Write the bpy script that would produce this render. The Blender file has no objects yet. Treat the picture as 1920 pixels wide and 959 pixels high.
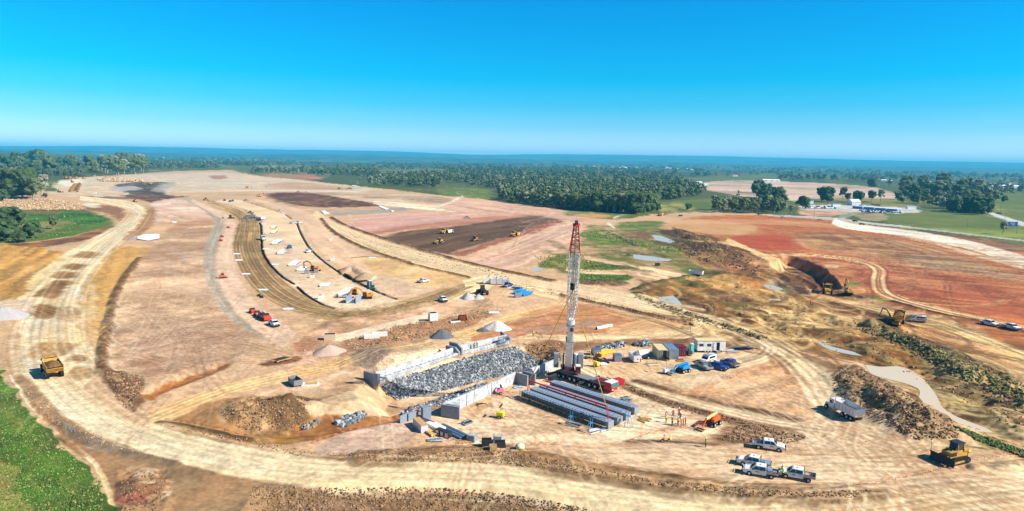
import bpy, bmesh, math, random
import numpy as np
from mathutils import Vector, Matrix
R=math.radians
SC=bpy.context.scene
COL=SC.collection
# ---------------- camera ----------------
CAMH=50.0; FPX=1280.0; PITCH=R(8.07); ROLL=R(1.0)
_f=Vector((0,math.cos(PITCH),-math.sin(PITCH))); _r=Vector((1,0,0)); _u=Vector((0,math.sin(PITCH),math.cos(PITCH)))
_R=_r*math.cos(ROLL)+_u*math.sin(ROLL); _U=-_r*math.sin(ROLL)+_u*math.cos(ROLL)
cd=bpy.data.cameras.new('camera'); cam=bpy.data.objects.new('camera',cd); COL.objects.link(cam)
m=Matrix(((_R.x,_U.x,-_f.x,0),(_R.y,_U.y,-_f.y,0),(_R.z,_U.z,-_f.z,CAMH),(0,0,0,1)))
cam.matrix_world=m
cd.sensor_width=36; cd.lens=36*FPX/1920; cd.clip_end=60000; cd.clip_start=1
SC.camera=cam
# ---------------- light ----------------
SUN_EL=R(37); SUN_DX,SUN_DY=0.955,-0.297
w=bpy.data.worlds.new('World'); SC.world=w; w.use_nodes=True
nt=w.node_tree; nt.nodes.clear()
sky=nt.nodes.new('ShaderNodeTexSky'); sky.sky_type='NISHITA'; sky.sun_disc=False
sky.sun_elevation=SUN_EL; sky.sun_rotation=math.atan2(SUN_DX,SUN_DY); sky.altitude=50
sky.air_density=1.0; sky.dust_density=0.2; sky.ozone_density=3.0
tco=nt.nodes.new('ShaderNodeTexCoord'); sep=nt.nodes.new('ShaderNodeSeparateXYZ'); nt.links.new(tco.outputs['Generated'],sep.inputs[0])
sca=nt.nodes.new('ShaderNodeMath'); sca.operation='MULTIPLY'; sca.inputs[1].default_value=2.0; nt.links.new(sep.outputs['Z'],sca.inputs[0])
crp=nt.nodes.new('ShaderNodeValToRGB'); nt.links.new(sca.outputs[0],crp.inputs[0]); el=crp.color_ramp.elements
TINT=[(0.0,(1.0,1.08,1.5)),(.03,(.72,.93,1.42)),(.089,(.32,.70,1.04)),(.15,(.11,.64,.94)),(.222,(.012,.642,.92)),(.44,(.007,.60,.98)),(.60,(.08,.42,.72)),(1.0,(.14,.42,.66))]
while len(el)<len(TINT): el.new(.5)
for e_,(p_,c_) in zip(el,TINT): e_.position=p_; e_.color=(*c_,1)
mul=nt.nodes.new('ShaderNodeVectorMath'); mul.operation='MULTIPLY'
bg=nt.nodes.new('ShaderNodeBackground'); bg.inputs[1].default_value=0.104
wo=nt.nodes.new('ShaderNodeOutputWorld')
nt.links.new(sky.outputs[0],mul.inputs[0]); nt.links.new(crp.outputs[0],mul.inputs[1]); nt.links.new(mul.outputs[0],bg.inputs[0]); nt.links.new(bg.outputs[0],wo.inputs[0])
sl=bpy.data.lights.new('sun','SUN'); sl.energy=5.0; sl.angle=R(0.5); sl.color=(1.0,0.955,0.88)
so=bpy.data.objects.new('sun',sl); COL.objects.link(so)
sd=Vector((SUN_DX*math.cos(SUN_EL),SUN_DY*math.cos(SUN_EL),math.sin(SUN_EL)))
so.rotation_euler=sd.to_track_quat('Z','Y').to_euler()
SC.view_settings.view_transform='Standard'; SC.view_settings.look='None'; SC.view_settings.gamma=1
SC.view_settings.exposure=0.76
# ---------------- helpers ----------------
def lin(c):
    return tuple(((v/255)/12.92 if v<=10.3 else ((v/255+0.055)/1.055)**2.4) for v in c)
def ray(px,py):
    return (_f*FPX+_R*(px-960)-_U*(py-479.5)).normalized()
def W(px,py,z=0.0):
    d=ray(px,py)
    if d.z>-0.0012: d.z=-0.0012
    t=(CAMH-z)/-d.z
    return (d.x*t,d.y*t)
def Wn(p):
    return np.array([W(a[0],a[1]) for a in p])
rng=np.random.RandomState(7)
_T=rng.rand(16,256,256)
def vn(x,y,s=0):
    t=_T[s%16]; xf=np.floor(x); yf=np.floor(y); fx=x-xf; fy=y-yf
    xi=xf.astype(np.int64)&255; yi=yf.astype(np.int64)&255; x1=(xi+1)&255; y1=(yi+1)&255
    fx=fx*fx*(3-2*fx); fy=fy*fy*(3-2*fy)
    return (t[xi,yi]*(1-fx)+t[x1,yi]*fx)*(1-fy)+(t[xi,y1]*(1-fx)+t[x1,y1]*fx)*fy
def fbm(x,y,wl,octv=4,s=0,sp=None,gain=0.5):
    o=0.0;a=1.0;n=0.0
    for k in range(octv):
        f=2.0**k/wl
        v=vn(x*f+17.3*k+s*3.1,y*f+9.7*k,s+k)-0.5
        if sp is not None: v=v*np.clip(wl/2.0**k/(1.5*sp),0,1)
        o=o+v*a; n+=a; a*=gain
    return o/n*1.7      # about -0.5..0.5
def smooth(pts,n=6):
    P=[tuple(map(float,p)) for p in pts]
    if len(P)<3: return P
    P=[P[0]]+P+[P[-1]]; out=[]
    for i in range(1,len(P)-2):
        p0,p1,p2,p3=[np.array(q) for q in P[i-1:i+3]]
        for k in range(n):
            t=k/n
            out.append(tuple(0.5*((2*p1)+(-p0+p2)*t+(2*p0-5*p1+4*p2-p3)*t*t+(-p0+3*p1-3*p2+p3)*t**3)))
    out.append(P[-2]); return out
def inpoly(x,y,P):
    c=np.zeros(len(x),bool); n=len(P); j=n-1
    for i in range(n):
        xi,yi=P[i]; xj,yj=P[j]
        if yi!=yj:
            m=((yi>y)!=(yj>y))&(x<(xj-xi)*(y-yi)/(yj-yi)+xi); c^=m
        j=i
    return c
def dline(x,y,P,closed=False,want_s=False):
    d=np.full(len(x),1e18); s=np.zeros(len(x)) ; acc=0.0
    n=len(P); rngi=range(n if closed else n-1)
    for i in rngi:
        ax,ay=P[i]; bx,by=P[(i+1)%n]; dx,dy=bx-ax,by-ay; L2=dx*dx+dy*dy+1e-12
        t=np.clip(((x-ax)*dx+(y-ay)*dy)/L2,0,1)
        q=(x-ax-t*dx)**2+(y-ay-t*dy)**2
        if want_s:
            m=q<d; L=math.sqrt(L2); s[m]=acc+t[m]*L; d[m]=q[m]; acc+=L
        else: d=np.minimum(d,q)
    return (np.sqrt(d),s) if want_s else np.sqrt(d)
# ---------------- terrain description ----------------
COLF=[]; HF=[]
def poly(c,pts,soft=0.8,a=1.0,c2=None,ns=14,st=None,sw=3.0,sa=0.10,wp=1.5,sm=True,na=0.08):
    COLF.append(('p',c,smooth(list(pts)+[pts[0]],4) if sm else pts,soft,a,c2,ns,st,sw,sa,wp,na))
def rib(c,pts,soft=0.6,a=1.0,sn=7,sa=0.13,c2=None,wp=0.6,bd=None,bh=0):
    COLF.append(('r',c,smooth(pts,5),soft,a,sn,sa,c2,wp))
    if bd: bermsides(pts,bd,bh)
def bermsides(pts,c,h,sides=(1,-1),w=1.0):
    S=smooth(pts,3)
    for sg in sides:
        e=[]
        for i in range(len(S)):
            a=S[max(i-1,0)]; b=S[min(i+1,len(S)-1)]
            dx,dy=b[0]-a[0],b[1]-a[1]; L=math.hypot(dx,dy)+1e-9
            hw=S[i][2]/2
            e.append((S[i][0]-dy/L*hw*sg,S[i][1]+dx/L*hw*sg))
        berm(e,w,h,c)
def berm(pts,w,h,c,a=1.0,sm=False,jag=0.8,c2=None):
    p=smooth(pts,4) if sm else pts
    c=tuple(v*.86 for v in c) if c else c
    if c is not None: COLF.append(('b',c,p,w,a,c2))
    HF.append(('b',p,w*0.8,h*.7,jag))
def carve(pts,z,wd,noise=0.3): HF.append(('c',pts,z,wd,noise))
def trench(pts,w,z,c=(38,30,24)):  # near-black default colour paints the shadow inside the trench
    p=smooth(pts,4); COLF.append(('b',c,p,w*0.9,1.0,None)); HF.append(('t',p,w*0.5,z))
def mound(px,py,rx,ry,h,rot=0,jag=0.3,c=None,c2=None,a=1.0):
    HF.append(('m',px,py,rx,ry,h*.62,rot,jag))
    if c: COLF.append(('m',c,px,py,rx,ry,rot,a,c2))
def rough(pts,amp,wl,soft=3): amp*=.6; HF.append(('n',pts,amp,wl,soft))
def box_mask(F,P,pad):
    mn=P.min(0)-pad; mx=P.max(0)+pad
    return np.nonzero((F.X>mn[0])&(F.X<mx[0])&(F.Y>mn[1])&(F.Y<mx[1]))[0]
class Fld: pass
def ribpoly(pts):
    L=[];Rr=[]
    for i in range(len(pts)):
        a=pts[max(i-1,0)]; b=pts[min(i+1,len(pts)-1)]
        dx,dy=b[0]-a[0],b[1]-a[1]; l=math.hypot(dx,dy)+1e-9; hw=pts[i][2]/2
        L.append((pts[i][0]-dy/l*hw,pts[i][1]+dx/l*hw)); Rr.append((pts[i][0]+dy/l*hw,pts[i][1]-dx/l*hw))
    return Wn(L),Wn(Rr),Wn([(p[0],p[1]) for p in pts])
def colors(F):
    kd=np.clip(F.Y/150,0.7,12)
    w1=fbm(F.X,F.Y,6,3,3); w2=fbm(F.X,F.Y,6,3,9)
    for ft in COLF:
        k=ft[0]
        if k=='p':
            _,c,pts,soft,a,c2,ns,st,sw,sa,wp,na=ft
            P=Wn(pts); far=max(1,np.clip(P[:,1].mean()/150,1,20))
            I=box_mask(F,P,(soft+wp)*3*far)
            if not len(I): continue
            x=F.X[I]+w1[I]*wp*1.5*kd[I]**.5; y=F.Y[I]+w2[I]*wp*1.5*kd[I]**.9
            ins=inpoly(x,y,P); d=dline(x,y,P,True)*np.where(ins,1,-1)
            al=np.clip(0.5+d/(1.1*soft*kd[I]),0,1)
            n=fbm(x,y,ns,4,5,F.S[I])
            C=np.tile(np.array(c,float),(len(I),1))
            if c2 is not None:
                m=np.clip(0.5+n*2.2,0,1)[:,None]; C=C*(1-m)+np.array(c2,float)*m
            if st is not None:
                A=W(*st[0]);B=W(*st[1]); dx,dy=B[0]-A[0],B[1]-A[1]; l=math.hypot(dx,dy); dx/=l;dy/=l
                u=(x*dx+y*dy); v=(-x*dy+y*dx)
                q=fbm(u/14,v,sw,3,11,F.S[I]/3)
                C*=(1+q*2*sa)[:,None]
            C*=(1+n*2*na)[:,None]
            al=(al*a)[:,None]; F.C[I]=F.C[I]*(1-al)+C*al
        elif k=='r':
            _,c,pts,soft,a,sn,sa,c2,wp=ft
            L,Rr,Ce=ribpoly(pts); P=np.vstack([L,Rr[::-1]]); far=max(1,np.clip(P[:,1].mean()/150,1,12))
            I=box_mask(F,P,soft*3*far)
            if not len(I): continue
            x=F.X[I]+w1[I]*wp*1.2*kd[I]**.4; y=F.Y[I]+w2[I]*wp*1.2*kd[I]**.6
            ins=inpoly(x,y,P); dl=dline(x,y,L); dr=dline(x,y,Rr); _,s=dline(x,y,Ce,False,True)
            t=np.where(ins,dl/(dl+dr+1e-6),0)
            d=np.minimum(dl,dr)*np.where(ins,1,-1)
            al=np.clip(0.5+d/(1.1*soft*kd[I]),0,1)
            q=(vn(t*sn,s/50.0,2)-0.5)+0.6*(vn(t*sn*2.7+5,s/25.0,4)-0.5)
            n=fbm(x,y,16,3,6,F.S[I])
            C=np.tile(np.array(c,float),(len(I),1))
            if c2 is not None:
                m=np.clip(0.4+n*1.5+q*0.9,0,1)[:,None]; C=C*(1-m)+np.array(c2,float)*m
            C*=(1+q*2*sa*1.05+n*0.10)[:,None]
            al=(al*a)[:,None]; F.C[I]=F.C[I]*(1-al)+C*al
        elif k=='b':
            _,c,pts,wd,a,c2=ft; P=Wn(pts)
            I=box_mask(F,P,wd*3)
            if not len(I): continue
            x=F.X[I]+w1[I]*wd*0.8; y=F.Y[I]+w2[I]*wd*0.8
            d=dline(x,y,P); al=np.clip(1.5-d/np.maximum(wd,F.Y[I]*0.0006),0,1)
            n=fbm(x,y,3,3,7,F.S[I])
            C=np.tile(np.array(c,float),(len(I),1))
            if c2 is not None:
                m=np.clip(0.5+n*2.2,0,1)[:,None]; C=C*(1-m)+np.array(c2,float)*m
            C*=(1+n*0.3)[:,None]
            al=(al*a)[:,None]; F.C[I]=F.C[I]*(1-al)+C*al
        elif k=='m':
            _,c,px,py,rx,ry,rot,a,c2=ft
            x0,y0=W(px,py); I=box_mask(F,np.array([[x0,y0]]),max(rx,ry)*1.6)
            if not len(I): continue
            x=F.X[I]-x0+w1[I]*rx*.5; y=F.Y[I]-y0+w2[I]*ry*.5; cr,sr=math.cos(rot),math.sin(rot)
            r=np.sqrt(((x*cr+y*sr)/rx)**2+((-x*sr+y*cr)/ry)**2)
            al=np.clip((1.1-r)*4,0,1)*a; n=fbm(F.X[I],F.Y[I],4,3,8,F.S[I])
            C=np.tile(np.array(c,float),(len(I),1))
            if c2 is not None:
                m=np.clip(0.5+n*2.2,0,1)[:,None]; C=C*(1-m)+np.array(c2,float)*m
            C*=(1+n*.25)[:,None]; al=al[:,None]; F.C[I]=F.C[I]*(1-al)+C*al
_HC=[None]
def heights(F):
    F.Z[:]=0
    if _HC[0] is None:
        out=[]
        for ft in HF:
            if ft[0]=='f': out.append(np.array(ft[1],float))
            elif ft[0] in 'bt': out.append(Wn(ft[1]))
            elif ft[0]=='c': out.append(np.array([W(q[0],q[1],ft[2]) for q in ft[1]]))
            elif ft[0]=='n': out.append(Wn(ft[1]))
            else: out.append(np.array([W(ft[1],ft[2])]))
        _HC[0]=out
    near=np.clip((700-F.Y)/400,0,1)
    F.Z+=fbm(F.X,F.Y,9,3,12,F.S)*0.10*near
    for ft,P in zip(HF,_HC[0]):
        k=ft[0]
        if k=='b':
            _,pts,wd,h,jag=ft; I=box_mask(F,P,wd*3)
            if not len(I): continue
            x,y=F.X[I],F.Y[I]
            d=dline(x+fbm(x,y,4,2,1)*wd*0.5,y+fbm(x,y,4,2,2)*wd*0.5,P); p=np.clip(1-(d/(wd*1.6))**2,0,1)
            F.Z[I]+=p*h*(1+jag*fbm(x,y,2.2,3,4,F.S[I])*.9)
        elif k=='t':
            _,pts,wd,z=ft; I=box_mask(F,P,wd*3+3)
            if not len(I): continue
            d=dline(F.X[I],F.Y[I],P); w=np.maximum(wd,F.Y[I]*0.0010)
            F.Z[I]+=np.clip((w*1.25-d)/(w*0.4),0,1)*z
        elif k=='c':
            _,pts,z,wd,nz=ft; I=box_mask(F,P,wd*1.4)
            if not len(I): continue
            x,y=F.X[I],F.Y[I]; ins=inpoly(x,y,P); d=dline(x,y,P,True)
            d=d+fbm(x,y,8,3,3,F.S[I])*nz*4
            g=np.where(ins,1.0,np.clip(1-d/wd,0,1)); F.Z[I]+=g*z
        elif k=='n':
            _,pts,amp,wl,soft=ft; I=box_mask(F,P,soft)
            if not len(I): continue
            x,y=F.X[I],F.Y[I]; ins=inpoly(x,y,P); d=dline(x,y,P,True)*np.where(ins,1,-1)
            g=np.clip(d/soft,0,1); n=fbm(x,y,wl,4,10,F.S[I],0.5)
            F.Z[I]+=g*amp*(0.22+n*.8-np.abs(n)*.3)
        elif k=='f':
            _,pts,z,soft=ft; I=box_mask(F,P,soft*1.5)
            if not len(I): continue
            x,y=F.X[I],F.Y[I]; ins=inpoly(x,y,P); d=dline(x,y,P,True); g=np.where(ins,1.0,np.clip(1-d/soft,0,1)); F.Z[I]=F.Z[I]*(1-g)+z*g
        else:
            _,px,py,rx,ry,h,rot,jag=ft; x0,y0=P[0]; I=box_mask(F,P,max(rx,ry)*1.3)
            if not len(I): continue
            x=F.X[I]-x0;y=F.Y[I]-y0;cr,sr=math.cos(rot),math.sin(rot)
            r=np.sqrt(((x*cr+y*sr)/rx)**2+((-x*sr+y*cr)/ry)**2)*(1+jag*.6*fbm(F.X[I],F.Y[I],rx*.8,3,2))
            p=np.clip(1-r,0,1); p=p*(1.3-.3*p)
            F.Z[I]+=h*p*(1+jag*fbm(F.X[I],F.Y[I],2.5,3,13,F.S[I])*.8)
def gz(x,y):
    F=Fld(); F.X=np.array([float(x)]);F.Y=np.array([float(y)]);F.Z=np.zeros(1);F.S=np.array([max(.2,y*y*.0009/50)])
    heights(F); return float(F.Z[0])
def G(px,py):
    x,y=Gv(np.array([float(px)]),np.array([float(py)])); return Vector((float(x[0]),float(y[0]),gz(x[0],y[0])))
def Gv(px,py):     # first hit of the sight line with the ground
    a=px-960;b=-(py-479.5); cr,sr=math.cos(ROLL),math.sin(ROLL); X=a*cr-b*sr; U=a*sr+b*cr
    Y=FPX*math.cos(PITCH)+U*math.sin(PITCH); Z=-FPX*math.sin(PITCH)+U*math.cos(PITCH); Z=np.minimum(Z,-.0012*FPX)
    t=(CAMH-7.0)/-Z; t1=(CAMH+7.0)/-Z; n=56; hit=np.zeros(len(X),bool); rx=X*t1;ry=Y*t1; pt=t.copy()
    for k in range(n+1):
        tt=t+(t1-t)*k/n; x=X*tt;y=Y*tt; under=(CAMH+Z*tt)<=gzv(x,y); new=under&~hit
        if new.any():
            lo=pt.copy();hi=tt.copy()
            for _ in range(7):
                m=(lo+hi)/2; u=(CAMH+Z*m)<=gzv(X*m,Y*m); hi=np.where(u,m,hi); lo=np.where(u,lo,m)
            rx=np.where(new,X*hi,rx);ry=np.where(new,Y*hi,ry); hit|=new
        pt=tt
        if hit.all(): break
    return rx,ry
def gzv(x,y):
    u=x/np.maximum(y,70); i=np.clip(np.searchsorted(UU,u)-1,0,nu-2); tu=np.clip((u-UU[i])/(UU[i+1]-UU[i]),0,1)
    j=np.clip(np.searchsorted(-YY,-y)-1,0,nv-2); tv=np.clip((YY[j]-y)/(YY[j]-YY[j+1]),0,1); Z=F.Z
    A=Z[j*nu+i]*(1-tu)+Z[j*nu+i+1]*tu; B=Z[(j+1)*nu+i]*(1-tu)+Z[(j+1)*nu+i+1]*tu
    return A*(1-tv)+B*tv
# ---------------- ground zones (traced corners are projected to the flat ground, then kept in metres) ----------------
SAND=(220,187,150); PALE=(240,222,190); PINK=(222,188,168); TAN=(205,172,130); BRN=(150,118,86); DKB=(108,80,60); OCH=(204,160,92)
# farmland seen beyond the works
poly((118,132,78),[(330,300),(560,296),(620,300),(620,330),(560,340),(420,326),(280,322),(300,308)],c2=(140,138,92),ns=60)
poly((120,140,70),[(600,303),(700,304),(700,312),(600,312)],c2=(95,120,60),ns=60)
poly((178,110,80),[(500,326),(560,325),(598,331),(600,336),(540,334),(500,331)],c2=(200,150,120),ns=30)
poly((130,146,70),[(820,353),(880,353),(926,358),(930,372),(880,372),(820,362)],c2=(120,150,62),ns=60)
poly((150,150,92),[(712,318),(760,315),(830,318),(835,326),(770,326),(715,330)],c2=(120,130,80),ns=40)
poly((120,142,66),[(1230,380),(1330,373),(1420,370),(1470,372),(1470,392),(1330,393),(1240,398)],c2=(140,155,80),ns=60)
poly((112,130,74),[(1260,338),(1340,330),(1460,328),(1460,342),(1280,350)],c2=(130,140,90),ns=60)
poly((196,172,152),[(1290,345),(1380,338),(1440,340),(1560,345),(1640,352),(1690,368),(1700,378),(1640,378),(1500,378),(1420,372),(1330,358)],c2=(212,186,168),ns=70,st=((1400,360),(1600,362)),sw=9)
poly((235,232,225),[(1300,345),(1325,344),(1325,348),(1300,348)],na=.02)
poly((112,140,72),[(1440,320),(1560,324),(1680,332),(1700,338),(1560,336),(1440,330)],c2=(100,130,70),ns=90)
poly((122,148,70),[(1720,372),(1780,366),(1860,362),(1920,362),(1920,440),(1850,412),(1780,398)],c2=(138,158,78),ns=60)
poly((118,128,70),[(1500,372),(1700,376),(1720,395),(1640,398),(1500,394)],c2=(140,140,85),ns=40)
rp=random.Random(77)
def patches(n,region,cols,r0,r1,al=.7):
    P=np.array(region,float); k=0
    while k<n:
        x,y=rp.uniform(P[:,0].min(),P[:,0].max()),rp.uniform(P[:,1].min(),P[:,1].max())
        if not inpoly(np.array([x]),np.array([y]),P)[0]: continue
        k+=1; rx=rp.uniform(r0,r1); ry=rx*rp.uniform(.10,.22); sk=rp.uniform(.2,.5)
        poly(rp.choice(cols),[(x-rx,y-rx*sk),(x-rx*.2,y-ry-rx*sk*.3),(x+rx,y+rx*sk),(x+rx*.3,y+ry+rx*sk*.3),(x-rx*.5,y+ry*.6-rx*sk*.4)],a=al*rp.uniform(.6,1),soft=.8,wp=2.5,c2=None,na=.25)
patches(26,[(1230,380),(1470,372),(1470,392),(1240,398)],[(160,156,96),(96,116,56),(186,164,120)],14,40,.6)
patches(40,[(280,300),(560,296),(700,303),(1100,312),(1500,318),(1900,336),(1900,345),(1500,330),(1100,320),(700,312),(400,326),(280,322)],[(140,138,90),(92,108,56),(160,150,104),(118,128,66)],20,60,.6)
# main site body
poly(SAND,[(-260,360),(0,376),(90,344),(150,332),(258,326),(330,321),(430,319),(480,330),(560,337),(640,347),(700,352),(840,368),(900,373),(960,382),(1040,390),(1090,402),(1130,404),(1240,402),(1330,396),(1440,402),(1560,410),(1640,424),(1920,462),(2400,520),(2600,1100),(1920,1100),(0,1100),(-600,1100),(-600,500)],c2=(204,170,138),ns=45,sm=False,wp=2,na=.12,soft=1.2)
# upper-left yard
poly((222,206,184),[(95,345),(150,334),(250,328),(330,326),(420,324),(500,332),(600,342),(700,354),(640,362),(500,360),(330,362),(160,370),(90,362)],c2=(214,188,160),ns=60,st=((100,345),(400,345)),sw=8)
poly((236,226,206),[(108,340),(150,336),(152,345),(120,350)],na=.03)
poly((94,84,76),[(215,346),(260,342),(320,343),(300,352),(305,366),(250,366),(225,356)],c2=(120,105,92),ns=14)
poly((172,166,158),[(205,352),(250,349),(262,356),(215,358)],c2=(190,190,190),ns=14)
poly((178,172,162),[(282,358),(300,346),(330,342),(305,360)],a=.8)
poly((104,78,60),[(220,366),(320,366),(318,376),(300,384),(262,374)],c2=(140,104,80),ns=16)
poly((96,78,58),[(160,368),(250,370),(340,368),(340,371),(240,374),(160,371)],a=.6)
poly((95,118,60),[(85,346),(105,342),(96,350),(108,358),(84,358)])
poly((152,92,72),[(390,330),(420,329),(425,335),(400,336)],a=.5)
poly((172,126,100),[(500,345),(560,342),(640,350),(660,356),(560,356),(500,352)],a=.45,c2=(190,140,110),ns=30)
# left grass island
poly((104,128,58),[(-200,420),(-60,404),(0,394),(30,394),(150,394),(190,404),(214,416),(196,428),(110,446),(50,454),(-60,458),(-300,470)],c2=(140,134,84),ns=22,wp=1,soft=1)
poly((62,112,40),[(20,402),(60,396),(120,394),(180,404),(206,414),(150,422),(118,410),(70,414),(30,408)],c2=(86,130,50),ns=14)
poly((84,124,48),[(84,436),(140,424),(190,424),(160,436),(110,446)],c2=(110,128,58),a=.8)
poly((160,104,70),[(40,397),(110,396),(112,400),(50,401)],a=.8)
poly((120,84,60),[(-250,470),(-60,458),(60,455),(150,440),(210,424),(222,430),(180,446),(80,464),(-60,478),(-250,500)],c2=(168,112,72),ns=10,a=.9)
poly((164,128,92),[(150,394),(165,384),(222,388),(232,400),(222,416),(205,402)],c2=(150,112,80),ns=12)
poly((238,228,208),[(155,381),(185,381),(188,389),(165,389)],a=.8)
# pale haul road, upper part
rib((238,224,196),[(150,372,8),(190,376,9),(235,384,14),(262,396,20),(262,408,22),(240,428,26),(212,446,36),(185,468,50),(150,500,70),(118,540,88),(98,590,104),(92,640,120),(110,690,130),(150,735,110)],sn=9,sa=.14,c2=(222,198,158))
poly((206,165,100),[(-420,480),(-60,455),(30,462),(100,470),(122,478),(96,512),(40,560),(0,585),(-200,620),(-420,640)],c2=(190,148,84),ns=16,st=((0,570),(110,480)),sw=2.5,sa=.16)
poly((240,222,180),[(60,520),(130,470),(165,470),(118,520),(60,580),(20,600)],a=.65,st=((40,580),(150,470)),sw=2)
poly((210,168,96),[(215,462),(262,464),(300,470),(262,490),(238,520),(220,560),(208,610),(190,640),(160,650),(150,600),(160,540),(185,500)],c2=(196,150,80),ns=14,st=((170,620),(240,480)),sw=2.5,sa=.12,a=.85)
poly((232,212,176),[(150,600),(170,540),(186,540),(172,620),(200,670),(170,680)],a=.7,c2=(214,186,140))
for (x,y,rx,ry,al) in [(164,478,24,7,.55),(140,500,20,6,.6),(122,516,24,7,.6),(112,534,22,8,.7),(92,550,26,10,.7),(85,584,26,14,.75),(130,590,22,14,.35),(100,650,44,9,.5),(90,664,40,9,.45),(145,672,16,6,.6),(150,700,30,12,.4)]:
    poly((138,102,62),[(x-rx*1.2,y+ry*.6),(x-rx*.3,y-ry),(x+rx,y-ry*.5),(x+rx*.6,y+ry*.8),(x-rx*.2,y+ry)],a=min(1,al+.25),c2=(158,120,76),soft=1.2,wp=1)
poly((214,192,172),[(-60,575),(20,562),(70,566),(50,590),(0,602),(-60,606)],a=.9)
# wide swirl between upper road and field
poly((224,188,162),[(285,380),(330,372),(380,384),(410,398),(412,410),(370,416),(330,416),(290,420),(270,418),(285,400)],c2=(232,206,190),ns=24,st=((300,380),(400,410)),sw=3)
poly((192,150,110),[(262,418),(278,392),(292,392),(288,420),(262,440),(232,452)],c2=(160,122,84),ns=8)
poly((176,126,94),[(315,430),(350,416),(400,412),(412,408),(405,420),(370,432),(310,450)],a=.6,c2=(196,150,120),ns=14)
# left field
poly((204,168,136),[(292,450),(330,432),(380,424),(412,424),(404,460),(398,490),(402,530),(420,570),(450,605),(485,630),(505,645),(470,660),(420,690),(340,712),(290,722),(250,712),(212,692),(196,662),(200,620),(214,575),(232,532),(256,492)],c2=(214,182,150),ns=26,st=((210,700),(470,640)),sw=3,sa=.10,wp=2.5,soft=2,na=.12)
poly((176,138,112),[(225,660),(260,590),(300,570),(330,600),(300,650),(360,640),(430,620),(440,650),(340,690),(270,700)],a=.35,c2=(168,126,98),ns=20,soft=5)
poly((184,138,108),[(285,500),(300,470),(330,455),(335,480),(310,520),(280,540)],a=.4,soft=4)
poly((226,206,196),[(196,660),(198,600),(212,560),(226,560),(214,620),(214,680),(232,720),(212,716)],a=.8,c2=(210,196,190),ns=8)
poly((234,212,188),[(214,690),(240,702),(275,718),(240,716),(218,706)],a=.7)
berm([(262,484),(236,518),(215,560),(203,610),(194,660),(196,690),(206,706)],1.4,.8,(146,112,74),sm=True)
# gravel strip, pink strip, brown haul road
rib((196,184,166),[(345,372,6),(385,392,10),(412,414,16),(404,440,20),(394,470,22),(394,510,22),(408,550,22),(432,585,20),(466,612,18),(505,632,14)],c2=(170,160,146),sn=5,sa=.12)
rib((232,202,176),[(360,376,6),(400,396,10),(428,412,16),(434,440,26),(424,470,32),(426,510,36),(442,550,38),(474,590,40),(520,622,40),(545,640,36)],sn=5,sa=.05,c2=(224,192,166))
rib((168,138,98),[(388,378,6),(430,392,14),(462,408,30),(466,430,46),(462,460,50),(474,494,50),(500,530,46),(540,560,38),(590,580,32),(650,588,26),(720,582,20),(790,566,16),(860,542,14),(920,522,12)],sn=12,sa=.16,c2=(192,162,116),bd=None)
# laydown between trenches
poly((226,200,170),[(400,378),(452,376),(556,414),(572,445),(600,478),(640,512),(672,535),(745,562),(728,576),(640,584),(575,556),(520,512),(496,466),(492,430),(470,402)],c2=(232,208,180),ns=20,wp=.6,na=.06)
poly((238,212,164),[(452,380),(520,398),(560,440),(590,480),(560,478),(540,440),(500,410),(440,386)],a=.5,soft=3)
poly((212,182,146),[(560,500),(610,490),(640,520),(600,525)],a=.5,c2=(196,160,120),ns=5)
trench([(394,376),(440,388),(470,400),(487,418),(490,440),(492,470),(505,495),(530,520),(551,533)],.65,-1.5)
trench([(556,538),(575,554),(600,569),(626,579)],.65,-1.5)
trench([(452,376),(480,384),(527,399)],.5,-1.4); trench([(533,402),(546,411)],.5,-1.4)
trench([(556,418),(565,440),(580,465),(606,490),(640,514)],.55,-1.6); trench([(643,514),(655,522),(668,526)],1.6,-2.2)
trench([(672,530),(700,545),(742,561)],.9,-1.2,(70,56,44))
berm([(646,508),(664,505),(690,520),(676,526)],2.6,1.6,(150,124,92),c2=(120,98,72),sm=True)
poly((196,160,120),[(640,500),(700,505),(740,530),(690,535)],a=.5,c2=(170,140,110),ns=5,soft=2)
# right of the trenches
poly((230,200,172),[(470,372),(560,392),(600,408),(640,450),(720,490),(770,510),(830,535),(740,560),(680,528),(620,488),(580,450),(565,418),(500,385)],c2=(220,186,156),ns=30,st=((600,420),(760,540)),sw=4,sa=.06)
poly((226,188,134),[(668,484),(720,484),(790,492),(850,505),(888,520),(850,532),(800,540),(740,520),(700,508)],c2=(234,200,150),ns=16)
berm([(662,484),(700,482),(760,488),(772,492)],1.0,.5,(140,96,64),sm=True)
# upper fields
poly((112,80,58),[(497,364),(540,361),(600,364),(660,372),(712,384),(690,388),(620,389),(570,387),(520,377)],c2=(124,90,66),ns=40,st=((560,365),(700,385)),sw=4,sa=.08,soft=2)
poly((178,152,128),[(560,361),(640,360),(740,362),(830,370),(860,380),(820,390),(760,388),(700,381),(620,368)],c2=(206,180,152),ns=60,st=((640,362),(840,380)),sw=5,sa=.12)
poly((196,166,136),[(560,392),(620,392),(700,390),(760,384),(770,392),(700,398),(600,404)],c2=(206,176,148),ns=30)
poly((176,168,160),[(610,405),(640,398),(700,394),(760,388),(790,390),(740,398),(650,404)],c2=(160,156,152),ns=20,a=.8)
rib((236,218,190),[(700,380,6),(770,386,9),(830,392,8),(900,396,6),(960,396,5)],sn=5); rib((232,216,196),[(820,390,5),(845,380,5),(868,369,5)],sn=4)
poly((220,182,160),[(870,372),(960,384),(1040,394),(1100,408),(1080,420),(1000,410),(880,400),(830,392),(850,378)],c2=(210,170,148),ns=60,st=((870,375),(1060,400)),sw=6)
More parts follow.
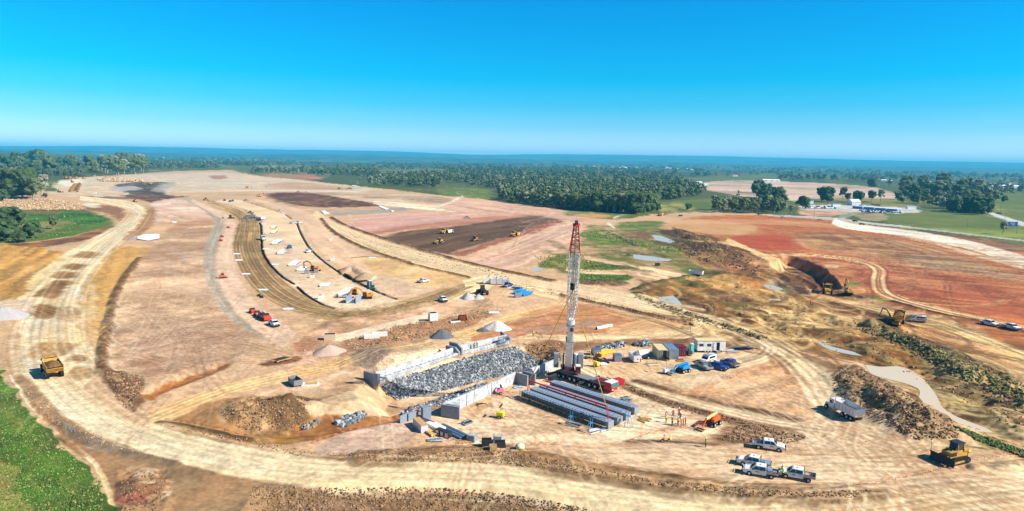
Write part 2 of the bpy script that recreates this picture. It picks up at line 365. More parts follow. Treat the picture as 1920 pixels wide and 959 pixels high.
poly((222,180,168),[(640,420),(700,404),(800,398),(900,402),(960,404),(900,412),(780,424),(700,436)],c2=(212,168,150),ns=40,st=((700,430),(960,404)),sw=5,sa=.08)
poly((180,124,102),[(690,434),(780,422),(900,408),(960,404),(1020,405),(900,418),(760,432),(700,440)],a=.7,st=((700,440),(900,410)),sw=3)
poly((124,98,74),[(716,446),(760,434),(840,426),(930,414),(990,406),(1040,410),(1044,418),(980,436),(920,454),(860,470),(846,478),(800,470),(750,456)],c2=(112,86,68),ns=30,st=((760,450),(960,415)),sw=4,sa=.16,soft=2)
poly((152,92,72),[(850,476),(930,452),(1000,428),(1046,414),(1052,420),(990,440),(920,462),(870,480)],a=.8,st=((850,476),(1000,428)),sw=2)
poly((226,192,170),[(872,484),(930,466),(1000,438),(1054,418),(1096,420),(1090,440),(1060,462),(1000,488),(950,505),(900,496)],c2=(214,176,152),ns=24,st=((900,490),(1080,425)),sw=2.5,sa=.12)
# vegetation strip with ditches, middle right
poly((128,128,72),[(1020,490),(1080,462),(1100,425),(1140,424),(1240,428),(1300,450),(1290,470),(1330,500),(1360,520),(1300,530),(1230,520),(1180,500),(1100,515),(1050,510)],c2=(176,150,110),ns=16,wp=3,soft=2)
poly((92,124,46),[(1090,440),(1110,430),(1150,440),(1200,455),(1250,455),(1280,470),(1262,476),(1190,462),(1120,456)],c2=(120,140,62),ns=10)
poly((126,128,60),[(1010,492),(1050,478),(1060,500),(1020,502)],c2=(104,120,50)); poly((100,126,48),[(1085,488),(1130,492),(1180,505),(1120,508),(1085,503)],c2=(124,134,66))
poly((74,122,40),[(1082,514),(1120,511),(1180,517),(1188,522),(1160,528),(1110,532),(1084,526)],c2=(96,138,52),ns=10)
poly((104,132,54),[(1060,396),(1120,394),(1180,400),(1220,402),(1160,412),(1100,408),(1060,404)],c2=(140,140,84),ns=20)
poly((104,134,60),[(1160,418),(1220,414),(1250,420),(1220,430),(1165,428)],c2=(140,134,84))
poly((216,166,112),[(1070,404),(1110,400),(1148,406),(1110,410)],a=.8)
poly((120,90,72),[(1168,438),(1210,436),(1230,446),(1180,448)],a=.8,c2=(140,110,88),ns=6)
poly((98,124,56),[(1280,505),(1320,502),(1360,516),(1340,522),(1290,514)],c2=(122,134,66)); poly((96,122,58),[(1310,445),(1345,444),(1346,452),(1315,452)])
mound(1135,531,11,8,2.2,c=(134,104,78),c2=(100,80,60))
berm([(1128,432),(1160,444),(1195,462)],1.6,1.0,(120,116,104),c2=(80,84,70),sm=True)
berm([(1112,500),(1150,500),(1200,505),(1230,512)],2.0,1.0,(120,98,80),sm=True)
rib((226,196,162),[(1060,504,8),(1100,510,8),(1190,512,9),(1250,524,12),(1225,538,14),(1180,548,14)],sn=4); rib((224,194,160),[(1096,484,6),(1160,494,7),(1220,506,8),(1290,520,8)],sn=4)
rib((238,236,232),[(1172,402,3),(1160,405,3),(1150,410,3)],a=.8); rib((236,236,232),[(1140,418,5),(1152,428,4)],a=.8); rib((206,208,208),[(1056,495,2),(1062,488,2),(1076,486,2)],sn=2)
# right: red earth side
poly((196,132,86),[(1330,404),(1440,404),(1560,414),(1640,430),(1760,460),(2000,500),(2100,760),(1920,664),(1800,604),(1680,575),(1590,545),(1560,520),(1500,488),(1440,482),(1380,456),(1300,450),(1260,420)],c2=(178,112,72),ns=30,wp=3,st=((1400,420),(1800,480)),sw=4,sa=.12,soft=2)
poly((222,184,140),[(1240,420),(1310,412),(1420,424),(1400,440),(1330,440),(1270,436)],c2=(200,156,110),ns=14,a=.9,soft=2)
poly((236,196,150),[(1250,412),(1440,412),(1600,424),(1560,428),(1400,420),(1260,420)],a=.5,c2=(206,160,124),ns=20)
poly((196,98,66),[(1366,446),(1440,440),(1500,448),(1540,466),(1440,470),(1390,460)],c2=(176,84,56),ns=16,a=.85)
poly((150,110,78),[(1480,440),(1560,436),(1680,450),(1760,470),(1860,500),(1800,512),(1700,500),(1640,480),(1560,472),(1500,462)],c2=(186,148,108),ns=16,st=((1500,440),(1560,480)),sw=5,sa=.14,a=.9,soft=3)
poly((176,172,152),[(1690,480),(1760,478),(1840,498),(1920,520),(1920,530),(1800,510),(1720,498)],a=.55,c2=(150,130,104),ns=12)
poly((186,104,74),[(1500,486),(1600,484),(1650,498),(1700,500),(1860,530),(1920,560),(1920,598),(1800,580),(1700,560),(1648,548),(1600,530),(1520,505)],c2=(164,90,62),ns=20,wp=3,a=.8,st=((1660,510),(1900,590)),sw=5,sa=.14,soft=3)
poly((206,160,120),[(1660,515),(1740,520),(1800,540),(1760,545),(1680,535)],a=.5,soft=4,c2=(190,130,100),ns=10)
poly((210,150,98),[(1545,492),(1590,494),(1600,520),(1560,512)],a=.7,soft=2); poly((236,226,206),[(1548,497),(1572,499),(1570,502),(1550,501)],wp=.2)
poly((212,160,116),[(1640,595),(1740,606),(1800,640),(1860,660),(1920,690),(1920,720),(1800,670),(1700,640),(1650,618)],c2=(226,180,130),ns=12,st=((1700,610),(1900,690)),sw=3)
poly((140,92,68),[(1560,420),(1680,432),(1800,440),(1920,462),(1920,474),(1800,456),(1640,436)],a=.7,c2=(110,84,66),ns=20)
poly((226,200,184),[(1576,424),(1680,428),(1790,448),(1740,448),(1640,436)],a=.6)
# rough sandy creek land
poly((214,174,108),[(1195,545),(1230,530),(1300,522),(1380,512),(1430,500),(1470,520),(1510,560),(1560,592),(1650,612),(1700,645),(1800,690),(1920,742),(2100,800),(2100,900),(1920,820),(1820,800),(1740,760),(1690,720),(1610,680),(1540,655),(1480,640),(1400,612),(1330,590),(1250,575)],c2=(140,106,62),ns=7,wp=3,soft=2,na=.3,sa=.25,st=((1300,560),(1700,700)),sw=2.5)
poly((226,196,142),[(1320,535),(1400,528),(1440,560),(1480,600),(1400,590),(1340,560)],a=.6,c2=(210,166,104),ns=8,soft=4)
poly((132,92,56),[(1260,550),(1340,565),(1440,600),(1520,640),(1420,612),(1300,580)],a=.45,c2=(170,130,80),ns=6,soft=3)
poly((200,190,172),[(1440,520),(1500,530),(1510,548),(1460,556),(1438,545)],a=.6,c2=(160,146,126),ns=6)
poly((206,120,84),[(1545,590),(1630,600),(1650,625),(1590,620)],a=.6,c2=(180,130,80),ns=8)
poly((232,204,170),[(1480,560),(1560,600),(1600,620),(1540,620),(1500,592)],a=.6,soft=3,c2=(206,160,110),ns=8)
poly((150,112,84),[(1350,455),(1400,480),(1440,498),(1400,520),(1330,495),(1300,470)],c2=(196,150,100),ns=8,a=.9)
poly((96,74,54),[(1330,455),(1372,462),(1394,486),(1365,488),(1335,470)],c2=(130,100,74),ns=4); 
mound(1352,470,20,30,3.5,rot=.4,jag=.7,c=(110,86,64),c2=(84,66,50)); mound(1270,438,14,22,2.5,jag=.7,c=(120,92,66),c2=(90,70,52)); mound(1305,447,16,16,2.5,jag=.7,c=(130,100,72),c2=(92,72,52))
poly((96,92,60),[(1600,600),(1660,604),(1690,622),(1760,650),(1860,690),(1920,720),(2100,770),(2100,850),(1920,770),(1840,735),(1760,690),(1690,650),(1620,625)],c2=(134,120,86),ns=6,wp=3,soft=1.5,na=.25)
poly((74,72,50),[(1640,615),(1700,632),(1780,664),(1740,668),(1660,634)],a=.6,c2=(100,96,66),ns=5)
rough([(1600,600),(1690,618),(1860,688),(2100,770),(2100,860),(1840,740),(1690,652),(1620,628)],6.5,8)
rough([(1200,548),(1300,525),(1430,500),(1560,590),(1650,612),(1920,742),(2100,800),(2100,900),(1870,810),(1760,720),(1610,670),(1480,630),(1330,585)],5.0,9)
rough([(1260,425),(1310,440),(1430,490),(1420,515),(1330,495),(1250,470)],5.5,12)
poly((70,80,44),[(1230,560),(1300,585),(1390,612),(1420,626),(1380,618),(1290,592),(1230,572)],c2=(110,104,60),ns=5)
poly((60,66,44),[(1800,725),(1850,740),(1920,764),(2000,800),(1920,796),(1850,770)],c2=(90,86,60),ns=4,a=.9)
berm([(1190,545),(1215,535),(1260,525),(1330,515),(1390,520)],1.8,1.2,(104,84,62),c2=(90,96,54),sm=True)
berm([(1195,550),(1220,562),(1300,590),(1370,612),(1430,634)],1.8,.9,(82,92,50),c2=(120,100,66),sm=True)
# pit beside the cut road
carve([(1478,498),(1500,504),(1528,520),(1548,540),(1558,560),(1532,562),(1518,545),(1498,526),(1468,508)],-4.5,4)
carve([(1456,512),(1490,524),(1514,540),(1522,552),(1508,554),(1480,536),(1458,522)],-5.5,3.5)
poly((74,54,40),[(1464,488),(1500,489),(1545,507),(1575,533),(1582,552),(1562,552),(1550,534),(1524,514),(1492,498),(1470,494)],c2=(104,78,56),ns=4)  # shade of the right-hand bank painted dark into the soil colour
poly((64,50,40),[(1455,510),(1490,522),(1514,540),(1520,553),(1500,550),(1470,530)],c2=(84,62,46),ns=5)  # bank shadow in the deeper pit, put into the ground colour
rib((230,196,138),[(1362,450,8),(1400,468,10),(1440,484,10),(1480,500,12),(1512,518,14),(1530,538,20),(1538,556,22),(1580,566,12),(1640,582,11),(1690,595,12),(1740,602,22),(1800,622,24),(1860,646,24),(1960,690,28),(2060,740,30)],sn=6,sa=.12)
rib((238,204,158),[(1440,480,5),(1500,478,5),(1560,482,6),(1620,492,9),(1648,506,14),(1646,526,18),(1654,548,18),(1690,564,14),(1760,582,12),(1840,600,11),(1960,626,12)],sn=7,sa=.30,c2=(216,172,126)); 
berm([(1560,569),(1620,584),(1676,600)],1.6,.8,(84,58,42),sm=True); berm([(1675,566),(1760,588),(1840,604),(1960,632)],1.4,.6,(70,50,40),sm=True)
poly((110,138,56),[(1590,528),(1615,530),(1606,538),(1590,536)],wp=.5); poly((116,140,58),[(1622,552),(1650,560),(1670,566),(1650,566),(1622,556)],wp=.5)
mound(1590,556,6,5,2.5,jag=.6,c=(70,52,42),c2=(96,70,54)); mound(1668,606,6,6,2.6,jag=.6,c=(76,62,50)); mound(1713,598,4,5,2.4,jag=.5,c=(128,84,60))
patches(40,[(1720,372),(1860,362),(1920,362),(1920,440),(1850,412),(1760,400),(1660,404),(1700,424),(1920,455)],[(150,146,88),(96,112,56),(168,156,104),(120,134,62)],16,50,.6)
# white gravel road and sealed access
rib((190,190,186),[(1440,404,3),(1560,410,4),(1640,420,4),(1760,432,4),(1930,452,5)],sn=3,sa=.05)
rib((198,200,202),[(1572,412,10),(1586,404,12),(1600,398,12),(1640,394,8),(1720,398,8)],sn=4,sa=.05,c2=(186,190,196))
poly((200,198,196),[(1500,386),(1560,384),(1620,386),(1720,392),(1712,402),(1640,398),(1560,396),(1500,393)],c2=(212,206,198),ns=14)
rib((240,230,216),[(1562,414,12),(1590,424,12),(1660,433,11),(1730,442,12),(1800,456,15),(1860,472,18),(1960,504,22),(2100,550,24)],sn=5,sa=.07)
rib((226,206,180),[(1752,456,3),(1800,470,6),(1860,486,7),(1960,512,8)],sn=4,sa=.1)
rib((206,206,208),[(1846,396,5),(1880,408,7),(1930,424,9),(2050,455,11)],sn=4,sa=.04)
poly((122,142,68),[(1660,404),(1720,399),(1790,402),(1850,410),(1920,432),(1980,450),(1920,450),(1800,436),(1700,424),(1655,412)],c2=(140,150,76),ns=24)
poly((176,160,132),[(1600,404),(1655,400),(1662,412),(1625,414)],a=.9)
poly((196,150,120),[(1500,394),(1560,396),(1590,398),(1560,406),(1500,403)],c2=(212,178,150),ns=12)
# central haul roads
rib((240,214,174),[(590,398,10),(612,416,14),(650,438,20),(710,460,22),(780,482,24),(850,500,24),(910,514,22),(1000,532,24),(1080,546,28),(1150,560,30),(1240,578,32),(1330,600,34),(1400,628,38),(1460,660,46),(1510,700,60),(1540,740,70),(1570,790,90)],sn=8,sa=.10,c2=(228,196,156))
berm([(602,410),(620,430),(650,450),(700,472),(780,498),(860,516),(890,524)],1.5,.8,(140,104,66),sm=True)
berm([(622,408),(650,424),(720,448),(800,472),(870,492),(960,512),(1040,528)],1.7,1.1,(134,104,72),sm=True)
berm([(960,533),(1060,556),(1150,576),(1240,596),(1310,612)],1.5,.9,(126,92,62),sm=True)
rib((240,212,164),[(1075,552,18),(1058,572,20),(1010,588,18),(960,600,18),(900,620,20),(860,634,22),(790,648,20),(730,658,18),(660,680,20),(560,700,22),(440,728,22),(340,764,24),(280,786,30)],sn=7,sa=.12,c2=(216,176,122))
rib((240,214,170),[(870,532,14),(930,522,16),(880,550,16),(800,580,14),(760,584,12)],sn=6); rib((238,208,164),[(930,528,14),(1000,545,14),(1048,556,12)],sn=5)
rib((242,216,174),[(860,640,14),(960,630,14),(1060,632,14),(1160,634,18),(1260,622,22),(1340,614,26)],sn=6,sa=.1)
rib((238,208,164),[(1060,664,10),(1110,652,14),(1200,640,14),(1300,632,16)],sn=6)
poly((206,150,104),[(960,600),(1080,570),(1180,592),(1290,610),(1220,618),(1120,626),(1000,628),(940,632),(880,640),(900,622)],c2=(188,136,100),ns=14,st=((960,610),(1200,585)),sw=2,sa=.14,wp=2)
poly((184,160,144),[(960,618),(1060,608),(1110,600),(1130,612),(1060,622),(960,628)],a=.6)
poly((232,196,150),[(1130,620),(1200,600),(1300,612),(1250,622),(1150,632)],a=.7)
poly((140,104,78),[(1105,640),(1180,636),(1300,634),(1380,640),(1420,655),(1340,652),(1240,655),(1140,652),(1060,662),(1010,650)],a=.8,c2=(176,138,108),ns=7)
berm([(1110,650),(1160,646),(1240,648),(1300,638)],1.6,.8,(136,108,86),sm=True,a=.6)
# pad, compound, loops
poly((232,204,168),[(1080,660),(1160,650),(1240,652),(1380,652),(1410,668),(1395,690),(1330,715),(1260,740),(1180,715),(1110,700)],c2=(222,186,148),ns=12,na=.1)
poly((226,192,156),[(880,790),(960,730),(1010,700),(1080,690),(1160,715),(1230,740),(1300,762),(1360,790),(1320,815),(1200,825),(1060,830),(960,835),(800,830),(740,815),(790,795)],c2=(232,204,174),ns=14,na=.1,st=((900,800),(1250,780)),sw=2)
poly((244,232,208),[(1130,800),(1160,790),(1180,775),(1210,755),(1246,760),(1260,775),(1240,800),(1200,818),(1150,828),(1120,820)],c2=(238,222,192),soft=2,ns=6,na=.03)
rib((240,216,180),[(1090,690,12),(1140,712,18),(1200,728,22),(1270,748,22),(1360,772,22),(1440,790,22),(1540,806,30)],sn=6,sa=.10)
berm([(1160,716),(1190,730),(1240,752),(1290,766),(1350,782),(1400,795),(1450,806)],1.6,1.1,(120,92,66),sm=True,c2=(96,72,54)); berm([(1200,716),(1250,730),(1330,750),(1430,774),(1500,790)],1.4,.7,(126,96,70),sm=True)
poly((222,184,146),[(1260,735),(1360,712),(1420,690),(1460,680),(1500,705),(1520,740),(1500,780),(1420,765),(1330,745)],c2=(206,160,120),ns=14,st=((1300,745),(1480,690)),sw=1.6,sa=.16)
rib((242,216,180),[(1240,700,14),(1320,690,20),(1390,680,22),(1436,664,26),(1440,648,22),(1400,634,20)],sn=6,sa=.1)
poly((170,146,130),[(1345,825),(1380,792),(1420,792),(1400,815),(1390,830)],c2=(150,128,116),ns=6)
berm([(1350,822),(1372,800),(1390,790)],1.3,.8,(132,98,66),sm=True)
berm([(1400,800),(1440,808),(1480,815),(1510,822)],2.6,1.5,(140,112,84),sm=True,c2=(110,86,64)); mound(1425,812,7,4,2.4,jag=.6,c=(156,124,92),c2=(116,90,66)); mound(1470,818,8,4,2.0,jag=.6,c=(150,120,90),c2=(112,86,64))
berm([(1180,828),(1240,830),(1330,832),(1400,828)],1.0,.5,(130,102,76),sm=True)
poly((224,194,162),[(1180,836),(1300,832),(1400,832),(1520,826),(1560,860),(1600,900),(1500,905),(1400,905),(1300,895),(1200,880),(1100,862),(1090,845)],c2=(206,170,134),ns=10,st=((1180,850),(1480,850)),sw=1.0,sa=.14)
poly((232,206,174),[(1500,800),(1560,760),(1600,770),(1680,830),(1760,830),(1860,850),(1920,870),(1880,895),(1760,915),(1640,925),(1560,890),(1520,850)],c2=(220,186,152),ns=9,na=.14)
# big pale road, lower part
poly((238,224,192),[(60,700),(100,690),(150,726),(172,752),(215,780),(240,792),(300,800),(345,812),(400,826),(470,840),(520,850),(600,862),(690,868),(780,867),(870,868),(960,872),(1050,884),(1150,901),(1250,917),(1340,928),(1440,934),(1550,938),(1690,928),(1800,905),(1920,880),(2200,860),(2200,1000),(1500,1000),(1200,975),(1080,942),(1000,927),(900,914),(800,909),(700,913),(620,912),(520,903),(430,888),(330,866),(260,847),(200,826),(140,792),(96,756),(72,724)],c2=(230,208,168),ns=30,wp=.6,na=.05,soft=.6)
rib((244,236,214),[(90,720,30),(150,770,34),(240,815,30),(330,838,30),(430,862,28),(520,878,26)],a=.7,sn=6,sa=.04,soft=2)
rib((226,204,166),[(90,705,36),(160,762,42),(260,815,44),(400,858,44),(560,885,40),(760,890,38),(960,896,42),(1160,928,48),(1400,955,44)],a=.5,sn=12,sa=.07,soft=2)
rib((214,186,144),[(1400,955,30),(1600,950,36),(1760,935,40),(1980,912,44)],a=.8,sn=11,sa=.2,soft=3,c2=(232,210,172))
poly((176,140,102),[(1640,912),(1740,905),(1760,925),(1700,938),(1650,932)],a=.6,soft=4); poly((180,146,106),[(1690,955),(1800,930),(1920,922),(2000,925),(1900,948),(1760,965)],a=.55,soft=4)
poly((168,132,96),[(1740,890),(1800,880),(1810,900),(1770,912)],a=.5,soft=4)
berm([(690,858),(760,856),(840,854),(900,850),(960,855),(1020,866),(1100,882),(1180,898),(1260,910),(1340,920),(1440,926),(1540,930),(1640,926)],3.0,.8,(138,108,74),sm=True,c2=(116,88,60))
poly((140,110,78),[(590,856),(700,846),(840,846),(960,842),(1080,866),(1200,892),(1330,908),(1500,918),(1660,922),(1600,936),(1440,934),(1300,924),(1180,906),(1060,886),(960,872),(840,868),(700,868)],c2=(160,128,92),ns=5,wp=.7,soft=.8,na=.16)
berm([(1830,880),(1880,874),(1960,868)],1.4,.8,(150,120,84),sm=True)
# bottom spoil slope
poly((160,134,104),[(470,910),(520,905),(620,914),(700,916),(800,912),(900,917),(1000,930),(1080,946),(1160,965),(1160,1010),(470,1010)],c2=(134,108,80),ns=4,wp=1,soft=.8,na=.2)
poly((184,154,136),[(560,925),(680,925),(700,960),(560,980)],a=.5,c2=(160,130,110),ns=3)
poly((206,178,140),[(940,945),(1060,950),(1080,980),(900,990),(850,960)],a=.5,c2=(180,150,112),ns=3)
carve([(430,1100),(500,948),(620,938),(800,934),(900,938),(1000,952),(1180,990),(1300,1200)],-1.6,2.5,.2)
rough([(480,912),(620,918),(800,915),(1000,932),(1160,970),(1160,1100),(470,1100)],1.1,2.2,1.0)
# left bottom wedge between grass and road
poly((176,146,112),[(40,700),(70,726),(110,772),(160,806),(220,834),(300,858),(420,888),(520,905),(500,930),(470,960),(450,1010),(200,1010),(206,950),(196,905),(160,860),(100,800),(60,758),(30,715)],c2=(160,128,96),ns=8,wp=.6,na=.15)
poly((206,178,130),[(210,770),(240,790)],a=0.01,sm=False) if False else None
rib((222,196,152),[(24,712,6),(60,764,7),(110,812,8),(165,858,9),(198,900,11),(208,950,12),(205,1000,12)],sn=3,soft=.4); rib((238,226,206),[(20,702,4),(52,756,5),(96,800,5),(150,846,4),(185,880,4)],sn=3,soft=.3,a=.8)
poly((150,104,64),[(62,754),(110,800),(160,850),(150,852),(100,812),(56,762)],a=.7)
poly((128,100,80),[(225,905),(265,905),(290,935),(240,955),(218,940)],c2=(150,90,74),ns=2.5,a=.9)
poly((222,196,166),[(250,870),(300,880),(320,920),(280,945),(262,915)],c2=(150,112,80),ns=2,a=.8)
rough([(215,870),(320,880),(330,940),(300,1000),(215,1000)],1.6,2.5,1.0)
poly((148,122,94),[(110,790),(180,824),(250,852),(240,862),(170,842),(110,806)],c2=(170,152,132),ns=3); berm([(110,795),(170,825),(240,852),(330,870)],1.2,.5,(150,132,110),sm=True,a=.6)
# bottom-left paddock
poly((98,122,56),[(-500,690),(-60,690),(0,702),(22,730),(48,772),(80,806),(118,838),(160,872),(190,905),(197,950),(190,1010),(-600,1010)],c2=(74,112,42),ns=5,wp=2,na=.25,soft=.4)
poly((178,160,108),[(0,752),(40,800),(30,812),(0,790)],a=.5,c2=(140,140,70)); poly((190,166,112),[(-40,880),(10,868),(40,910),(46,960),(-40,960)],a=.8,c2=(130,140,64),ns=3)
poly((140,132,78),[(40,800),(90,830),(140,880),(160,930),(110,900),(60,850)],a=.5,c2=(96,130,48),ns=3)
# channel and middle workings
poly((206,170,134),[(300,800),(420,760),(560,720),(700,680),(770,650),(860,640),(900,700),(720,760),(640,800),(560,830),(420,830),(330,812)],c2=(220,190,158),ns=8,na=.14,wp=1.5)
poly((198,160,126),[(520,690),(600,610),(700,590),(800,570),(920,560),(900,600),(820,635),(700,660),(600,680)],c2=(214,178,148),ns=7,na=.16)
poly((236,216,190),[(610,634),(660,622),(740,602),(800,590),(820,596),(760,612),(680,632),(630,640)],soft=.6,wp=.5,na=.06)
poly((180,138,104),[(640,640),(740,615),(830,600),(880,590),(940,580),(930,588),(850,622),(760,640),(660,655)],a=.8,c2=(160,120,90),ns=4,na=.2)
rough([(640,640),(740,612),(870,585),(950,575),(930,590),(850,625),(760,642),(660,656)],1.4,3,2); rough([(580,590),(700,572),(800,560),(860,560),(800,590),(700,605),(620,630)],1.2,3,2)
poly((170,100,66),[(560,640),(600,636),(590,652),(560,660)],a=.5,c2=(196,140,110),ns=4)
poly((150,112,88),[(196,700),(230,696),(262,706),(268,730),(255,764),(240,770),(215,740)],c2=(116,90,66),ns=2.5,na=.3)
rough([(196,698),(240,696),(268,712),(262,770),(240,772),(212,735)],2.2,2.5,1.0)
poly((190,128,70),[(255,748),(300,722),(350,700),(400,684),(430,682),(400,700),(330,726),(280,752)],c2=(160,104,56),ns=4)
carve([(290,740),(350,710),(410,690),(390,702),(330,728)],-.9,3); rough([(360,700),(380,686),(410,676),(430,682),(400,696)],1.4,2,1)
poly((184,142,98),[(305,798),(400,752),(520,745),(600,760),(620,790),(560,812),(470,815),(340,805)],c2=(164,122,82),ns=6,wp=1.2)
poly((166,130,92),[(410,760),(470,742),(530,752),(548,745),(580,748),(560,790),(540,808),(450,800),(405,790)],c2=(190,156,116),ns=3,na=.15)
mound(460,778,9,7,2.4,jag=.5); mound(545,770,6,7,2.4,jag=.5,c=(136,108,76),c2=(106,82,58)); mound(500,778,9,7,2.6,jag=.6)
rough([(405,770),(470,744),(590,745),(570,806),(450,806)],1.3,2.2,1)
poly((226,200,164),[(560,772),(600,756),(680,730),(720,736),(726,756),(680,764),(600,780)],c2=(212,182,146),ns=5); mound(660,764,16,8,1.8,rot=.3,jag=.15)
poly((150,104,62),[(540,795),(600,780),(700,772),(760,760),(830,722),(960,690),(1000,700),(950,722),(870,748),(760,790),(660,815),(560,826)],c2=(176,128,82),ns=6,wp=1)
poly((190,150,92),[(420,815),(520,806),(580,812),(560,830),(440,826)],c2=(160,118,60),ns=4,a=.9)
poly((196,156,98),[(300,786),(340,792),(420,808),(440,820),(400,818),(330,806)],a=.8)
poly((214,188,170),[(590,850),(640,812),(700,790),(760,785),(790,798),(760,830),(700,846)],c2=(196,168,150),ns=5,na=.15)
berm([(300,792),(350,800),(420,815),(470,825)],.7,.4,(120,96,70),sm=True)
poly((172,150,134),[(655,675),(680,652),(720,650),(740,668),(700,690),(670,690)],c2=(140,122,108),ns=3,na=.2); poly((232,206,178),[(700,690),(760,668),(830,655),(845,668),(760,690),(715,700)],a=.8)
mound(700,672,9,10,2.8,jag=.5); mound(790,672,14,10,2.5,rot=.25,jag=.3)
poly((96,72,52),[(486,684),(512,672),(560,668),(556,676),(510,688)],c2=(150,90,50),ns=2,a=.9)
poly((224,196,160),[(955,645),(990,640),(1010,660),(975,675),(955,668)],a=.9); rough([(985,640),(1060,640),(1060,675),(1010,690),(975,665)],2.0,4,2)
poly((150,112,82),[(985,650),(1020,640),(1060,645),(1050,672),(1010,680)],a=.8,c2=(180,140,104),ns=4)
CH=[(722,768),(738,748),(790,740),(850,728),(905,713),(960,700),(1000,690),(1003,700),(960,714),(905,731),(850,752),(800,770),(757,782),(735,786)]
carve([(740,790),(720,772),(640,792),(560,800),(470,816),(540,822),(620,812)],-1.3,4,.1)
carve(CH,-4.0,6.5,.08)
poly((150,122,88),[(1560,690),(1600,684),(1660,715),(1720,752),(1790,790),(1808,812),(1780,826),(1720,826),(1670,800),(1600,770),(1562,730)],c2=(116,92,70),ns=4,na=.25,wp=1)
for a_ in [(1600,716,9,7,2.2),(1640,752,9,7,3.4),(1690,790,10,6,4.4),(1740,806,11,6,4.0),(1700,765,10,8,3.8),(1610,745,7,6,2.0)]: mound(*a_,jag=.55)
rough([(1565,690),(1640,700),(1730,745),(1800,800),(1780,824),(1700,826),(1600,775),(1560,730)],1.6,3,1.5)
poly((92,104,50),[(1790,800),(1840,812),(1920,845),(1960,868),(1900,856),(1830,828)],c2=(130,110,70),ns=4,wp=.6)
poly((150,122,90),[(1440,640),(1520,668),(1580,690),(1640,730),(1600,735),(1560,700),(1500,676)],c2=(116,90,66),ns=4,a=.85); rough([(1500,668),(1580,688),(1640,730),(1590,730)],1.3,3,1)
poly((190,160,110),[(1760,700),(1830,720),(1920,760),(2000,800),(1920,820),(1840,795),(1790,765),(1750,720)],c2=(150,130,84),ns=4,a=.8)
WATER=[[(1622,682),(1650,686),(1690,686),(1720,700),(1738,716),(1756,740),(1768,762),(1796,780),(1860,806),(1826,806),(1768,786),(1740,762),(1722,752),(1724,730),(1700,718),(1660,708),(1632,698)],
[(1188,476),(1220,480),(1260,486),(1250,489),(1215,488),(1190,484)],[(1222,440),(1240,442),(1266,452),(1258,455),(1232,450)],[(1236,556),(1262,553),(1272,562),(1278,572),(1256,566),(1238,562)],[(1430,532),(1455,536),(1468,542),(1440,540)],[(1442,560),(1462,560),(1466,566),(1444,565)],
[(996,503),(1010,500),(1018,504),(1002,508)],[(1530,636),(1560,648),(1600,658),(1618,666),(1590,662),(1550,652)]]
for i,wp_ in enumerate(WATER):
    poly((206,190,160),wp_,soft=1.5,wp=.5,c2=(190,170,130)); 
CREEK=[(1200,548),(1300,528),(1430,508),(1560,595),(1650,618),(1920,745),(1920,815),(1760,730),(1610,670),(1480,635),(1330,588)]
patches(60,CREEK,[(112,84,52),(126,116,66),(104,100,60),(232,204,150),(196,132,72),(90,70,48)],14,46,.85)
patches(24,[(1740,690),(1920,760),(1990,850),(1880,820),(1790,770)],[(112,84,52),(126,116,66),(232,208,160),(90,70,48)],14,40,.85)
patches(26,[(1260,430),(1320,436),(1440,495),(1400,520),(1300,500)],[(96,72,50),(120,110,66),(214,170,116),(170,120,76)],10,34,.8)
patches(40,[(1000,480),(1100,425),(1240,430),(1340,510),(1200,522),(1040,508)],[(150,116,82),(106,112,58),(216,180,140),(92,88,58)],8,30,.6)
patches(30,[(0,710),(150,865),(190,905),(190,955),(0,955)],[(170,156,104),(66,98,40),(150,140,84),(96,130,50)],8,26,.55)
patches(40,[(220,690),(260,520),(300,450),(400,430),(400,540),(480,640),(300,715)],[(222,194,168),(184,148,116),(172,134,104),(226,202,180)],14,44,.4)
# tyre marks
rr=random.Random(5)
def tracks(n,cx,cy,sx,sy,L,c,ang=None,al=.5,wd=.35,curv=.22):
    n=int(n*1.5);al*=.8;wd*=.8;L*=1.3
    for _ in range(n):
        x,y=W(rr.gauss(cx,sx),rr.gauss(cy,sy)); a=rr.uniform(0,6.28) if ang is None else ang+rr.gauss(0,.16)
        pts=[];k=rr.uniform(-curv,curv)/L*3
        for i in range(9): pts.append((x,y)); x+=math.cos(a)*L/8;y+=math.sin(a)*L/8;a+=k*L/8
        for o in (0,1.9):
            q=[(p[0]+o*math.sin(a),p[1]-o*math.cos(a)) for p in pts]
            TRK.append((c,q,wd,al*rr.uniform(.5,1)))
TRK=[]
tracks(60,1620,840,90,30,26,(244,226,198)); tracks(40,1600,850,100,30,24,(176,142,110)); tracks(30,1450,870,60,14,26,(180,148,116),ang=0); tracks(30,1450,870,60,14,26,(240,218,186),ang=0)
tracks(22,1350,700,60,20,24,(240,216,184)); tracks(22,1200,740,60,20,20,(190,152,116)); tracks(30,950,800,90,20,22,(186,150,120)); tracks(30,1000,800,90,20,22,(244,224,196))
tracks(50,330,620,70,60,50,(226,200,184),al=.35); tracks(40,330,620,60,60,50,(160,124,100),al=.35); tracks(50,1000,440,60,30,60,(240,212,190),al=.4,ang=.3,wd=.6); tracks(30,1000,440,60,30,60,(180,138,112),al=.4,ang=.3,wd=.6)
tracks(40,420,345,150,8,120,(240,222,200),al=.4,wd=1.4); tracks(60,1650,520,120,30,70,(224,170,124),al=.4,wd=.7); tracks(50,1650,520,120,30,70,(120,74,54),al=.4,wd=.7)
tracks(30,1000,560,60,20,40,(242,214,178),al=.4); tracks(30,760,520,60,20,50,(242,214,178),al=.4); tracks(40,140,600,50,70,36,(240,220,180),al=.35); tracks(60,800,380,160,14,120,(236,208,186),al=.4,wd=1.2); tracks(40,1420,560,90,30,30,(120,92,60),al=.35)
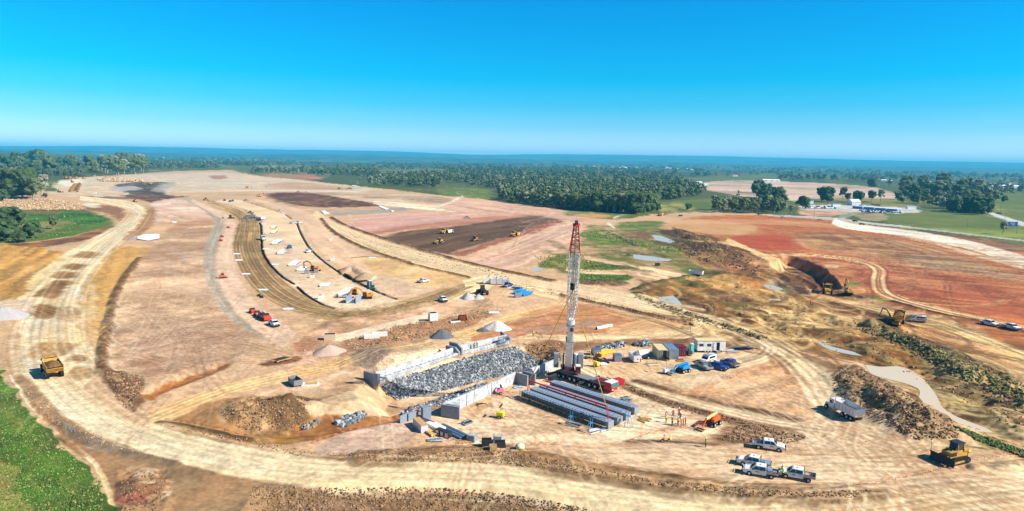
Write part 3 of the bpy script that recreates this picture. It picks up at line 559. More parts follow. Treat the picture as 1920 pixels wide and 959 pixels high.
tracks(40,1770,880,60,20,24,(180,146,112)); tracks(30,1100,640,60,14,30,(176,132,96),al=.4); tracks(30,640,560,80,40,30,(190,158,124),al=.4)
def flat(pw,z,soft): HF.append(('f',pw,z,soft))
def flatpx(p,z=0.0,soft=1.0): flat([W(*q) for q in p],z,soft)
flat([(-12.6,126.9),(1.8,148.2),(3.4,149.0),(12.4,160.4),(19,166),(60,160),(60,115),(30,112),(-4,118)],0.0,.9)
flat([(-33.5,150.5),(-29.3,146.4),(-12.9,168.4),(-.1,181.2),(-4,185),(-18,172)],0.0,.6)
for p_ in WATER: flatpx(p_,-.35,2.5)
flatpx([(1230,640),(1400,640),(1410,700),(1230,710)]); flatpx([(1380,820),(1540,830),(1540,905),(1380,905)]); flatpx([(900,515),(1040,540),(1010,575),(860,570)])
tracks(90,1450,590,110,26,26,(112,82,50),al=.7,ang=-.9,wd=.9,curv=.8); tracks(70,1450,590,110,26,20,(236,206,150),al=.6,ang=-.9,wd=.8,curv=.8); tracks(60,1780,710,90,40,22,(110,92,60),al=.7,ang=-.9,wd=.7,curv=.8); tracks(50,1780,720,90,40,18,(226,200,150),al=.6,ang=-.9,wd=.6,curv=.8)
tracks(50,1640,475,130,18,60,(104,72,50),al=.4,ang=-.5,wd=.9); tracks(60,1640,470,140,24,60,(214,172,130),al=.5,ang=-.5,wd=.9)
def lines(pts,offs,c,wd=.3,al=.5):
    P=[W(q[0],q[1]) for q in smooth(pts,5)]
    for o in offs:
        q=[]
        for i in range(len(P)):
            a_=P[max(i-1,0)];b_=P[min(i+1,len(P)-1)]; dx,dy=b_[0]-a_[0],b_[1]-a_[1]; l=math.hypot(dx,dy)+1e-9; q.append((P[i][0]-dy/l*o,P[i][1]+dx/l*o))
        for k in range(0,len(q)-1,6): TRK.append((c,q[k:k+7],wd,al*rr.uniform(.5,1)))
MAINR=[(110,700),(170,758),(260,812),(400,850),(560,880),(760,888),(960,896),(1160,925),(1400,948),(1600,945),(1760,925),(1980,905)]
DKL=(176,146,108); LTL=(250,238,214)
lines(MAINR,[-6.0,-5.4,-3.4,-1.4,.3,.9,2.3,4.1,4.7,6.0],DKL,.17,.3); lines(MAINR,[-5,-2.6,-.6,1.3,3.4,5.2],LTL,.4,.35)
CENR=[(612,416),(650,438),(710,460),(780,482),(850,500),(910,514),(1000,532),(1080,546),(1150,560),(1240,578),(1330,600),(1400,628),(1460,660),(1510,700),(1540,740),(1570,790)]
lines(CENR,[-4,-1.6,.8,3.2],DKL,.4,.5); lines(CENR,[-2.8,-.4,2.0,4.2],LTL,.6,.5)
SANR=[(1075,552),(1058,572),(1010,588),(960,600),(900,620),(860,634),(790,648),(730,658),(660,680),(560,700),(440,728),(340,764),(290,784)]
lines(SANR,[-2.4,-.8,.9,2.5],(190,150,100),.3,.6); lines(SANR,[-1.6,0,1.7],(250,226,184),.4,.5)
LOOP=[(1090,690),(1140,712),(1200,728),(1270,748),(1360,772),(1440,790),(1540,806)]
lines(LOOP,[-1.8,-.2,1.6],DKL,.25,.6); lines(LOOP,[-1,.8],LTL,.4,.6)
LP2=[(1240,700),(1320,690),(1390,680),(1436,664),(1440,648),(1400,634)]; lines(LP2,[-2,-.4,1.4,2.6],DKL,.28,.55); lines(LP2,[-1.2,.5,2],LTL,.4,.5)
BRO=[(430,392),(462,408),(466,430),(462,460),(474,494),(500,530),(540,560),(590,580),(650,588),(720,582),(790,566),(860,542)]
lines(BRO,[-6,-4.5,-3,-1.5,0,1.5,3,4.5,6],(132,104,68),.45,.6); lines(BRO,[-5.2,-2.2,.8,3.8],(214,188,140),.4,.5)
UPR=[(262,400),(240,428),(212,446),(185,468),(150,500),(118,540),(98,590),(92,640),(110,690)]
lines(UPR,[-9,-6.5,-4,-2,0,2,4,6.5,9],(186,150,100),.3,.35); lines(UPR,[-8,-5,-3,1,3,5,8],LTL,.5,.35)
PITR=[(1362,450),(1400,468),(1440,484),(1480,500),(1512,518),(1530,538)]; PR2=[(1580,566),(1640,582),(1690,595),(1740,602),(1800,622),(1860,646),(1960,690)]
for p_ in (PITR,PR2): lines(p_,[-1.5,1.5],(186,146,92),.4,.6); lines(p_,[0,3],LTL,.5,.6)
TWO=[(1440,480),(1500,478),(1560,482),(1620,492),(1648,506),(1646,526),(1654,548),(1690,564),(1760,582),(1840,600),(1960,626)]
lines(TWO,[-3.4,-.6,.6,3.4],(132,86,56),.5,.85); lines(TWO,[-2,2],(250,222,178),.8,.85)
lines([(1630,688),(1600,720),(1580,780),(1560,840),(1640,900)],[-4,-2,0,2,4],(240,218,186),.3,.5)
for k_ in range(9): lines([(215+k_*9,690-k_*4),(270+k_*16,600-k_*2),(300+k_*16,500)],[0],(222,194,172),.3,.45)
for k_ in range(12): lines([(900+k_*6,494-k_*3),(1000,462-k_*4),(1085,425-k_*.6)],[0],(244,216,196) if k_%2 else (178,134,110),.6,.55)
for k_ in range(10): lines([(1560+k_*9,440),(1640+k_*10,452),(1720+k_*14,476)],[0],(112,82,58) if k_%2 else (208,172,130),.8,.6)
# ---------------- build the sheet ----------------
UU=np.concatenate([np.linspace(-3.2,-.86,70,endpoint=False),np.linspace(-.86,.86,1320),np.linspace(.86,3.2,71)[1:]])
VV=np.concatenate([np.geomspace(CAMH/18200,.0062,40,endpoint=False),np.arange(.0062,.57,.00092)])
YY=np.concatenate([CAMH/VV,np.linspace(CAMH/.57,-400,24)[1:]])
nu,nv=len(UU),len(YY)
YG=np.repeat(YY,nu); XG=np.tile(UU,nv)*np.maximum(YG,70)
F=Fld(); F.X=XG;F.Y=YG;F.Z=np.zeros(nu*nv)
F.S=np.clip(YG*YG*.0009/50,.2,60); F.C=np.zeros((nu*nv,3))
n0=fbm(XG,YG,300,4,2,F.S)+.3*fbm(XG,YG,60,3,4,F.S)
mm=np.clip(.5+n0*2.5,0,1)[:,None]
F.C[:]=np.array((84,98,56.))*(1-mm)+np.array((112,122,72.))*mm
far_=np.clip((YG-1500)/900,0,1)[:,None]; mm=np.clip(.25+n0*2.0,0,1)[:,None]
F.C[:]=F.C*(1-far_)+(np.array((58,76,48.))*(1-mm)+np.array((112,124,72.))*mm)*far_
colors(F)
gd=((F.C[:,1]>F.C[:,0]+2)&(YG>560))[:,None]*.5; F.C[:]=F.C*(1-gd)+np.array((104,112,66.))*gd
for c,q,wd,al in TRK:
    P=np.array(q); I=box_mask(F,P,wd*3+1)
    if not len(I): continue
    d=dline(F.X[I],F.Y[I],P); wq=np.maximum(wd,F.Y[I]*.0007); a_=(np.clip(1.4-d/wq,0,1)*al)[:,None]
    F.C[I]=F.C[I]*(1-a_)+np.array(c,float)*a_
# fine mottling everywhere
fn=fbm(XG,YG,2.0,3,6,F.S)+.35*fbm(XG,YG,22,3,1,F.S)
fh=(vn(XG*1.3,YG*1.3,3)-.5)*np.clip(.9/F.S,0,1)+(vn(XG*.45,YG*.45,5)-.5)*np.clip(2/F.S,0,1)+(vn(XG*.1,YG*.1,7)-.5)*.25
hi=(vn(XG*2.2,YG*2.2,8)-.5)*np.clip(.55/F.S,0,1)
F.C*=(1+fn*.10+fh*.09+hi*.16)[:,None]
heights(F)
F.Z=F.Z-np.where(YG>3000,0,0)
F.C=np.clip(F.C,0,255)/255
LC=np.where(F.C<=.04045,F.C/12.92,((F.C+.055)/1.055)**2.4)**1.12*0.80*np.array((1.05,1.0,.88))
def gz(x,y):
    u=x/max(y,70); i=min(max(np.searchsorted(UU,u)-1,0),nu-2); tu=min(max((u-UU[i])/(UU[i+1]-UU[i]),0),1)
    j=int(np.searchsorted(-YY,-y))-1; j=min(max(j,0),nv-2); tv=min(max((YY[j]-y)/(YY[j]-YY[j+1]),0),1)
    Z=F.Z; a=Z[j*nu+i]*(1-tu)+Z[j*nu+i+1]*tu; b=Z[(j+1)*nu+i]*(1-tu)+Z[(j+1)*nu+i+1]*tu
    return float(a*(1-tv)+b*tv)
me=bpy.data.meshes.new('ground')
co=np.stack([XG,YG,F.Z],1).astype(np.float32)
idx=np.arange(nu*nv).reshape(nv,nu); q=np.stack([idx[:-1,:-1],idx[1:,:-1],idx[1:,1:],idx[:-1,1:]],-1).reshape(-1,4).astype(np.int32)
me.vertices.add(nu*nv); me.vertices.foreach_set('co',co.ravel())
me.loops.add(q.size); me.loops.foreach_set('vertex_index',q.ravel())
me.polygons.add(len(q)); me.polygons.foreach_set('loop_start',np.arange(0,q.size,4,dtype=np.int32)); me.polygons.foreach_set('loop_total',np.full(len(q),4,np.int32))
me.update(); me.validate()
ca=me.color_attributes.new('soil','FLOAT_COLOR','POINT'); ca.data.foreach_set('color',np.hstack([LC,np.ones((len(LC),1))]).astype(np.float32).ravel())
me.polygons.foreach_set('use_smooth',np.ones(len(q),bool))
ground=bpy.data.objects.new('ground',me); COL.objects.link(ground); ground['kind']='structure'
gm=bpy.data.materials.new('soil'); gm.use_nodes=True; t=gm.node_tree; N=t.nodes; bs=N['Principled BSDF']; bs.inputs['Roughness'].default_value=.95; bs.inputs['Specular IOR Level'].default_value=.12
at=N.new('ShaderNodeAttribute'); at.attribute_name='soil'
tc=N.new('ShaderNodeNewGeometry')
def noi(sc,det):
    n=N.new('ShaderNodeTexNoise'); n.inputs['Scale'].default_value=sc; n.inputs['Detail'].default_value=det; n.inputs['Roughness'].default_value=.65; t.links.new(tc.outputs['Position'],n.inputs['Vector']); return n
n1=noi(.9,6); n2=noi(.12,4)
mr=N.new('ShaderNodeMapRange'); mr.inputs[1].default_value=.3; mr.inputs[2].default_value=.7; mr.inputs[3].default_value=.84; mr.inputs[4].default_value=1.10; t.links.new(n1.outputs[0],mr.inputs[0])
mx=N.new('ShaderNodeVectorMath'); mx.operation='SCALE'; t.links.new(at.outputs['Color'],mx.inputs[0]); t.links.new(mr.outputs[0],mx.inputs['Scale'])
t.links.new(mx.outputs[0],bs.inputs['Base Color'])
n3=noi(3.2,3); mr3=N.new('ShaderNodeMapRange'); mr3.inputs[1].default_value=.26; mr3.inputs[2].default_value=.40; mr3.inputs[3].default_value=.62; mr3.inputs[4].default_value=1.0; t.links.new(n3.outputs[0],mr3.inputs[0])
mm3=N.new('ShaderNodeMath'); mm3.operation='MULTIPLY'; t.links.new(mr.outputs[0],mm3.inputs[0]); t.links.new(mr3.outputs[0],mm3.inputs[1]); t.links.new(mm3.outputs[0],mx.inputs['Scale'])
bp=N.new('ShaderNodeBump'); bp.inputs['Strength'].default_value=.5; bp.inputs['Distance'].default_value=.07; t.links.new(n1.outputs[0],bp.inputs['Height']); t.links.new(bp.outputs[0],bs.inputs['Normal'])
me.materials.append(gm)
# ---------------- mesh helpers ----------------
MATS={}
def mat(name,c,rough=.6,metal=0.0,noise=0.0,ns=3.0,c2=None,spec=.4,alpha=1.0,emit=None):
    if name in MATS: return MATS[name]
    m=bpy.data.materials.new(name); m.use_nodes=True; t=m.node_tree; b=t.nodes['Principled BSDF']
    b.inputs['Roughness'].default_value=rough; b.inputs['Metallic'].default_value=metal; b.inputs['Specular IOR Level'].default_value=spec
    L=[v for v in lin(c)]; b.inputs['Base Color'].default_value=(*L,1)
    if noise or c2:
        g=t.nodes.new('ShaderNodeNewGeometry'); n=t.nodes.new('ShaderNodeTexNoise'); n.inputs['Scale'].default_value=ns; n.inputs['Detail'].default_value=4; t.links.new(g.outputs['Position'],n.inputs['Vector'])
        r=t.nodes.new('ShaderNodeValToRGB'); r.color_ramp.elements[0].position=.36; r.color_ramp.elements[1].position=.64
        d=lin(c2) if c2 else [v*(1-noise) for v in L]; r.color_ramp.elements[0].color=(*d,1); r.color_ramp.elements[1].color=(*L,1)
        t.links.new(n.outputs[0],r.inputs[0]); t.links.new(r.outputs[0],b.inputs['Base Color'])
    MATS[name]=m; return m
class MB:
    def __init__(s): s.v=[];s.f=[];s.m=[];s.mats=[];s.M=None
    def mi(s,m):
        if m not in s.mats: s.mats.append(m)
        return s.mats.index(m)
    def add(s,vs,fs,m):
        o=len(s.v)
        if s.M is not None: vs=[s.M@Vector(v) for v in vs]
        s.v+=[tuple(v) for v in vs]; s.f+=[tuple(i+o for i in f) for f in fs]; s.m+=[s.mi(m)]*len(fs)
    def box(s,c,d,m,rz=0,ry=0,rx=0,tp=1.0):
        hx,hy,hz=d[0]/2,d[1]/2,d[2]/2
        vs=[Vector((x*(tp if z>0 else 1),y*(tp if z>0 else 1),z)) for z in(-hz,hz) for y in(-hy,hy) for x in(-hx,hx)]
        if rz or ry or rx:
            Q=Matrix.Rotation(rz,3,'Z')@Matrix.Rotation(ry,3,'Y')@Matrix.Rotation(rx,3,'X'); vs=[Q@v for v in vs]
        vs=[(v.x+c[0],v.y+c[1],v.z+c[2]) for v in vs]
        s.add(vs,[(0,2,3,1),(4,5,7,6),(0,1,5,4),(2,6,7,3),(0,4,6,2),(1,3,7,5)],m)
    def bar(s,a,b,w,h,m):
        a,b=Vector(a),Vector(b); d=(b-a); L=d.length
        if L<1e-6: return
        d/=L; up=Vector((0,0,1)) if abs(d.z)<.95 else Vector((1,0,0)); sx=d.cross(up).normalized(); sz=sx.cross(d)
        vs=[]
        for p in(a,b):
            for q,e in((-1,-1),(1,-1),(1,1),(-1,1)): vs.append(p+sx*q*w/2+sz*e*h/2)
        s.add(vs,[(3,2,1,0),(4,5,6,7),(0,1,5,4),(1,2,6,5),(2,3,7,6),(3,0,4,7)],m)
    def cyl(s,a,b,r,m,r2=None,n=10,caps=True):
        a,b=Vector(a),Vector(b); d=(b-a).normalized(); r2=r if r2 is None else r2
        up=Vector((0,0,1)) if abs(d.z)<.95 else Vector((1,0,0)); x=d.cross(up).normalized(); y=x.cross(d)
        vs=[p+x*(rr*math.cos(2*math.pi*i/n))+y*(rr*math.sin(2*math.pi*i/n)) for p,rr in((a,r),(b,r2)) for i in range(n)]
        fs=[(i,(i+1)%n,n+(i+1)%n,n+i) for i in range(n)]
        if caps: fs+=[tuple(range(n))[::-1],tuple(range(n,2*n))]
        s.add(vs,fs,m)
    def tube(s,pts,r,m,n=6,r2=None):
        P=[Vector(p) for p in pts]; k=len(P); vs=[];fs=[]
        for i,p in enumerate(P):
            d=(P[min(i+1,k-1)]-P[max(i-1,0)]).normalized(); up=Vector((0,0,1)) if abs(d.z)<.9 else Vector((1,0,0)); x=d.cross(up).normalized(); y=x.cross(d)
            rr=r if r2 is None else r+(r2-r)*i/(k-1)
            vs+=[p+x*rr*math.cos(2*math.pi*j/n)+y*rr*math.sin(2*math.pi*j/n) for j in range(n)]
        for i in range(k-1):
            for j in range(n): fs.append((i*n+j,i*n+(j+1)%n,(i+1)*n+(j+1)%n,(i+1)*n+j))
        fs+=[tuple(range(n))[::-1],tuple(range((k-1)*n,k*n))]; s.add(vs,fs,m)
    def prism(s,prof,y0,y1,m,ax='y'):   # profile in x,z extruded along y
        n=len(prof); vs=[(p[0],y0,p[1]) for p in prof]+[(p[0],y1,p[1]) for p in prof]
        if ax=='x': vs=[(v[1],v[0],v[2]) for v in vs]
        s.add(vs,[tuple(range(n)),tuple(range(n,2*n))[::-1]]+[(i,i+n,(i+1)%n+n,(i+1)%n) for i in range(n)],m)
    def dome(s,c,r,m,n=10,k=4,sz=1.0,full=False):
        vs=[];fs=[]; a0=-math.pi/2 if full else 0
        for i in range(k+1):
            a=a0+(math.pi/2-a0)*i/k
            for j in range(n): vs.append((c[0]+r*math.cos(a)*math.cos(2*math.pi*j/n),c[1]+r*math.cos(a)*math.sin(2*math.pi*j/n),c[2]+r*sz*math.sin(a)))
        for i in range(k):
            for j in range(n): fs.append((i*n+j,i*n+(j+1)%n,(i+1)*n+(j+1)%n,(i+1)*n+j))
        s.add(vs,fs,m)
    def build(s,name,parent=None,bevel=0,smooth=False):
        me=bpy.data.meshes.new(name); me.from_pydata(s.v,[],s.f); 
        for m in s.mats: me.materials.append(m)
        me.polygons.foreach_set('material_index',s.m)
        if smooth: me.polygons.foreach_set('use_smooth',[True]*len(s.f))
        me.update()
        bm=bmesh.new(); bm.from_mesh(me); bmesh.ops.recalc_face_normals(bm,faces=bm.faces); bm.to_mesh(me); bm.free()
        o=bpy.data.objects.new(name,me); COL.objects.link(o); o.parent=parent
        if bevel:
            md=o.modifiers.new('bevel','BEVEL'); md.width=bevel; md.segments=2; md.limit_method='ANGLE'
        return o
def tag(o,label,cat,group=None):
    o['label']=label; o['category']=cat
    if group: o['group']=group
    return o
def root(name,loc=(0,0,0),rz=0):
    o=bpy.data.objects.new(name,None); COL.objects.link(o); o.location=loc; o.rotation_euler=(0,0,rz); o.empty_display_size=.5; return o
def kids(o): return KID.get(o.name) or [c for c in o.children]
KID={}
def copy_tree(o,parent=None):
    c=o.copy(); COL.objects.link(c); c.parent=parent
    for ch in list(o.children): copy_tree(ch,c)
    return c
_used=set()
def put(proto,px,py,rz,label,cat,group=None,dz=0,sc=None,xyz=None,name=None):
    o=proto if proto.name not in _used else copy_tree(proto)
    _used.add(proto.name); 
    loc=G(px,py) if xyz is None else Vector(xyz); loc.z+=dz; o.location=loc; o.rotation_euler=(0,0,rz)
    if sc: o.scale=(sc,sc,sc)
    tag(o,label,cat,group); return o
def ang(x0,y0,x1,y1):
    a=G(x0,y0);b=G(x1,y1); return math.atan2(b.y-a.y,b.x-a.x)
# ---------------- hills ----------------
hm=mat('hill_forest',(44,62,52),.9,ns=.004,c2=(84,98,74),spec=.1)
def ridge(name,D,base,amp,wl,seed,dep,u0=-2.2,u1=2.2,tilt=None):
    us=np.linspace(u0,u1,700); x=us*D; rows=[0,.15,.35,.6,.85,1.0,1.25]; prof=[0,.2,.45,.75,.95,1.0,.9]
    n1=fbm(x,x*0+seed*100,wl,5,seed); h=base+amp*n1
    if tilt is not None: h=h*np.interp(us,*tilt)
    vs=[]
    for r,p in zip(rows,prof):
        jit=fbm(x,x*0+r*900,wl*.25,4,seed+1)*60*np.sin(p*3.1)
        vs.append(np.stack([x*(1+(r-1)*dep/D),np.full_like(x,D+(r-1)*dep)+jit*4,np.maximum(h*p+jit*.25,-1 if p==0 else 2)],1))
    V=np.vstack(vs); n=700; fs=[(i*n+j,i*n+j+1,(i+1)*n+j+1,(i+1)*n+j) for i in range(len(rows)-1) for j in range(n-1)]
    me=bpy.data.meshes.new(name); me.from_pydata(V.tolist(),[],fs); me.materials.append(hm); me.polygons.foreach_set('use_smooth',[True]*len(fs)); me.update()
    o=bpy.data.objects.new(name,me); COL.objects.link(o); o['kind']='structure'; return o
ridge('hills',16500,164,62,3800,2,2200)
ridge('hills',13200,104,56,2600,8,1500)
ridge('hills',8200,44,30,1800,4,1200,tilt=([-2.2,-.78,-.3,.1,.45,2.2],[1.5,1.4,1.1,1.0,.8,.6]))
ridge('hills',4200,9,12,1300,6,800,tilt=([-2.2,-.8,-.68,-.5,-.1,.3,.45,2.2],[7.5,7.2,2.6,1.5,.9,.35,.3,.3]))
# ---------------- trees ----------------
leafA=mat('eucalyptus_leaves',(102,110,66),.75,ns=.35,c2=(70,84,48),spec=.15); leafB=mat('dark_leaves',(74,92,50),.75,ns=.35,c2=(50,68,40),spec=.15); leafC=mat('grey_leaves',(150,148,124),.8,ns=.35,c2=(104,106,80),spec=.1)
bark=mat('pale_bark',(176,166,148),.9,ns=.6,c2=(120,108,92),spec=.1)
for m_ in (leafA,leafB,leafC):
    b_=m_.node_tree.nodes['Principled BSDF']; b_.inputs['Subsurface Weight'].default_value=0
def leafcloud(r,H,W_,n,sz,cb=.35):
    lobes=[(r.uniform(-1,1)*W_*.34,r.uniform(-1,1)*W_*.34,H*r.uniform(cb+.10,.86),W_*r.uniform(.16,.27)) for _ in range(max(9,n//26))]
    lobes.append((0,0,H*.84,W_*.22))
    vs=[];fs=[]
    for l in lobes:
        o=len(vs); q=[Vector((0,0,1))]+[Vector((.87*math.cos(a*1.2566),.87*math.sin(a*1.2566),.5)) for a in range(5)]+[Vector((.87*math.cos(a*1.2566+.6),.87*math.sin(a*1.2566+.6),-.5)) for a in range(5)]+[Vector((0,0,-1))]
        vs+=[Vector((l[0],l[1],l[2]))+Vector((v.x,v.y,v.z*.75))*l[3]*r.uniform(.72,1.08) for v in q]
        for a in range(5):
            b_=(a+1)%5; fs+=[(o,o+1+a,o+1+b_,o),(o+1+a,o+6+a,o+1+b_,o+1+a),(o+1+b_,o+6+a,o+6+b_,o+1+b_),(o+11,o+6+b_,o+6+a,o+11)]
    for _ in range(n):
        l=r.choice(lobes); 
        while True:
            p=Vector((r.uniform(-1,1),r.uniform(-1,1),r.uniform(-1,1)))
            if .3<p.length<1: break
        c=Vector((l[0]+p.x*l[3],l[1]+p.y*l[3],l[2]+p.z*l[3]*.75))
        nrm=(p.normalized()+Vector((r.gauss(0,.5),r.gauss(0,.5),r.gauss(0,.5)))).normalized()
        t1=nrm.orthogonal().normalized(); t2=nrm.cross(t1); a=r.uniform(0,6.3); q1=t1*math.cos(a)+t2*math.sin(a); q2=nrm.cross(q1); s1=sz*r.uniform(.6,1.3); s2=s1*r.uniform(.4,.8)
        o=len(vs); vs+=[c-q1*s1,c+q2*s2,c+q1*s1,c-q2*s2]; fs.append((o,o+1,o+2,o+3))
    return vs,fs,lobes
def tree_proto(seed,H,W_,leaf,n=520,sz=.75,cb=.35):
    r=random.Random(seed); vs,fs,lobes=leafcloud(r,H,W_,n,sz,cb)
    e=root('tree'); cm=MB(); cm.add(vs,fs,leaf); 
    me=bpy.data.meshes.new('crown'); me.from_pydata([tuple(v) for v in vs],[],[f[:3] if f[0]==f[3] else f for f in fs]); me.materials.append(leaf); me.update(); o=bpy.data.objects.new('crown',me); COL.objects.link(o); o.parent=e
    t=MB(); bx,by=r.gauss(0,.3),r.gauss(0,.3); t.tube([(0,0,-.4),(bx*.4,by*.4,H*.2),(bx,by,H*.42)],H*.022+.08,bark,7,H*.014+.05)
    for l in r.sample(lobes,min(6,len(lobes))): t.tube([(bx,by,H*.36),((bx+l[0])*.5,(by+l[1])*.5,(H*.42+l[2])*.5),(l[0],l[1],l[2])],H*.012+.04,bark,5,.04)
    t.build('trunk',e); return e
TP=[tree_proto(1,17,12,leafA,1100,.6,.25),tree_proto(2,19,11,leafA,1000,.62,.3),tree_proto(3,15,12,leafB,1200,.62,.12),tree_proto(4,20,10,leafC,700,.6,.32),tree_proto(5,16,13,leafB,1300,.62,.08),tree_proto(6,14,9,leafA,800,.55,.2)]
TH=[17,19,15,20,16,14]
def plant(px,py,hpx,k,label,group=None,wf=1.0):
    g=G(px,py); D=math.hypot(g.x,g.y); H=hpx/FPX*D*1.03; s=H/TH[k]
    o=put(TP[k],px,py,tr.uniform(0,6.3),label,'tree',group,sc=s); o.scale=(s*wf,s*wf,s); return o
tr=random.Random(11)
SOLO=[(22,371,46,0,'tall eucalyptus on the left edge of the clump near the parked yellow scrapers',1.0),(42,372,46,4,'dense round eucalyptus in the middle of the clump left of the parked scrapers',1.1),(62,374,34,5,'thin pale-trunked eucalyptus on the right side of the clump near the stockpile',1.2),(78,371,38,3,'open eucalyptus at the right end of the clump beside the earthworks yard',1.0),(-4,372,34,1,'eucalyptus cut by the left edge above the rock stockpile',1.0),(2,380,20,2,'low dark tree at the left photo edge beside the stockpile',1.3),
(18,440,42,4,'large rounded tree on the grass paddock below the rock stockpile',1.25),(8,452,34,2,'dark bushy tree at the left photo edge beside grey scrub',1.3),(62,447,28,2,'dark bush beside the grey patch in the left paddock',1.15),(101,430,21,5,'small upright tree standing alone in the left paddock',.9),(85,371,7,2,'small round shrub right of the tall clump of trees',1.2),(38,455,16,4,'low shrub between the two dark trees in the left paddock',1.5),
(1505,391,22,2,'dark round tree on the grass left of the car park',1.2),(1484,405,20,3,'sparse tree beside the road left of the car park',.8),(1541,378,26,0,'tall tree leading the row behind the car park',1.0),(1552,379,26,4,'broad tree in the row behind the car park',1.0),(1580,376,24,1,'slim tree with a bare trunk behind the car park',.8),(1589,378,15,5,'short tree next to the slim one behind the car park',1.0),(1608,380,20,2,'dark tree just left of the white office building roof',1.0),(1615,378,16,5,'small tree behind the white office building roof',.9),(1634,379,20,0,'twin-stemmed tree right of the white office building roof',1.0),(1651,379,22,3,'grey-crowned tree right of the office building',1.0),(1683,379,17,5,'narrow tree beside the far bare field',1.0),(1690,380,9,2,'low bush beside the narrow tree at the far bare field',1.2),(1715,382,16,2,'round dark tree standing in the green paddock',1.0),(1730,382,12,5,'small sparse tree in the green paddock',1.0),
(1880,440,22,3,'lone sparse tree beside the blue road sign',.9),(1883,380,11,2,'lone small tree in the far green field at the right',1.0),(1634,352,16,4,'dark tree on the far edge of the bare field',1.1),(1290,394,12,2,'small round tree on the green verge by the haul road',1.2),(1234,396,12,2,'dark shrub-like tree beside the dusty road',1.1),(1219,397,13,5,'pale shrub-like tree beside the dusty road',1.1),(1422,405,6,5,'tiny roadside sapling by the red earth',1)]
for (x,y,h,k,l,wf) in SOLO: plant(x,y,h,k,l,None,wf)
# groups of individually built trees
def grove(pts,n,hr,ks,label,group,seed):
    r=random.Random(seed); x0=min(p[0] for p in pts);x1=max(p[0] for p in pts);y0=min(p[1] for p in pts);y1=max(p[1] for p in pts); P=np.array(pts,float);c=0
    while c<n:
        x,y=r.uniform(x0,x1),r.uniform(y0,y1)
        if inpoly(np.array([x]),np.array([y]),P)[0]: plant(x,y,r.uniform(*hr),r.choice(ks),label,group,r.uniform(.8,1.15)); c+=1
grove([(1340,400),(1470,402),(1470,384),(1430,384),(1340,392)],22,(18,30),[0,1,3,5],'loose eucalyptus in the belt between the haul road and the car park','trees in the belt left of the car park',1)
grove([(1410,378),(1462,380),(1468,366),(1420,362)],9,(18,26),[2,4,0],'dense dark tree behind the belt left of the car park','dark trees behind the left belt',2)
grove([(1772,402),(1850,406),(1850,392),(1780,390)],16,(20,26),[2,4],'low dark tree in the dense grove by the sealed road','dark grove by the sealed road',3)
grove([(1690,372),(1760,392),(1850,396),(1870,380),(1830,362),(1740,352),(1690,356)],34,(20,30),[0,1,3],'tall grey-green eucalyptus in the grove behind the green paddock','eucalyptus grove behind the green paddock',4)
grove([(160,334),(265,330),(278,324),(240,316),(160,322)],22,(22,30),[0,1,3],'pale-trunked eucalyptus in the wood behind the parked dump trucks','pale-trunked wood behind the yard',5)
grove([(0,336),(90,330),(150,320),(100,308),(0,312)],20,(20,28),[0,1,4],'eucalyptus in the wood at the far left behind the yard','wood at the far left',6)
# nearest rows of the big wood one by one, the rest of it as a mass
WOODS=[([(0,332),(150,331),(170,322),(275,320),(330,313),(200,306),(0,300)],1100),([(210,313),(520,318),(530,311),(330,304)],420),([(470,326),(600,330),(600,318),(480,314)],160),([(1690,374),(1760,392),(1850,396),(1872,380),(1830,360),(1740,350),(1690,356)],240),([(1440,338),(1640,346),(1660,336),(1450,328)],150),([(1340,398),(1470,400),(1470,386),(1350,390)],40),([(600,336),(650,344),(700,348),(820,353),(835,342),(935,356),(938,376),(1000,386),(1100,396),(1200,402),(1226,396),(1240,378),(1330,366),(1400,374),(1440,360),(1330,350),(1285,338),(1270,324),(1100,314),(960,309),(800,307),(600,308)],5600),
([(0,318),(60,312),(160,314),(330,320),(420,316),(480,318),(600,318),(600,306),(420,300),(300,298),(0,294)],1100),([(200,311),(520,318),(530,312),(330,304),(200,303)],420),([(0,300),(600,304),(600,300),(300,292),(0,286)],650),
([(960,309),(1280,322),(1500,326),(1500,316),(1200,306),(960,303)],520),([(1290,336),(1480,334),(1640,346),(1700,352),(1920,352),(1920,340),(1600,328),(1300,328)],430),([(1440,322),(1920,336),(1920,330),(1500,314)],260),([(1690,366),(1740,360),(1860,372),(1920,366),(1920,350),(1700,350)],180)]
r_=random.Random(21); ALL=[]
for pts,n in WOODS:
    P=np.array(pts,float); mn=P.min(0);mx=P.max(0); xs=np.array([r_.uniform(mn[0],mx[0]) for _ in range(n*5)]); ys=np.array([r_.uniform(mn[1],mx[1]) for _ in range(n*5)])
    I=np.nonzero(inpoly(xs,ys,P))[0][:n]
    for i in I: x,y=W(xs[i],ys[i]); ALL.append((x,y,xs[i],ys[i]))
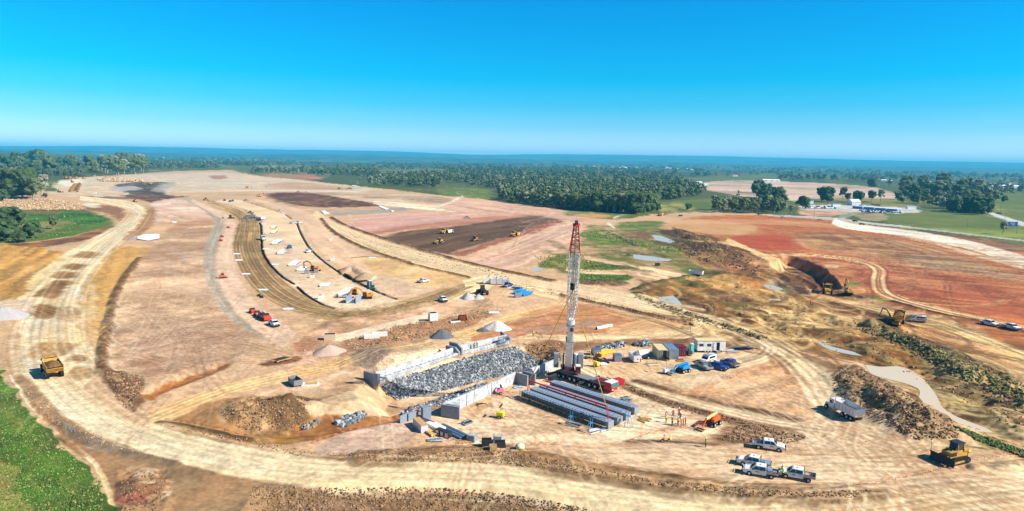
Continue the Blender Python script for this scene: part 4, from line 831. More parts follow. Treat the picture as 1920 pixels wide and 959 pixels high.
# open clearings inside the wood
CLR=[Wn(p) for p in ([(820,355),(880,355),(926,358),(930,372),(870,372)],[(712,320),(830,320),(832,326),(716,330)],[(600,303),(704,304),(704,311),(600,312)],[(1265,340),(1330,332),(1460,330),(1460,340),(1280,349)],[(1295,345),(1560,346),(1690,368),(1640,378),(1400,374),(1330,362)])]
ax=np.array([a[0] for a in ALL]);ay=np.array([a[1] for a in ALL]); keep=np.ones(len(ALL),bool)
for P in CLR: keep&=~inpoly(ax,ay,P)
pat=fbm(ax,ay,260,3,3); keep&=(pat>-.13)|(ay<800)
ALL=[ALL[i] for i in np.nonzero(keep)[0]]; ALL.sort(key=lambda a:a[1]+(3000 if (a[2]<500 or a[2]>1250) else 0))
NSOLO=150
WL=['grey-green eucalyptus in the front row of the big wood','tall eucalyptus in the front row of the big wood','dark dense tree in the front row of the big wood','pale thin-crowned eucalyptus in the front row of the big wood','wide dark tree in the front row of the big wood','slim young eucalyptus in the front row of the big wood']
WG=['grey-green front-row eucalyptus of the big wood','tall front-row eucalyptus of the big wood','dark front-row trees of the big wood','pale front-row eucalyptus of the big wood','wide dark front-row trees of the big wood','slim front-row eucalyptus of the big wood']
for a in ALL[:NSOLO]:
    k=tr.choice([0,1,2,3,4,5,0,1]); H=tr.uniform(13,21); s=H/TH[k]
    o=put(TP[k],0,0,tr.uniform(0,6.3),WL[k],'tree',WG[k],xyz=(a[0],a[1],gz(a[0],a[1])),sc=s)
def woodmass(L,name,label):
    r=np.random.RandomState(3); base=[]
    for k in range(8):
        q=random.Random(40+k); H=[17,19,15,18,14,16,20,12][k]; vs,fs,_=leafcloud(q,H,[11,9,12,9,9,11,10,9][k],60,.9,[.2,.25,.08,.3,.12,.12,.25,.08][k])
        V=np.array([tuple(vs[i]) for f in fs for i in (f if f[0]!=f[3] else (f[0],f[1],f[2],f[2]))]); V=np.vstack([V,[[-.25,0,-1],[.25,0,-1],[.2,0,H*.6],[-.2,0,H*.6],[0,-.25,-1],[0,.25,-1],[0,.2,H*.6],[0,-.2,H*.6]]]); base.append(V)
    VS=[];MI=[]
    for i,a in enumerate(L):
        k=r.randint(8); D=a[1]; s=r.uniform(.62,1.02)*(1+max(0,D-1500)/9000*.4); an=r.uniform(0,6.3); c,sn=math.cos(an),math.sin(an); V=base[k]; 
        w=s*(1+max(0,D-1200)/2500)
        VS.append(np.stack([(V[:,0]*c-V[:,1]*sn)*w+a[0],(V[:,0]*sn+V[:,1]*c)*w+a[1],V[:,2]*s],1)); nf=len(V)//4; mi=np.full(nf,[0,1,0,2,1,0,1,0][r.randint(8)]); mi[-2:]=3; MI.append(mi)
    V=np.vstack(VS).astype(np.float32); MI=np.concatenate(MI); me=bpy.data.meshes.new(name); n=len(V)
    me.vertices.add(n); me.vertices.foreach_set('co',V.ravel()); me.loops.add(n); me.loops.foreach_set('vertex_index',np.arange(n,dtype=np.int32)); me.polygons.add(n//4); me.polygons.foreach_set('loop_start',np.arange(0,n,4,dtype=np.int32)); me.polygons.foreach_set('loop_total',np.full(n//4,4,np.int32))
    for m_ in (leafA,leafB,leafC,bark): me.materials.append(m_)
    me.polygons.foreach_set('material_index',MI.astype(np.int32)); me.update(); me.validate()
    o=bpy.data.objects.new(name,me); COL.objects.link(o); o['kind']='stuff'; o['label']=label; o['category']='woodland'
woodmass(ALL[NSOLO:],'woodland','dense grey-green woodland stretching to the blue hills')
# ---------------- shared materials ----------------
WHT=mat('white_paint',(228,229,230),.35,c2=(206,200,188),ns=1.1); BLK=mat('black_rubber',(28,28,30),.85,spec=.2); DRK=mat('dark_steel',(52,54,58),.6,metal=.3,noise=.3,ns=2); GLS=mat('dark_glass',(22,30,38),.08,spec=.8)
YEL=mat('machine_yellow',(212,154,40),.6,noise=.28,ns=1.2,c2=(164,122,58)); YLG=mat('bright_yellow',(236,214,30),.5); ORG=mat('orange_paint',(222,96,30),.5,noise=.2,ns=2); RED=mat('red_paint',(186,30,34),.45,noise=.2,ns=2); BLU=mat('blue_paint',(26,138,196),.45,noise=.15,ns=2); NAV=mat('navy_blue_paint',(24,66,140),.3); SIL=mat('silver_paint',(150,154,160),.35,metal=.4)
ALU=mat('dull_aluminium',(176,180,184),.4,metal=.5,noise=.15,ns=3); CON=mat('concrete',(196,196,194),.9,noise=.14,ns=.9,c2=(158,158,156),spec=.1); CON2=mat('dark_and_shaded_concrete',(140,142,146),.9,noise=.2,ns=1.2,spec=.1); RUST=mat('rusty_steel',(130,70,38),.9,c2=(78,46,30),ns=1.5,spec=.1); WOOD=mat('timber',(196,158,98),.85,noise=.3,ns=2,spec=.1); CRM=mat('cream_paint',(214,194,138),.55,noise=.1,ns=1); GLV=mat('galvanised_steel',(156,176,190),.4,metal=.6,noise=.15,ns=2)  # CON2 also gives wall faces turned from the sun a painted shade
GRY=mat('grey_paint',(120,124,128),.6,noise=.15,ns=2); TEAL=mat('teal_paint',(30,150,150),.5); GRN=mat('green_mark',(30,130,60),.6); PNK=mat('pink_paint',(228,120,140),.5); MAR=mat('maroon_paint',(104,30,40),.5); SOIL=mat('soil_load',(128,98,62),.95,noise=.4,ns=3,spec=.05); AMB=mat('amber_lamp',(240,140,30),.4); RLT=mat('red_lamp',(200,20,20),.4); RIM=mat('wheel_rim',(190,192,194),.4,metal=.4); ORN=mat('orange_mesh',(246,84,36),.8); PIP=mat('plastic_pipe',(232,234,236),.6); LEN=mat('headlight_lens',(230,236,240),.1,spec=.8)
KIN={}
def wheel(par,x,y,z,r,w,rim=RIM,n=14,name='wheel'):
    s=1 if y>0 else -1; m=MB(); m.cyl((x,y-w/2,z),(x,y+w/2,z),r,BLK,n=n); o=m.build(name,par)
    m=MB(); m.cyl((x,y+s*(w/2-.02),z),(x,y+s*(w/2+.03),z),r*.52,rim,n=10); m.build('rim',o); return o
def loft(m,secs,mt):  # sections (x, half width bottom, z0, half width top, z1)
    vs=[]
    for x,a,z0,b,z1 in secs: vs+=[(x,-a,z0),(x,a,z0),(x,b,z1),(x,-b,z1)]
    fs=[(0,1,2,3),tuple(len(vs)-4+i for i in(3,2,1,0))]
    for i in range(len(secs)-1):
        o=i*4; fs+=[(o+k,o+4+k,o+4+(k+1)%4,o+(k+1)%4) for k in range(4)]
    m.add(vs,fs,mt)
def quad(m,a,b,c,d,mt,th=.02):
    a,b,c,d=map(Vector,(a,b,c,d)); n=(b-a).cross(d-a).normalized()*th; m.add([a,b,c,d,a+n,b+n,c+n,d+n],[(3,2,1,0),(4,5,6,7),(0,1,5,4),(1,2,6,5),(2,3,7,6),(3,0,4,7)],mt)
def ute(paint=WHT,tray='open',logo=True,name='utility_truck'):
    e=root(name); m=MB()
    m.prism([(-.95,.42),(1.0,.38),(2.5,.42),(2.66,.62),(2.6,.92),(2.35,1.04),(1.35,1.14),(-.95,1.14)],-.9,.9,paint)
    loft(m,[(-.93,.88,1.13,.74,1.72),(-.78,.88,1.13,.74,1.79),(.55,.88,1.13,.72,1.80),(.75,.88,1.13,.72,1.74),(1.42,.88,1.12,.80,1.16)],paint)
    b=m.build('body',e,.04)
    m=MB(); quad(m,(.80,.70,1.71),(.80,-.70,1.71),(1.38,-.80,1.20),(1.38,.80,1.20),GLS,-.03); m.build('windscreen',e)
    for s in(1,-1):
        m=MB()
        for x0,x1,xt0,xt1 in((-.8,.2,-.72,.16),(.27,1.18,.24,.66)):
            quad(m,(x0,s*.885,1.18),(x1,s*.885,1.18),(xt1,s*.755,1.68),(xt0,s*.765,1.68),GLS,-.02*s)
        m.build('side_window',e)
        m=MB(); m.box((2.6,s*.66,.83),(.14,.36,.17),LEN); m.build('headlight',e)
        if logo:
            m=MB(); m.prism([(.1,.78),(.45,.80),(.8,.74),(.62,.90),(.34,.96)],s*.902,s*.915,GRN); m.build('door_logo',e)
        m=MB(); m.box((1.15,s*1.02,1.2),(.12,.2,.16),BLK); m.build('mirror',e)
    m=MB(); m.box((2.74,0,.58),(.14,1.7,.34),BLK); m.bar((2.8,-.6,.75),(2.8,.6,.75),.07,.07,BLK); m.bar((2.8,-.6,.5),(2.8,-.6,1.0),.07,.07,BLK); m.bar((2.8,.6,.5),(2.8,.6,1.0),.07,.07,BLK); m.bar((2.8,-.6,1.0),(2.8,.6,1.0),.07,.07,BLK); m.build('bull_bar',e)
    m=MB(); m.box((-1.85,0,.62),(1.8,1.0,.2),DRK); m.box((-1.86,0,.79),(1.76,1.86,.08),ALU)
    if tray!='tub':
        for s in(1,-1): m.box((-1.86,s*.92,.96),(1.76,.04,.27),ALU)
        m.box((-2.73,0,.96),(.04,1.86,.27),ALU)
    else:
        for s in(1,-1): m.box((-1.86,s*.90,.82),(1.8,.08,.6),paint)
        m.box((-2.73,0,.85),(.08,1.8,.55),paint)
    m.build('tray',e,.01)
    m=MB()
    for s in(1,-1): m.bar((-1.02,s*.85,.85),(-1.02,s*.8,1.82),.06,.06,BLK)
    m.bar((-1.02,-.8,1.82),(-1.02,.8,1.82),.06,.06,BLK); m.bar((-1.02,-.83,1.4),(-1.02,.83,1.4),.05,.05,BLK); m.build('headboard',e)
    if tray=='boxes':
        m=MB(); m.box((-1.4,.0,1.15),(.7,1.7,.5),ALU); m.build('toolbox',e,.03); m=MB(); m.box((-2.2,.45,1.05),(.6,.6,.35),ALU); m.cyl((-2.2,-.4,.86),(-2.2,-.4,1.08),.36,BLK); m.build('tray_load',e)
    elif tray=='flat':
        m=MB(); m.box((-1.8,0,1.1),(1.6,1.8,.1),ALU); m.box((-1.5,.3,1.25),(.7,.8,.22),GLV); m.build('tray_cover',e)
    elif tray=='load':
        m=MB(); m.box((-1.5,.2,1.0),(.5,.9,.3),WOOD); m.box((-2.2,-.2,.95),(.5,.6,.22),DRK); m.box((-2.1,.5,.98),(.3,.4,.3),RUST); m.build('tray_load',e)
    elif tray=='heap':
        r=random.Random(4); m=MB()
        for _ in range(60): m.box((r.uniform(-2.6,-1.1),r.uniform(-.8,.8),r.uniform(.9,1.35)),(r.uniform(.2,.6),r.uniform(.05,.12),.08),r.choice([WOOD,DRK,GRY]),rz=r.uniform(0,3),ry=r.uniform(-.3,.3))
        m.build('tray_load',e)
    for x in(1.62,-1.72):
        for s in(1,-1): wheel(e,x,s*.82,.39,.39,.26)
    m=MB(); m.box((0,0,1.84),(.12,.5,.07),AMB); m.build('beacon',e)
    return e
def wagon():
    e=root('site_van'); m=MB(); m.prism([(-2.3,.45),(2.3,.45),(2.35,.9),(2.1,1.2),(1.5,1.3),(.9,2.1),(-2.25,2.15),(-2.35,1.3)],-.92,.92,WHT); m.build('body',e,.05)
    m=MB(); quad(m,(.94,.8,2.02),(.94,-.8,2.02),(1.5,-.84,1.36),(1.5,.84,1.36),GLS,-.03); m.build('windscreen',e)
    for s in(1,-1): m=MB(); m.box((-.5,s*.925,1.65),(2.3,.02,.5),GLS); m.build('side_window',e); m=MB(); m.box((-.3,s*.93,.95),(1.8,.015,.22),RED); m.box((.6,s*.932,1.15),(.7,.015,.2),YLG); m.build('side_stripe',e)
    for x in(1.5,-1.5):
        for s in(1,-1): wheel(e,x,s*.84,.4,.4,.26)
    m=MB(); m.box((-2.33,0,1.25),(.06,1.5,.5),YLG); m.build('rear_panel',e); m=MB(); m.box((0,0,2.2),(1.8,1.5,.08),ALU); m.build('roof_rack',e); return e
def tipper(cab=WHT,bin_=WHT,load=False,name='tipper_truck',bonnet=True):
    e=root(name); m=MB()
    if bonnet: loft(m,[(3.0,.9,.7,.7,1.55),(4.3,.95,.7,.62,1.45),(4.45,.9,.7,.6,1.35)],cab)
    m.prism([(1.5,.75),(3.05,.75),(3.05,1.6),(2.8,2.6),(2.6,2.75),(1.5,2.75)],-1.1,1.1,cab); m.build('cab',e,.05)
    m=MB(); quad(m,(2.86,.95,2.55),(2.86,-.95,2.55),(3.07,-.98,1.7),(3.07,.98,1.7),GLS,-.03); m.build('windscreen',e)
    for s in(1,-1): m=MB(); m.box((2.35,s*1.105,2.05),(.8,.02,.6),GLS); m.build('side_window',e)
    m=MB(); m.box((-1.2,0,.85),(6.2,.9,.25),DRK); m.box((1.25,.9,1.0),(.9,.5,.6),ALU); m.cyl((1.35,.95,1.0),(1.35,.95,3.2),.08,ALU); m.cyl((1.35,-.95,1.0),(1.35,-.95,3.2),.08,ALU); m.build('chassis',e)
    m=MB(); t=.06; x0,x1,z0,z1,hw=-4.3,1.0,1.15,2.65,1.25
    m.box(((x0+x1)/2,0,z0),(x1-x0,2*hw-.3,t),bin_)
    for s in(1,-1):
        m.box(((x0+x1)/2,s*hw,(z0+z1)/2+.05),(x1-x0,t,z1-z0),bin_); m.box(((x0+x1)/2,s*(hw+.04),z1+.1),(x1-x0+.1,.14,.12),ALU)
        for k in range(6): m.box((x0+.5+k*.9,s*(hw+.045),(z0+z1)/2),(.08,.05,z1-z0-.1),ALU)
    m.box((x1,0,(z0+z1)/2+.05),(t,2*hw,z1-z0),bin_); m.box((x0,0,(z0+z1)/2+.05),(t,2*hw,z1-z0),GRY)
    m.box(((x0+x1)/2,0,(z0+z1)/2-.1),(x1-x0-.2,2*hw-.2,.05) if load else (x1-x0-.2,2*hw-.2,.02),SOIL if load else DRK)
    m.build('tipping_bin',e)
    m=MB(); m.box((x0-.05,.9,1.35),(.04,.4,.25),AMB); m.box((x0-.05,-.9,1.35),(.04,.4,.25),AMB); m.build('tail_light',e)
    for x in(3.7,-.9,-2.2,-3.3):
        for s in(1,-1): wheel(e,x,s*1.0,.52,.52,.34)
    return e
def haul_truck():
    e=root('articulated_dump_truck'); m=MB(); m.prism([(1.9,1.1),(4.9,1.0),(5.0,1.6),(4.7,2.1),(3.4,2.35),(1.9,2.35)],-1.1,1.1,YEL); m.box((2.5,0,1.0),(1.6,1.2,.6),DRK); m.build('engine_body',e,.06)
    m=MB(); loft(m,[(1.7,.85,2.3,.8,3.6),(3.0,.85,2.3,.75,3.55),(3.3,.85,2.3,.75,2.6)],DRK); m.box((2.3,0,3.66),(1.6,1.8,.1),YEL); m.build('cab',e)
    m=MB(); m.box((2.3,.84,2.95),(1.1,.04,.8),GLS); m.box((2.3,-.84,2.95),(1.1,.04,.8),GLS); m.build('cab_window',e)
    m=MB(); m.prism([(-5.0,2.9),(-5.1,2.2),(-4.0,1.6),(1.0,1.6),(1.5,3.3),(.9,3.3),(.7,2.2),(-3.8,1.9),(-4.8,2.95)],-1.55,-1.45,YEL)
    m.prism([(-5.1,2.85),(-4.0,1.55),(1.0,1.55),(1.3,3.2),(-5.0,3.0)],-1.62,-1.52,YEL); m.prism([(-5.1,2.85),(-4.0,1.55),(1.0,1.55),(1.3,3.2),(-5.0,3.0)],1.52,1.62,YEL)
    m.box((-1.5,0,1.6),(5.2,3.1,.12),YEL); m.bar((1.1,0,1.6),(1.45,0,3.4),3.1,.1,YEL); m.bar((-4.0,0,1.55),(-5.1,0,2.6),3.1,.1,YEL); m.build('dump_body',e)
    m=MB(); r=random.Random(3); n=12; vs=[];fs=[]
    for i in range(n+1):
        for j in range(n+1):
            x=-4.6+5.6*i/n;y=-1.45+2.9*j/n; h=2.75+.75*(1-abs(2*i/n-1)**2)*(1-abs(2*j/n-1)**2)+r.uniform(-.07,.07); vs.append((x,y,h))
    for i in range(n):
        for j in range(n): a=i*(n+1)+j; fs.append((a,a+1,a+n+2,a+n+1))
    m.add(vs,fs,SOIL); m.build('soil_load',e)
    for x in(3.4,-1.2,-3.1):
        for s in(1,-1): wheel(e,x,s*1.35,.9,.9,.65)
    for s in(1,-1): m=MB(); m.box((3.2,s*1.4,2.9),(.1,.35,.5),BLK); m.bar((3.2,s*.85,2.8),(3.2,s*1.4,2.8),.06,.06,BLK); m.build('mirror',e)
    return e
def track(par,y,L,h=.85,w=.6):
    m=MB(); k=7; prof=[]
    for i in range(k+1): a=-math.pi/2+math.pi*i/k; prof.append((L/2-h/2+h/2*math.cos(a),h/2+h/2*math.sin(a)))
    for i in range(k+1): a=math.pi/2+math.pi*i/k; prof.append((-L/2+h/2+h/2*math.cos(a),h/2+h/2*math.sin(a)))
    m.prism(prof,y-w/2,y+w/2,BLK); o=m.build('track',par)
    m=MB(); s=1 if y>0 else -1; m.box((0,y+s*(w/2+.02),h*.5),(L*.7,.05,h*.3),DRK)
    for q in(-1,1): m.cyl((q*(L/2-h/2),y+s*w/2,h/2),(q*(L/2-h/2),y+s*(w/2+.06),h/2),h*.33,DRK,n=10)
    m.build('track_frame',o)
def excavator(P=YEL,sz=1.0,slew=0.0,curl=0,name='excavator'):
    e=root(name); track(e,1.2,4.4); track(e,-1.2,4.4); m=MB(); m.box((0,0,.75),(2.2,2.0,.45),DRK); m.build('undercarriage',e)
    Q=Matrix.Rotation(slew,4,'Z')
    def B(f,nm,bev=0):
        m=MB(); m.M=Q; f(m); return m.build(nm,e,bev)
    B(lambda m:(m.prism([(1.5,1.05),(1.5,1.9),(-.6,2.1),(-2.1,2.0),(-2.3,1.5),(-2.2,1.05)],-1.35,.25,P),m.prism([(.1,1.05),(.1,2.0),(-2.1,2.0),(-2.3,1.5),(-2.2,1.05)],.25,1.35,P)),'house',.06)
    B(lambda m:(m.box((-2.25,0,1.5),(.7,2.7,.9),P),m.box((-1.2,-.3,2.15),(1.2,.9,.2),DRK)),'counterweight',.1)
    c=B(lambda m:(m.prism([(.1,1.1),(1.7,1.1),(1.75,1.9),(1.4,2.95),(.1,3.0)],.45,1.35,DRK),m.box((.75,.9,3.03),(1.4,.95,.08),P)),'cab',.04)
    B(lambda m:(m.box((.8,1.36,2.3),(1.1,.03,1.1),GLS),m.bar((1.62,.9,2.2),(1.75,.9,1.7),.7,.03,GLS)),'cab_window')
    if curl==0: A=[(1.2,1.7),(2.6,3.9),(4.3,4.6),(6.6,3.9)];S=[(6.6,4.1),(6.4,1.6)];bk=(6.4,1.3)
    elif curl==1: A=[(1.2,1.7),(1.9,4.6),(3.0,6.0),(4.6,6.4)];S=[(4.6,6.6),(5.3,3.9)];bk=(5.3,3.6)
    else: A=[(1.2,1.7),(2.8,3.4),(4.6,3.8),(6.6,2.8)];S=[(6.6,3.1),(5.4,1.0)];bk=(5.3,.6)
    B(lambda m:[m.bar((A[i][0],-.25,A[i][1]),(A[i+1][0],-.25,A[i+1][1]),.42,.6 if i<2 else .48,P) for i in range(3)],'boom')
    B(lambda m:(m.bar((S[0][0],-.25,S[0][1]),(S[1][0],-.25,S[1][1]),.34,.44,P),m.bar((A[2][0],-.25,A[2][1]+.45),(S[0][0]+.1,-.25,S[0][1]+.2),.14,.14,ALU)),'stick')
    bx,bz=bk; B(lambda m:m.prism([(bx+.3,bz+.2),(bx+.1,bz-.7),(bx-.5,bz-1.0),(bx-1.1,bz-.5),(bx-.9,bz-.3),(bx-.4,bz-.6),(bx-.1,bz+.2)],-.85,.35,DRK),'bucket')
    B(lambda m:(m.bar((1.4,.05,1.5),(2.6,.05,3.6),.16,.16,ALU),m.bar((1.4,-.55,1.5),(2.6,-.55,3.6),.16,.16,ALU)),'boom_cylinder')
    e.scale=(sz,)*3; return e
def dozer():
    e=root('bulldozer'); track(e,1.15,4.2,1.15,.62); track(e,-1.15,4.2,1.15,.62)
    m=MB(); m.prism([(-2.0,.9),(2.0,.9),(2.15,1.2),(2.1,2.1),(.4,2.25),(-2.0,2.1)],-.8,.8,YEL); m.box((-1.6,0,2.2),(1.2,1.9,.5),YEL); m.build('body',e,.06)
    m=MB(); m.box((1.3,0,1.65),(1.5,1.64,.7),DRK); m.cyl((1.3,.3,2.1),(1.3,.3,2.9),.12,BLK); m.cyl((1.6,-.3,2.1),(1.6,-.3,2.6),.1,BLK); m.build('engine_bay',e)
    m=MB(); loft(m,[(-1.2,.75,2.2,.7,3.35),(.3,.75,2.2,.65,3.3),(.6,.7,2.2,.6,2.6)],GLS); m.build('cab',e)
    m=MB(); m.box((-.4,0,3.42),(1.9,1.7,.14),DRK); 
    for x in(-1.15,.3):
        for y in(-.74,.74): m.bar((x,y,2.2),(x,y,3.4),.1,.1,YEL)
    m.build('rollover_frame',e)
    m=MB(); prof=[(3.0,.05),(2.75,.5),(2.7,1.0),(2.95,1.55),(3.05,1.6),(2.85,1.0),(2.9,.5),(3.1,.1)]; m.prism(prof,-2.2,2.2,DRK); m.build('blade',e)
    m=MB()
    for s in(1,-1): m.bar((-.3,s*1.55,.6),(2.75,s*1.55,.5),.22,.3,YEL); m.bar((2.0,s*.5,1.5),(2.8,s*.7,1.2),.12,.12,ALU)
    m.build('push_arm',e)
    m=MB(); m.bar((-2.1,0,1.3),(-2.9,0,1.3),1.0,.35,YEL); m.bar((-2.9,0,1.9),(-3.1,0,.3),.25,.35,DRK); m.cyl((-2.3,.6,1.9),(-3.0,.6,1.5),.14,YLG); m.build('ripper',e)
    m=MB(); m.bar((2.9,-2.1,1.5),(2.9,-2.1,3.1),.08,.08,ALU); m.dome((2.9,-2.1,3.1),.16,WHT); m.build('positioning_mast',e); return e
def scraper(back=YEL):
    e=root('scraper'); m=MB(); m.prism([(2.6,1.0),(5.9,.9),(6.0,1.9),(4.4,2.4),(2.6,2.4)],-1.1,1.1,YEL); m.build('tractor_body',e,.05)
    m=MB(); loft(m,[(2.5,.75,2.35,.7,3.5),(3.9,.75,2.35,.65,3.45),(4.2,.7,2.35,.6,2.6)],GLS); m.box((3.2,0,3.55),(1.6,1.6,.1),YEL); m.build('cab',e)
    m=MB(); m.bar((2.6,0,2.2),(1.2,0,3.0),.7,.6,YEL); m.bar((1.2,0,3.0),(.2,0,2.2),2.6,.4,YEL); m.build('gooseneck',e)
    m=MB()
    for s in(1,-1): m.prism([(.6,.6),(.9,2.4),(-3.0,2.6),(-3.6,1.5),(-3.2,.6)],s*1.55-.07,s*1.55+.07,back)
    m.box((-1.3,0,.6),(4.0,3.0,.12),back); m.bar((-3.4,0,.6),(-3.1,0,2.6),3.0,.12,back); m.build('bowl',e)
    m=MB(); m.box((-1.2,0,1.9),(3.6,2.9,.1),SOIL); m.build('soil_load',e)
    m=MB(); m.prism([(-3.3,1.0),(-3.2,2.1),(-5.6,2.1),(-6.0,1.6),(-5.9,1.0)],-.9,.9,back); m.build('rear_engine',e,.05)
    for x in(4.4,-4.6):
        for s in(1,-1): wheel(e,x,s*1.3,.95,.95,.7)
    return e
def grader():
    e=root('grader'); m=MB(); m.prism([(-3.6,1.0),(-.6,1.0),(-.6,2.2),(-3.7,2.0)],-.7,.7,YEL); m.build('engine_body',e,.05)
    m=MB(); m.box((-.1,0,2.35),(1.4,1.5,1.7),GLS); m.box((-.1,0,3.25),(1.6,1.7,.1),YEL); m.build('cab',e)
    m=MB(); m.bar((.5,0,2.0),(3.6,0,1.7),.35,.4,YEL); m.bar((3.6,0,1.7),(4.2,0,1.1),.4,.5,YEL); m.build('front_frame',e)
    m=MB(); m.box((1.6,0,.55),(.12,3.8,.65),DRK,rz=.5); m.cyl((1.6,0,.9),(1.6,0,1.1),.8,YEL); m.build('blade',e)
    m=MB(); m.box((4.6,0,1.2),(.5,1.6,.5),YEL); m.build('counterweight',e); m=MB(); m.bar((-3.7,0,1.3),(-4.7,0,1.0),1.4,.3,YEL); m.build('ripper',e)
    for x in(4.0,-1.4,-3.1):
        for s in(1,-1): wheel(e,x,s*1.05,.72,.72,.42)
    return e
def roller():
    e=root('soil_compactor'); m=MB(); m.prism([(-2.9,.9),(-.3,.9),(-.3,1.9),(-2.8,1.8)],-.85,.85,YEL); m.build('engine_body',e,.05)
    m=MB(); m.box((.1,0,2.2),(1.2,1.4,1.5),GLS); m.box((.1,0,3.0),(1.4,1.6,.1),YEL); m.build('cab',e)
    m=MB(); m.cyl((2.0,-1.1,.8),(2.0,1.1,.8),.8,DRK,n=18); m.build('drum',e); m=MB()
    for s in(1,-1): m.bar((.3,s*1.2,1.0),(2.9,s*1.2,.8),.16,.4,YEL)
    m.bar((2.9,-1.2,.8),(2.9,1.2,.8),.2,.4,YEL); m.bar((-.3,0,1.1),(1.0,0,1.0),.8,.5,YEL); m.build('drum_frame',e)
    for s in(1,-1): wheel(e,-1.7,s*.95,.78,.78,.6)
    return e
def loader():
    e=root('wheel_loader'); m=MB(); m.prism([(-3.2,.9),(-.2,.9),(-.2,2.0),(-3.2,1.8)],-.85,.85,DRK); m.build('engine_body',e,.05)
    m=MB(); m.box((.3,0,2.5),(1.3,1.4,1.6),GLS); m.box((.3,0,3.35),(1.4,1.5,.1),RUST); m.build('cab',e); m=MB()
    for s in(1,-1): m.bar((.9,s*.5,1.9),(3.2,s*.5,.9),.25,.4,RUST)
    m.build('lift_arm',e); m=MB(); m.prism([(3.1,.1),(4.4,.1),(4.3,.25),(3.3,.4),(3.2,1.3),(3.0,1.3)],-1.5,1.5,RUST); m.build('bucket',e)
    for x in(1.6,-1.9):
        for s in(1,-1): wheel(e,x,s*1.1,.85,.85,.6,DRK)
    return e
def small_machine(P,name='compact_track_loader'):
    e=root(name); track(e,.6,1.9,.6,.35); track(e,-.6,1.9,.6,.35); m=MB(); m.prism([(-1.1,.5),(.9,.5),(.9,1.1),(-1.1,1.4)],-.5,.5,P); m.build('body',e,.04); m=MB(); m.box((.05,0,1.6),(1.0,.95,1.0),GLS); m.box((.05,0,2.14),(1.1,1.05,.08),P); m.build('cab',e)
    m=MB(); m.bar((-.8,0,1.5),(1.4,0,.9),1.2,.12,P); m.prism([(1.3,.1),(2.0,.1),(1.4,.6)],-.8,.8,DRK); m.build('bucket',e); return e
def boom_lift(P,name='boom_lift'):
    e=root(name); m=MB(); m.box((0,0,.75),(2.6,1.6,.4),DRK); m.build('chassis',e)
    m=MB(); m.prism([(-1.3,.95),(1.1,.95),(1.0,1.5),(-.2,1.9),(-1.3,1.8)],-.9,-.15,P); m.prism([(-1.3,.95),(1.1,.95),(1.0,1.5),(-.2,1.9),(-1.3,1.8)],.25,.9,P); m.build('turret_cover',e,.08)
    m=MB(); m.bar((-1.4,.05,1.6),(-1.2,.05,2.3),.3,.4,P); m.bar((-1.3,.05,2.2),(2.6,.05,1.9),.34,.4,CRM if P is ORG else P); m.bar((2.6,.05,1.9),(3.3,.05,1.0),.2,.24,P); m.bar((3.3,.05,1.0),(3.9,.05,.6),.18,.2,P); m.build('boom',e)
    m=MB(); z0=.35
    for z in(z0,z0+.55,z0+1.1):
        for a,b in(((3.9,-.9),(3.9,.9)),((4.7,-.9),(4.7,.9)),((3.9,-.9),(4.7,-.9)),((3.9,.9),(4.7,.9))): m.bar((*a,z),(*b,z),.05,.05,YLG if z==z0 else P)
    for x in(3.9,4.7):
        for y in(-.9,0,.9): m.bar((x,y,z0),(x,y,z0+1.1),.05,.05,P)
    m.box((4.3,0,z0),(.8,1.8,.05),DRK); m.build('basket',e)
    for x in(.95,-.95):
        for s in(1,-1): wheel(e,x,s*.95,.48,.48,.34)
    return e
def light_tower(P,h=3.0,name='lighting_tower'):
    e=root(name); m=MB(); m.box((0,0,.85),(1.5,1.0,.85),P,tp=.9); m.build('generator_housing',e,.05)
    m=MB(); m.cyl((.0,0,1.2),(.0,0,h),.07,ALU); m.build('mast',e); m=MB(); m.bar((0,-.7,h),(0,.7,h),.06,.06,BLK)
    for y in(-.6,-.2,.2,.6): m.box((.12,y,h+.12),(.22,.34,.3),BLK,ry=.4)
    m.build('lamp_head',e); m=MB(); m.bar((.7,0,.45),(1.9,0,.4),.08,.08,BLK); m.bar((-.6,-.9,.3),(-.6,.9,.3),.06,.06,BLK); m.bar((.6,-.9,.3),(.6,.9,.3),.06,.06,BLK); m.build('drawbar',e)
    for s in(1,-1): wheel(e,0,s*.62,.32,.32,.18)
    return e
def container(P,L=6.06,doors=True,open_=0,D=None,name='shipping_container'):
    e=root(name); m=MB(); w,h=2.44,2.59; n=int(L/.28); 
    for s in(1,-1):
        vs=[];fs=[]
        for i in range(2*n+1):
            x=-L/2+.08+(L-.16)*i/(2*n); y=s*(w/2-(.0 if (i//1)%2 else .05)); vs+=[(x,y,.16),(x,y,h-.1)]
        for i in range(2*n): fs.append((2*i,2*i+2,2*i+3,2*i+1))
        m.add(vs,fs,P)
    m.box((0,0,h-.04),(L,w,.08),P); m.box((0,0,.1),(L,w,.16),P); m.box((-L/2+.04,0,h/2),(.06,w-.1,h-.2),P)
    for x in(-L/2+.07,L/2-.07):
        for y in(-w/2+.07,w/2-.07): m.box((x,y,h/2),(.15,.15,h+.01),P)
    m.build('shell',e)
    for s in(1,-1):
        m=MB(); hx=L/2+.03; yy=s*(w/2-.05)
        if open_ and (open_==2 or s==open_): m.box((hx+.57,s*(w/2+.02),h/2),(1.15,.06,h-.3),D or GRY)
        else:
            m.box((hx,s*.59,h/2),(.06,1.13,h-.3),D or P)
            for k in(.35,.85): m.cyl((hx+.05,s*k,.3),(hx+.05,s*k,h-.25),.025,ALU,n=5)
        m.build('door',e)
    return e
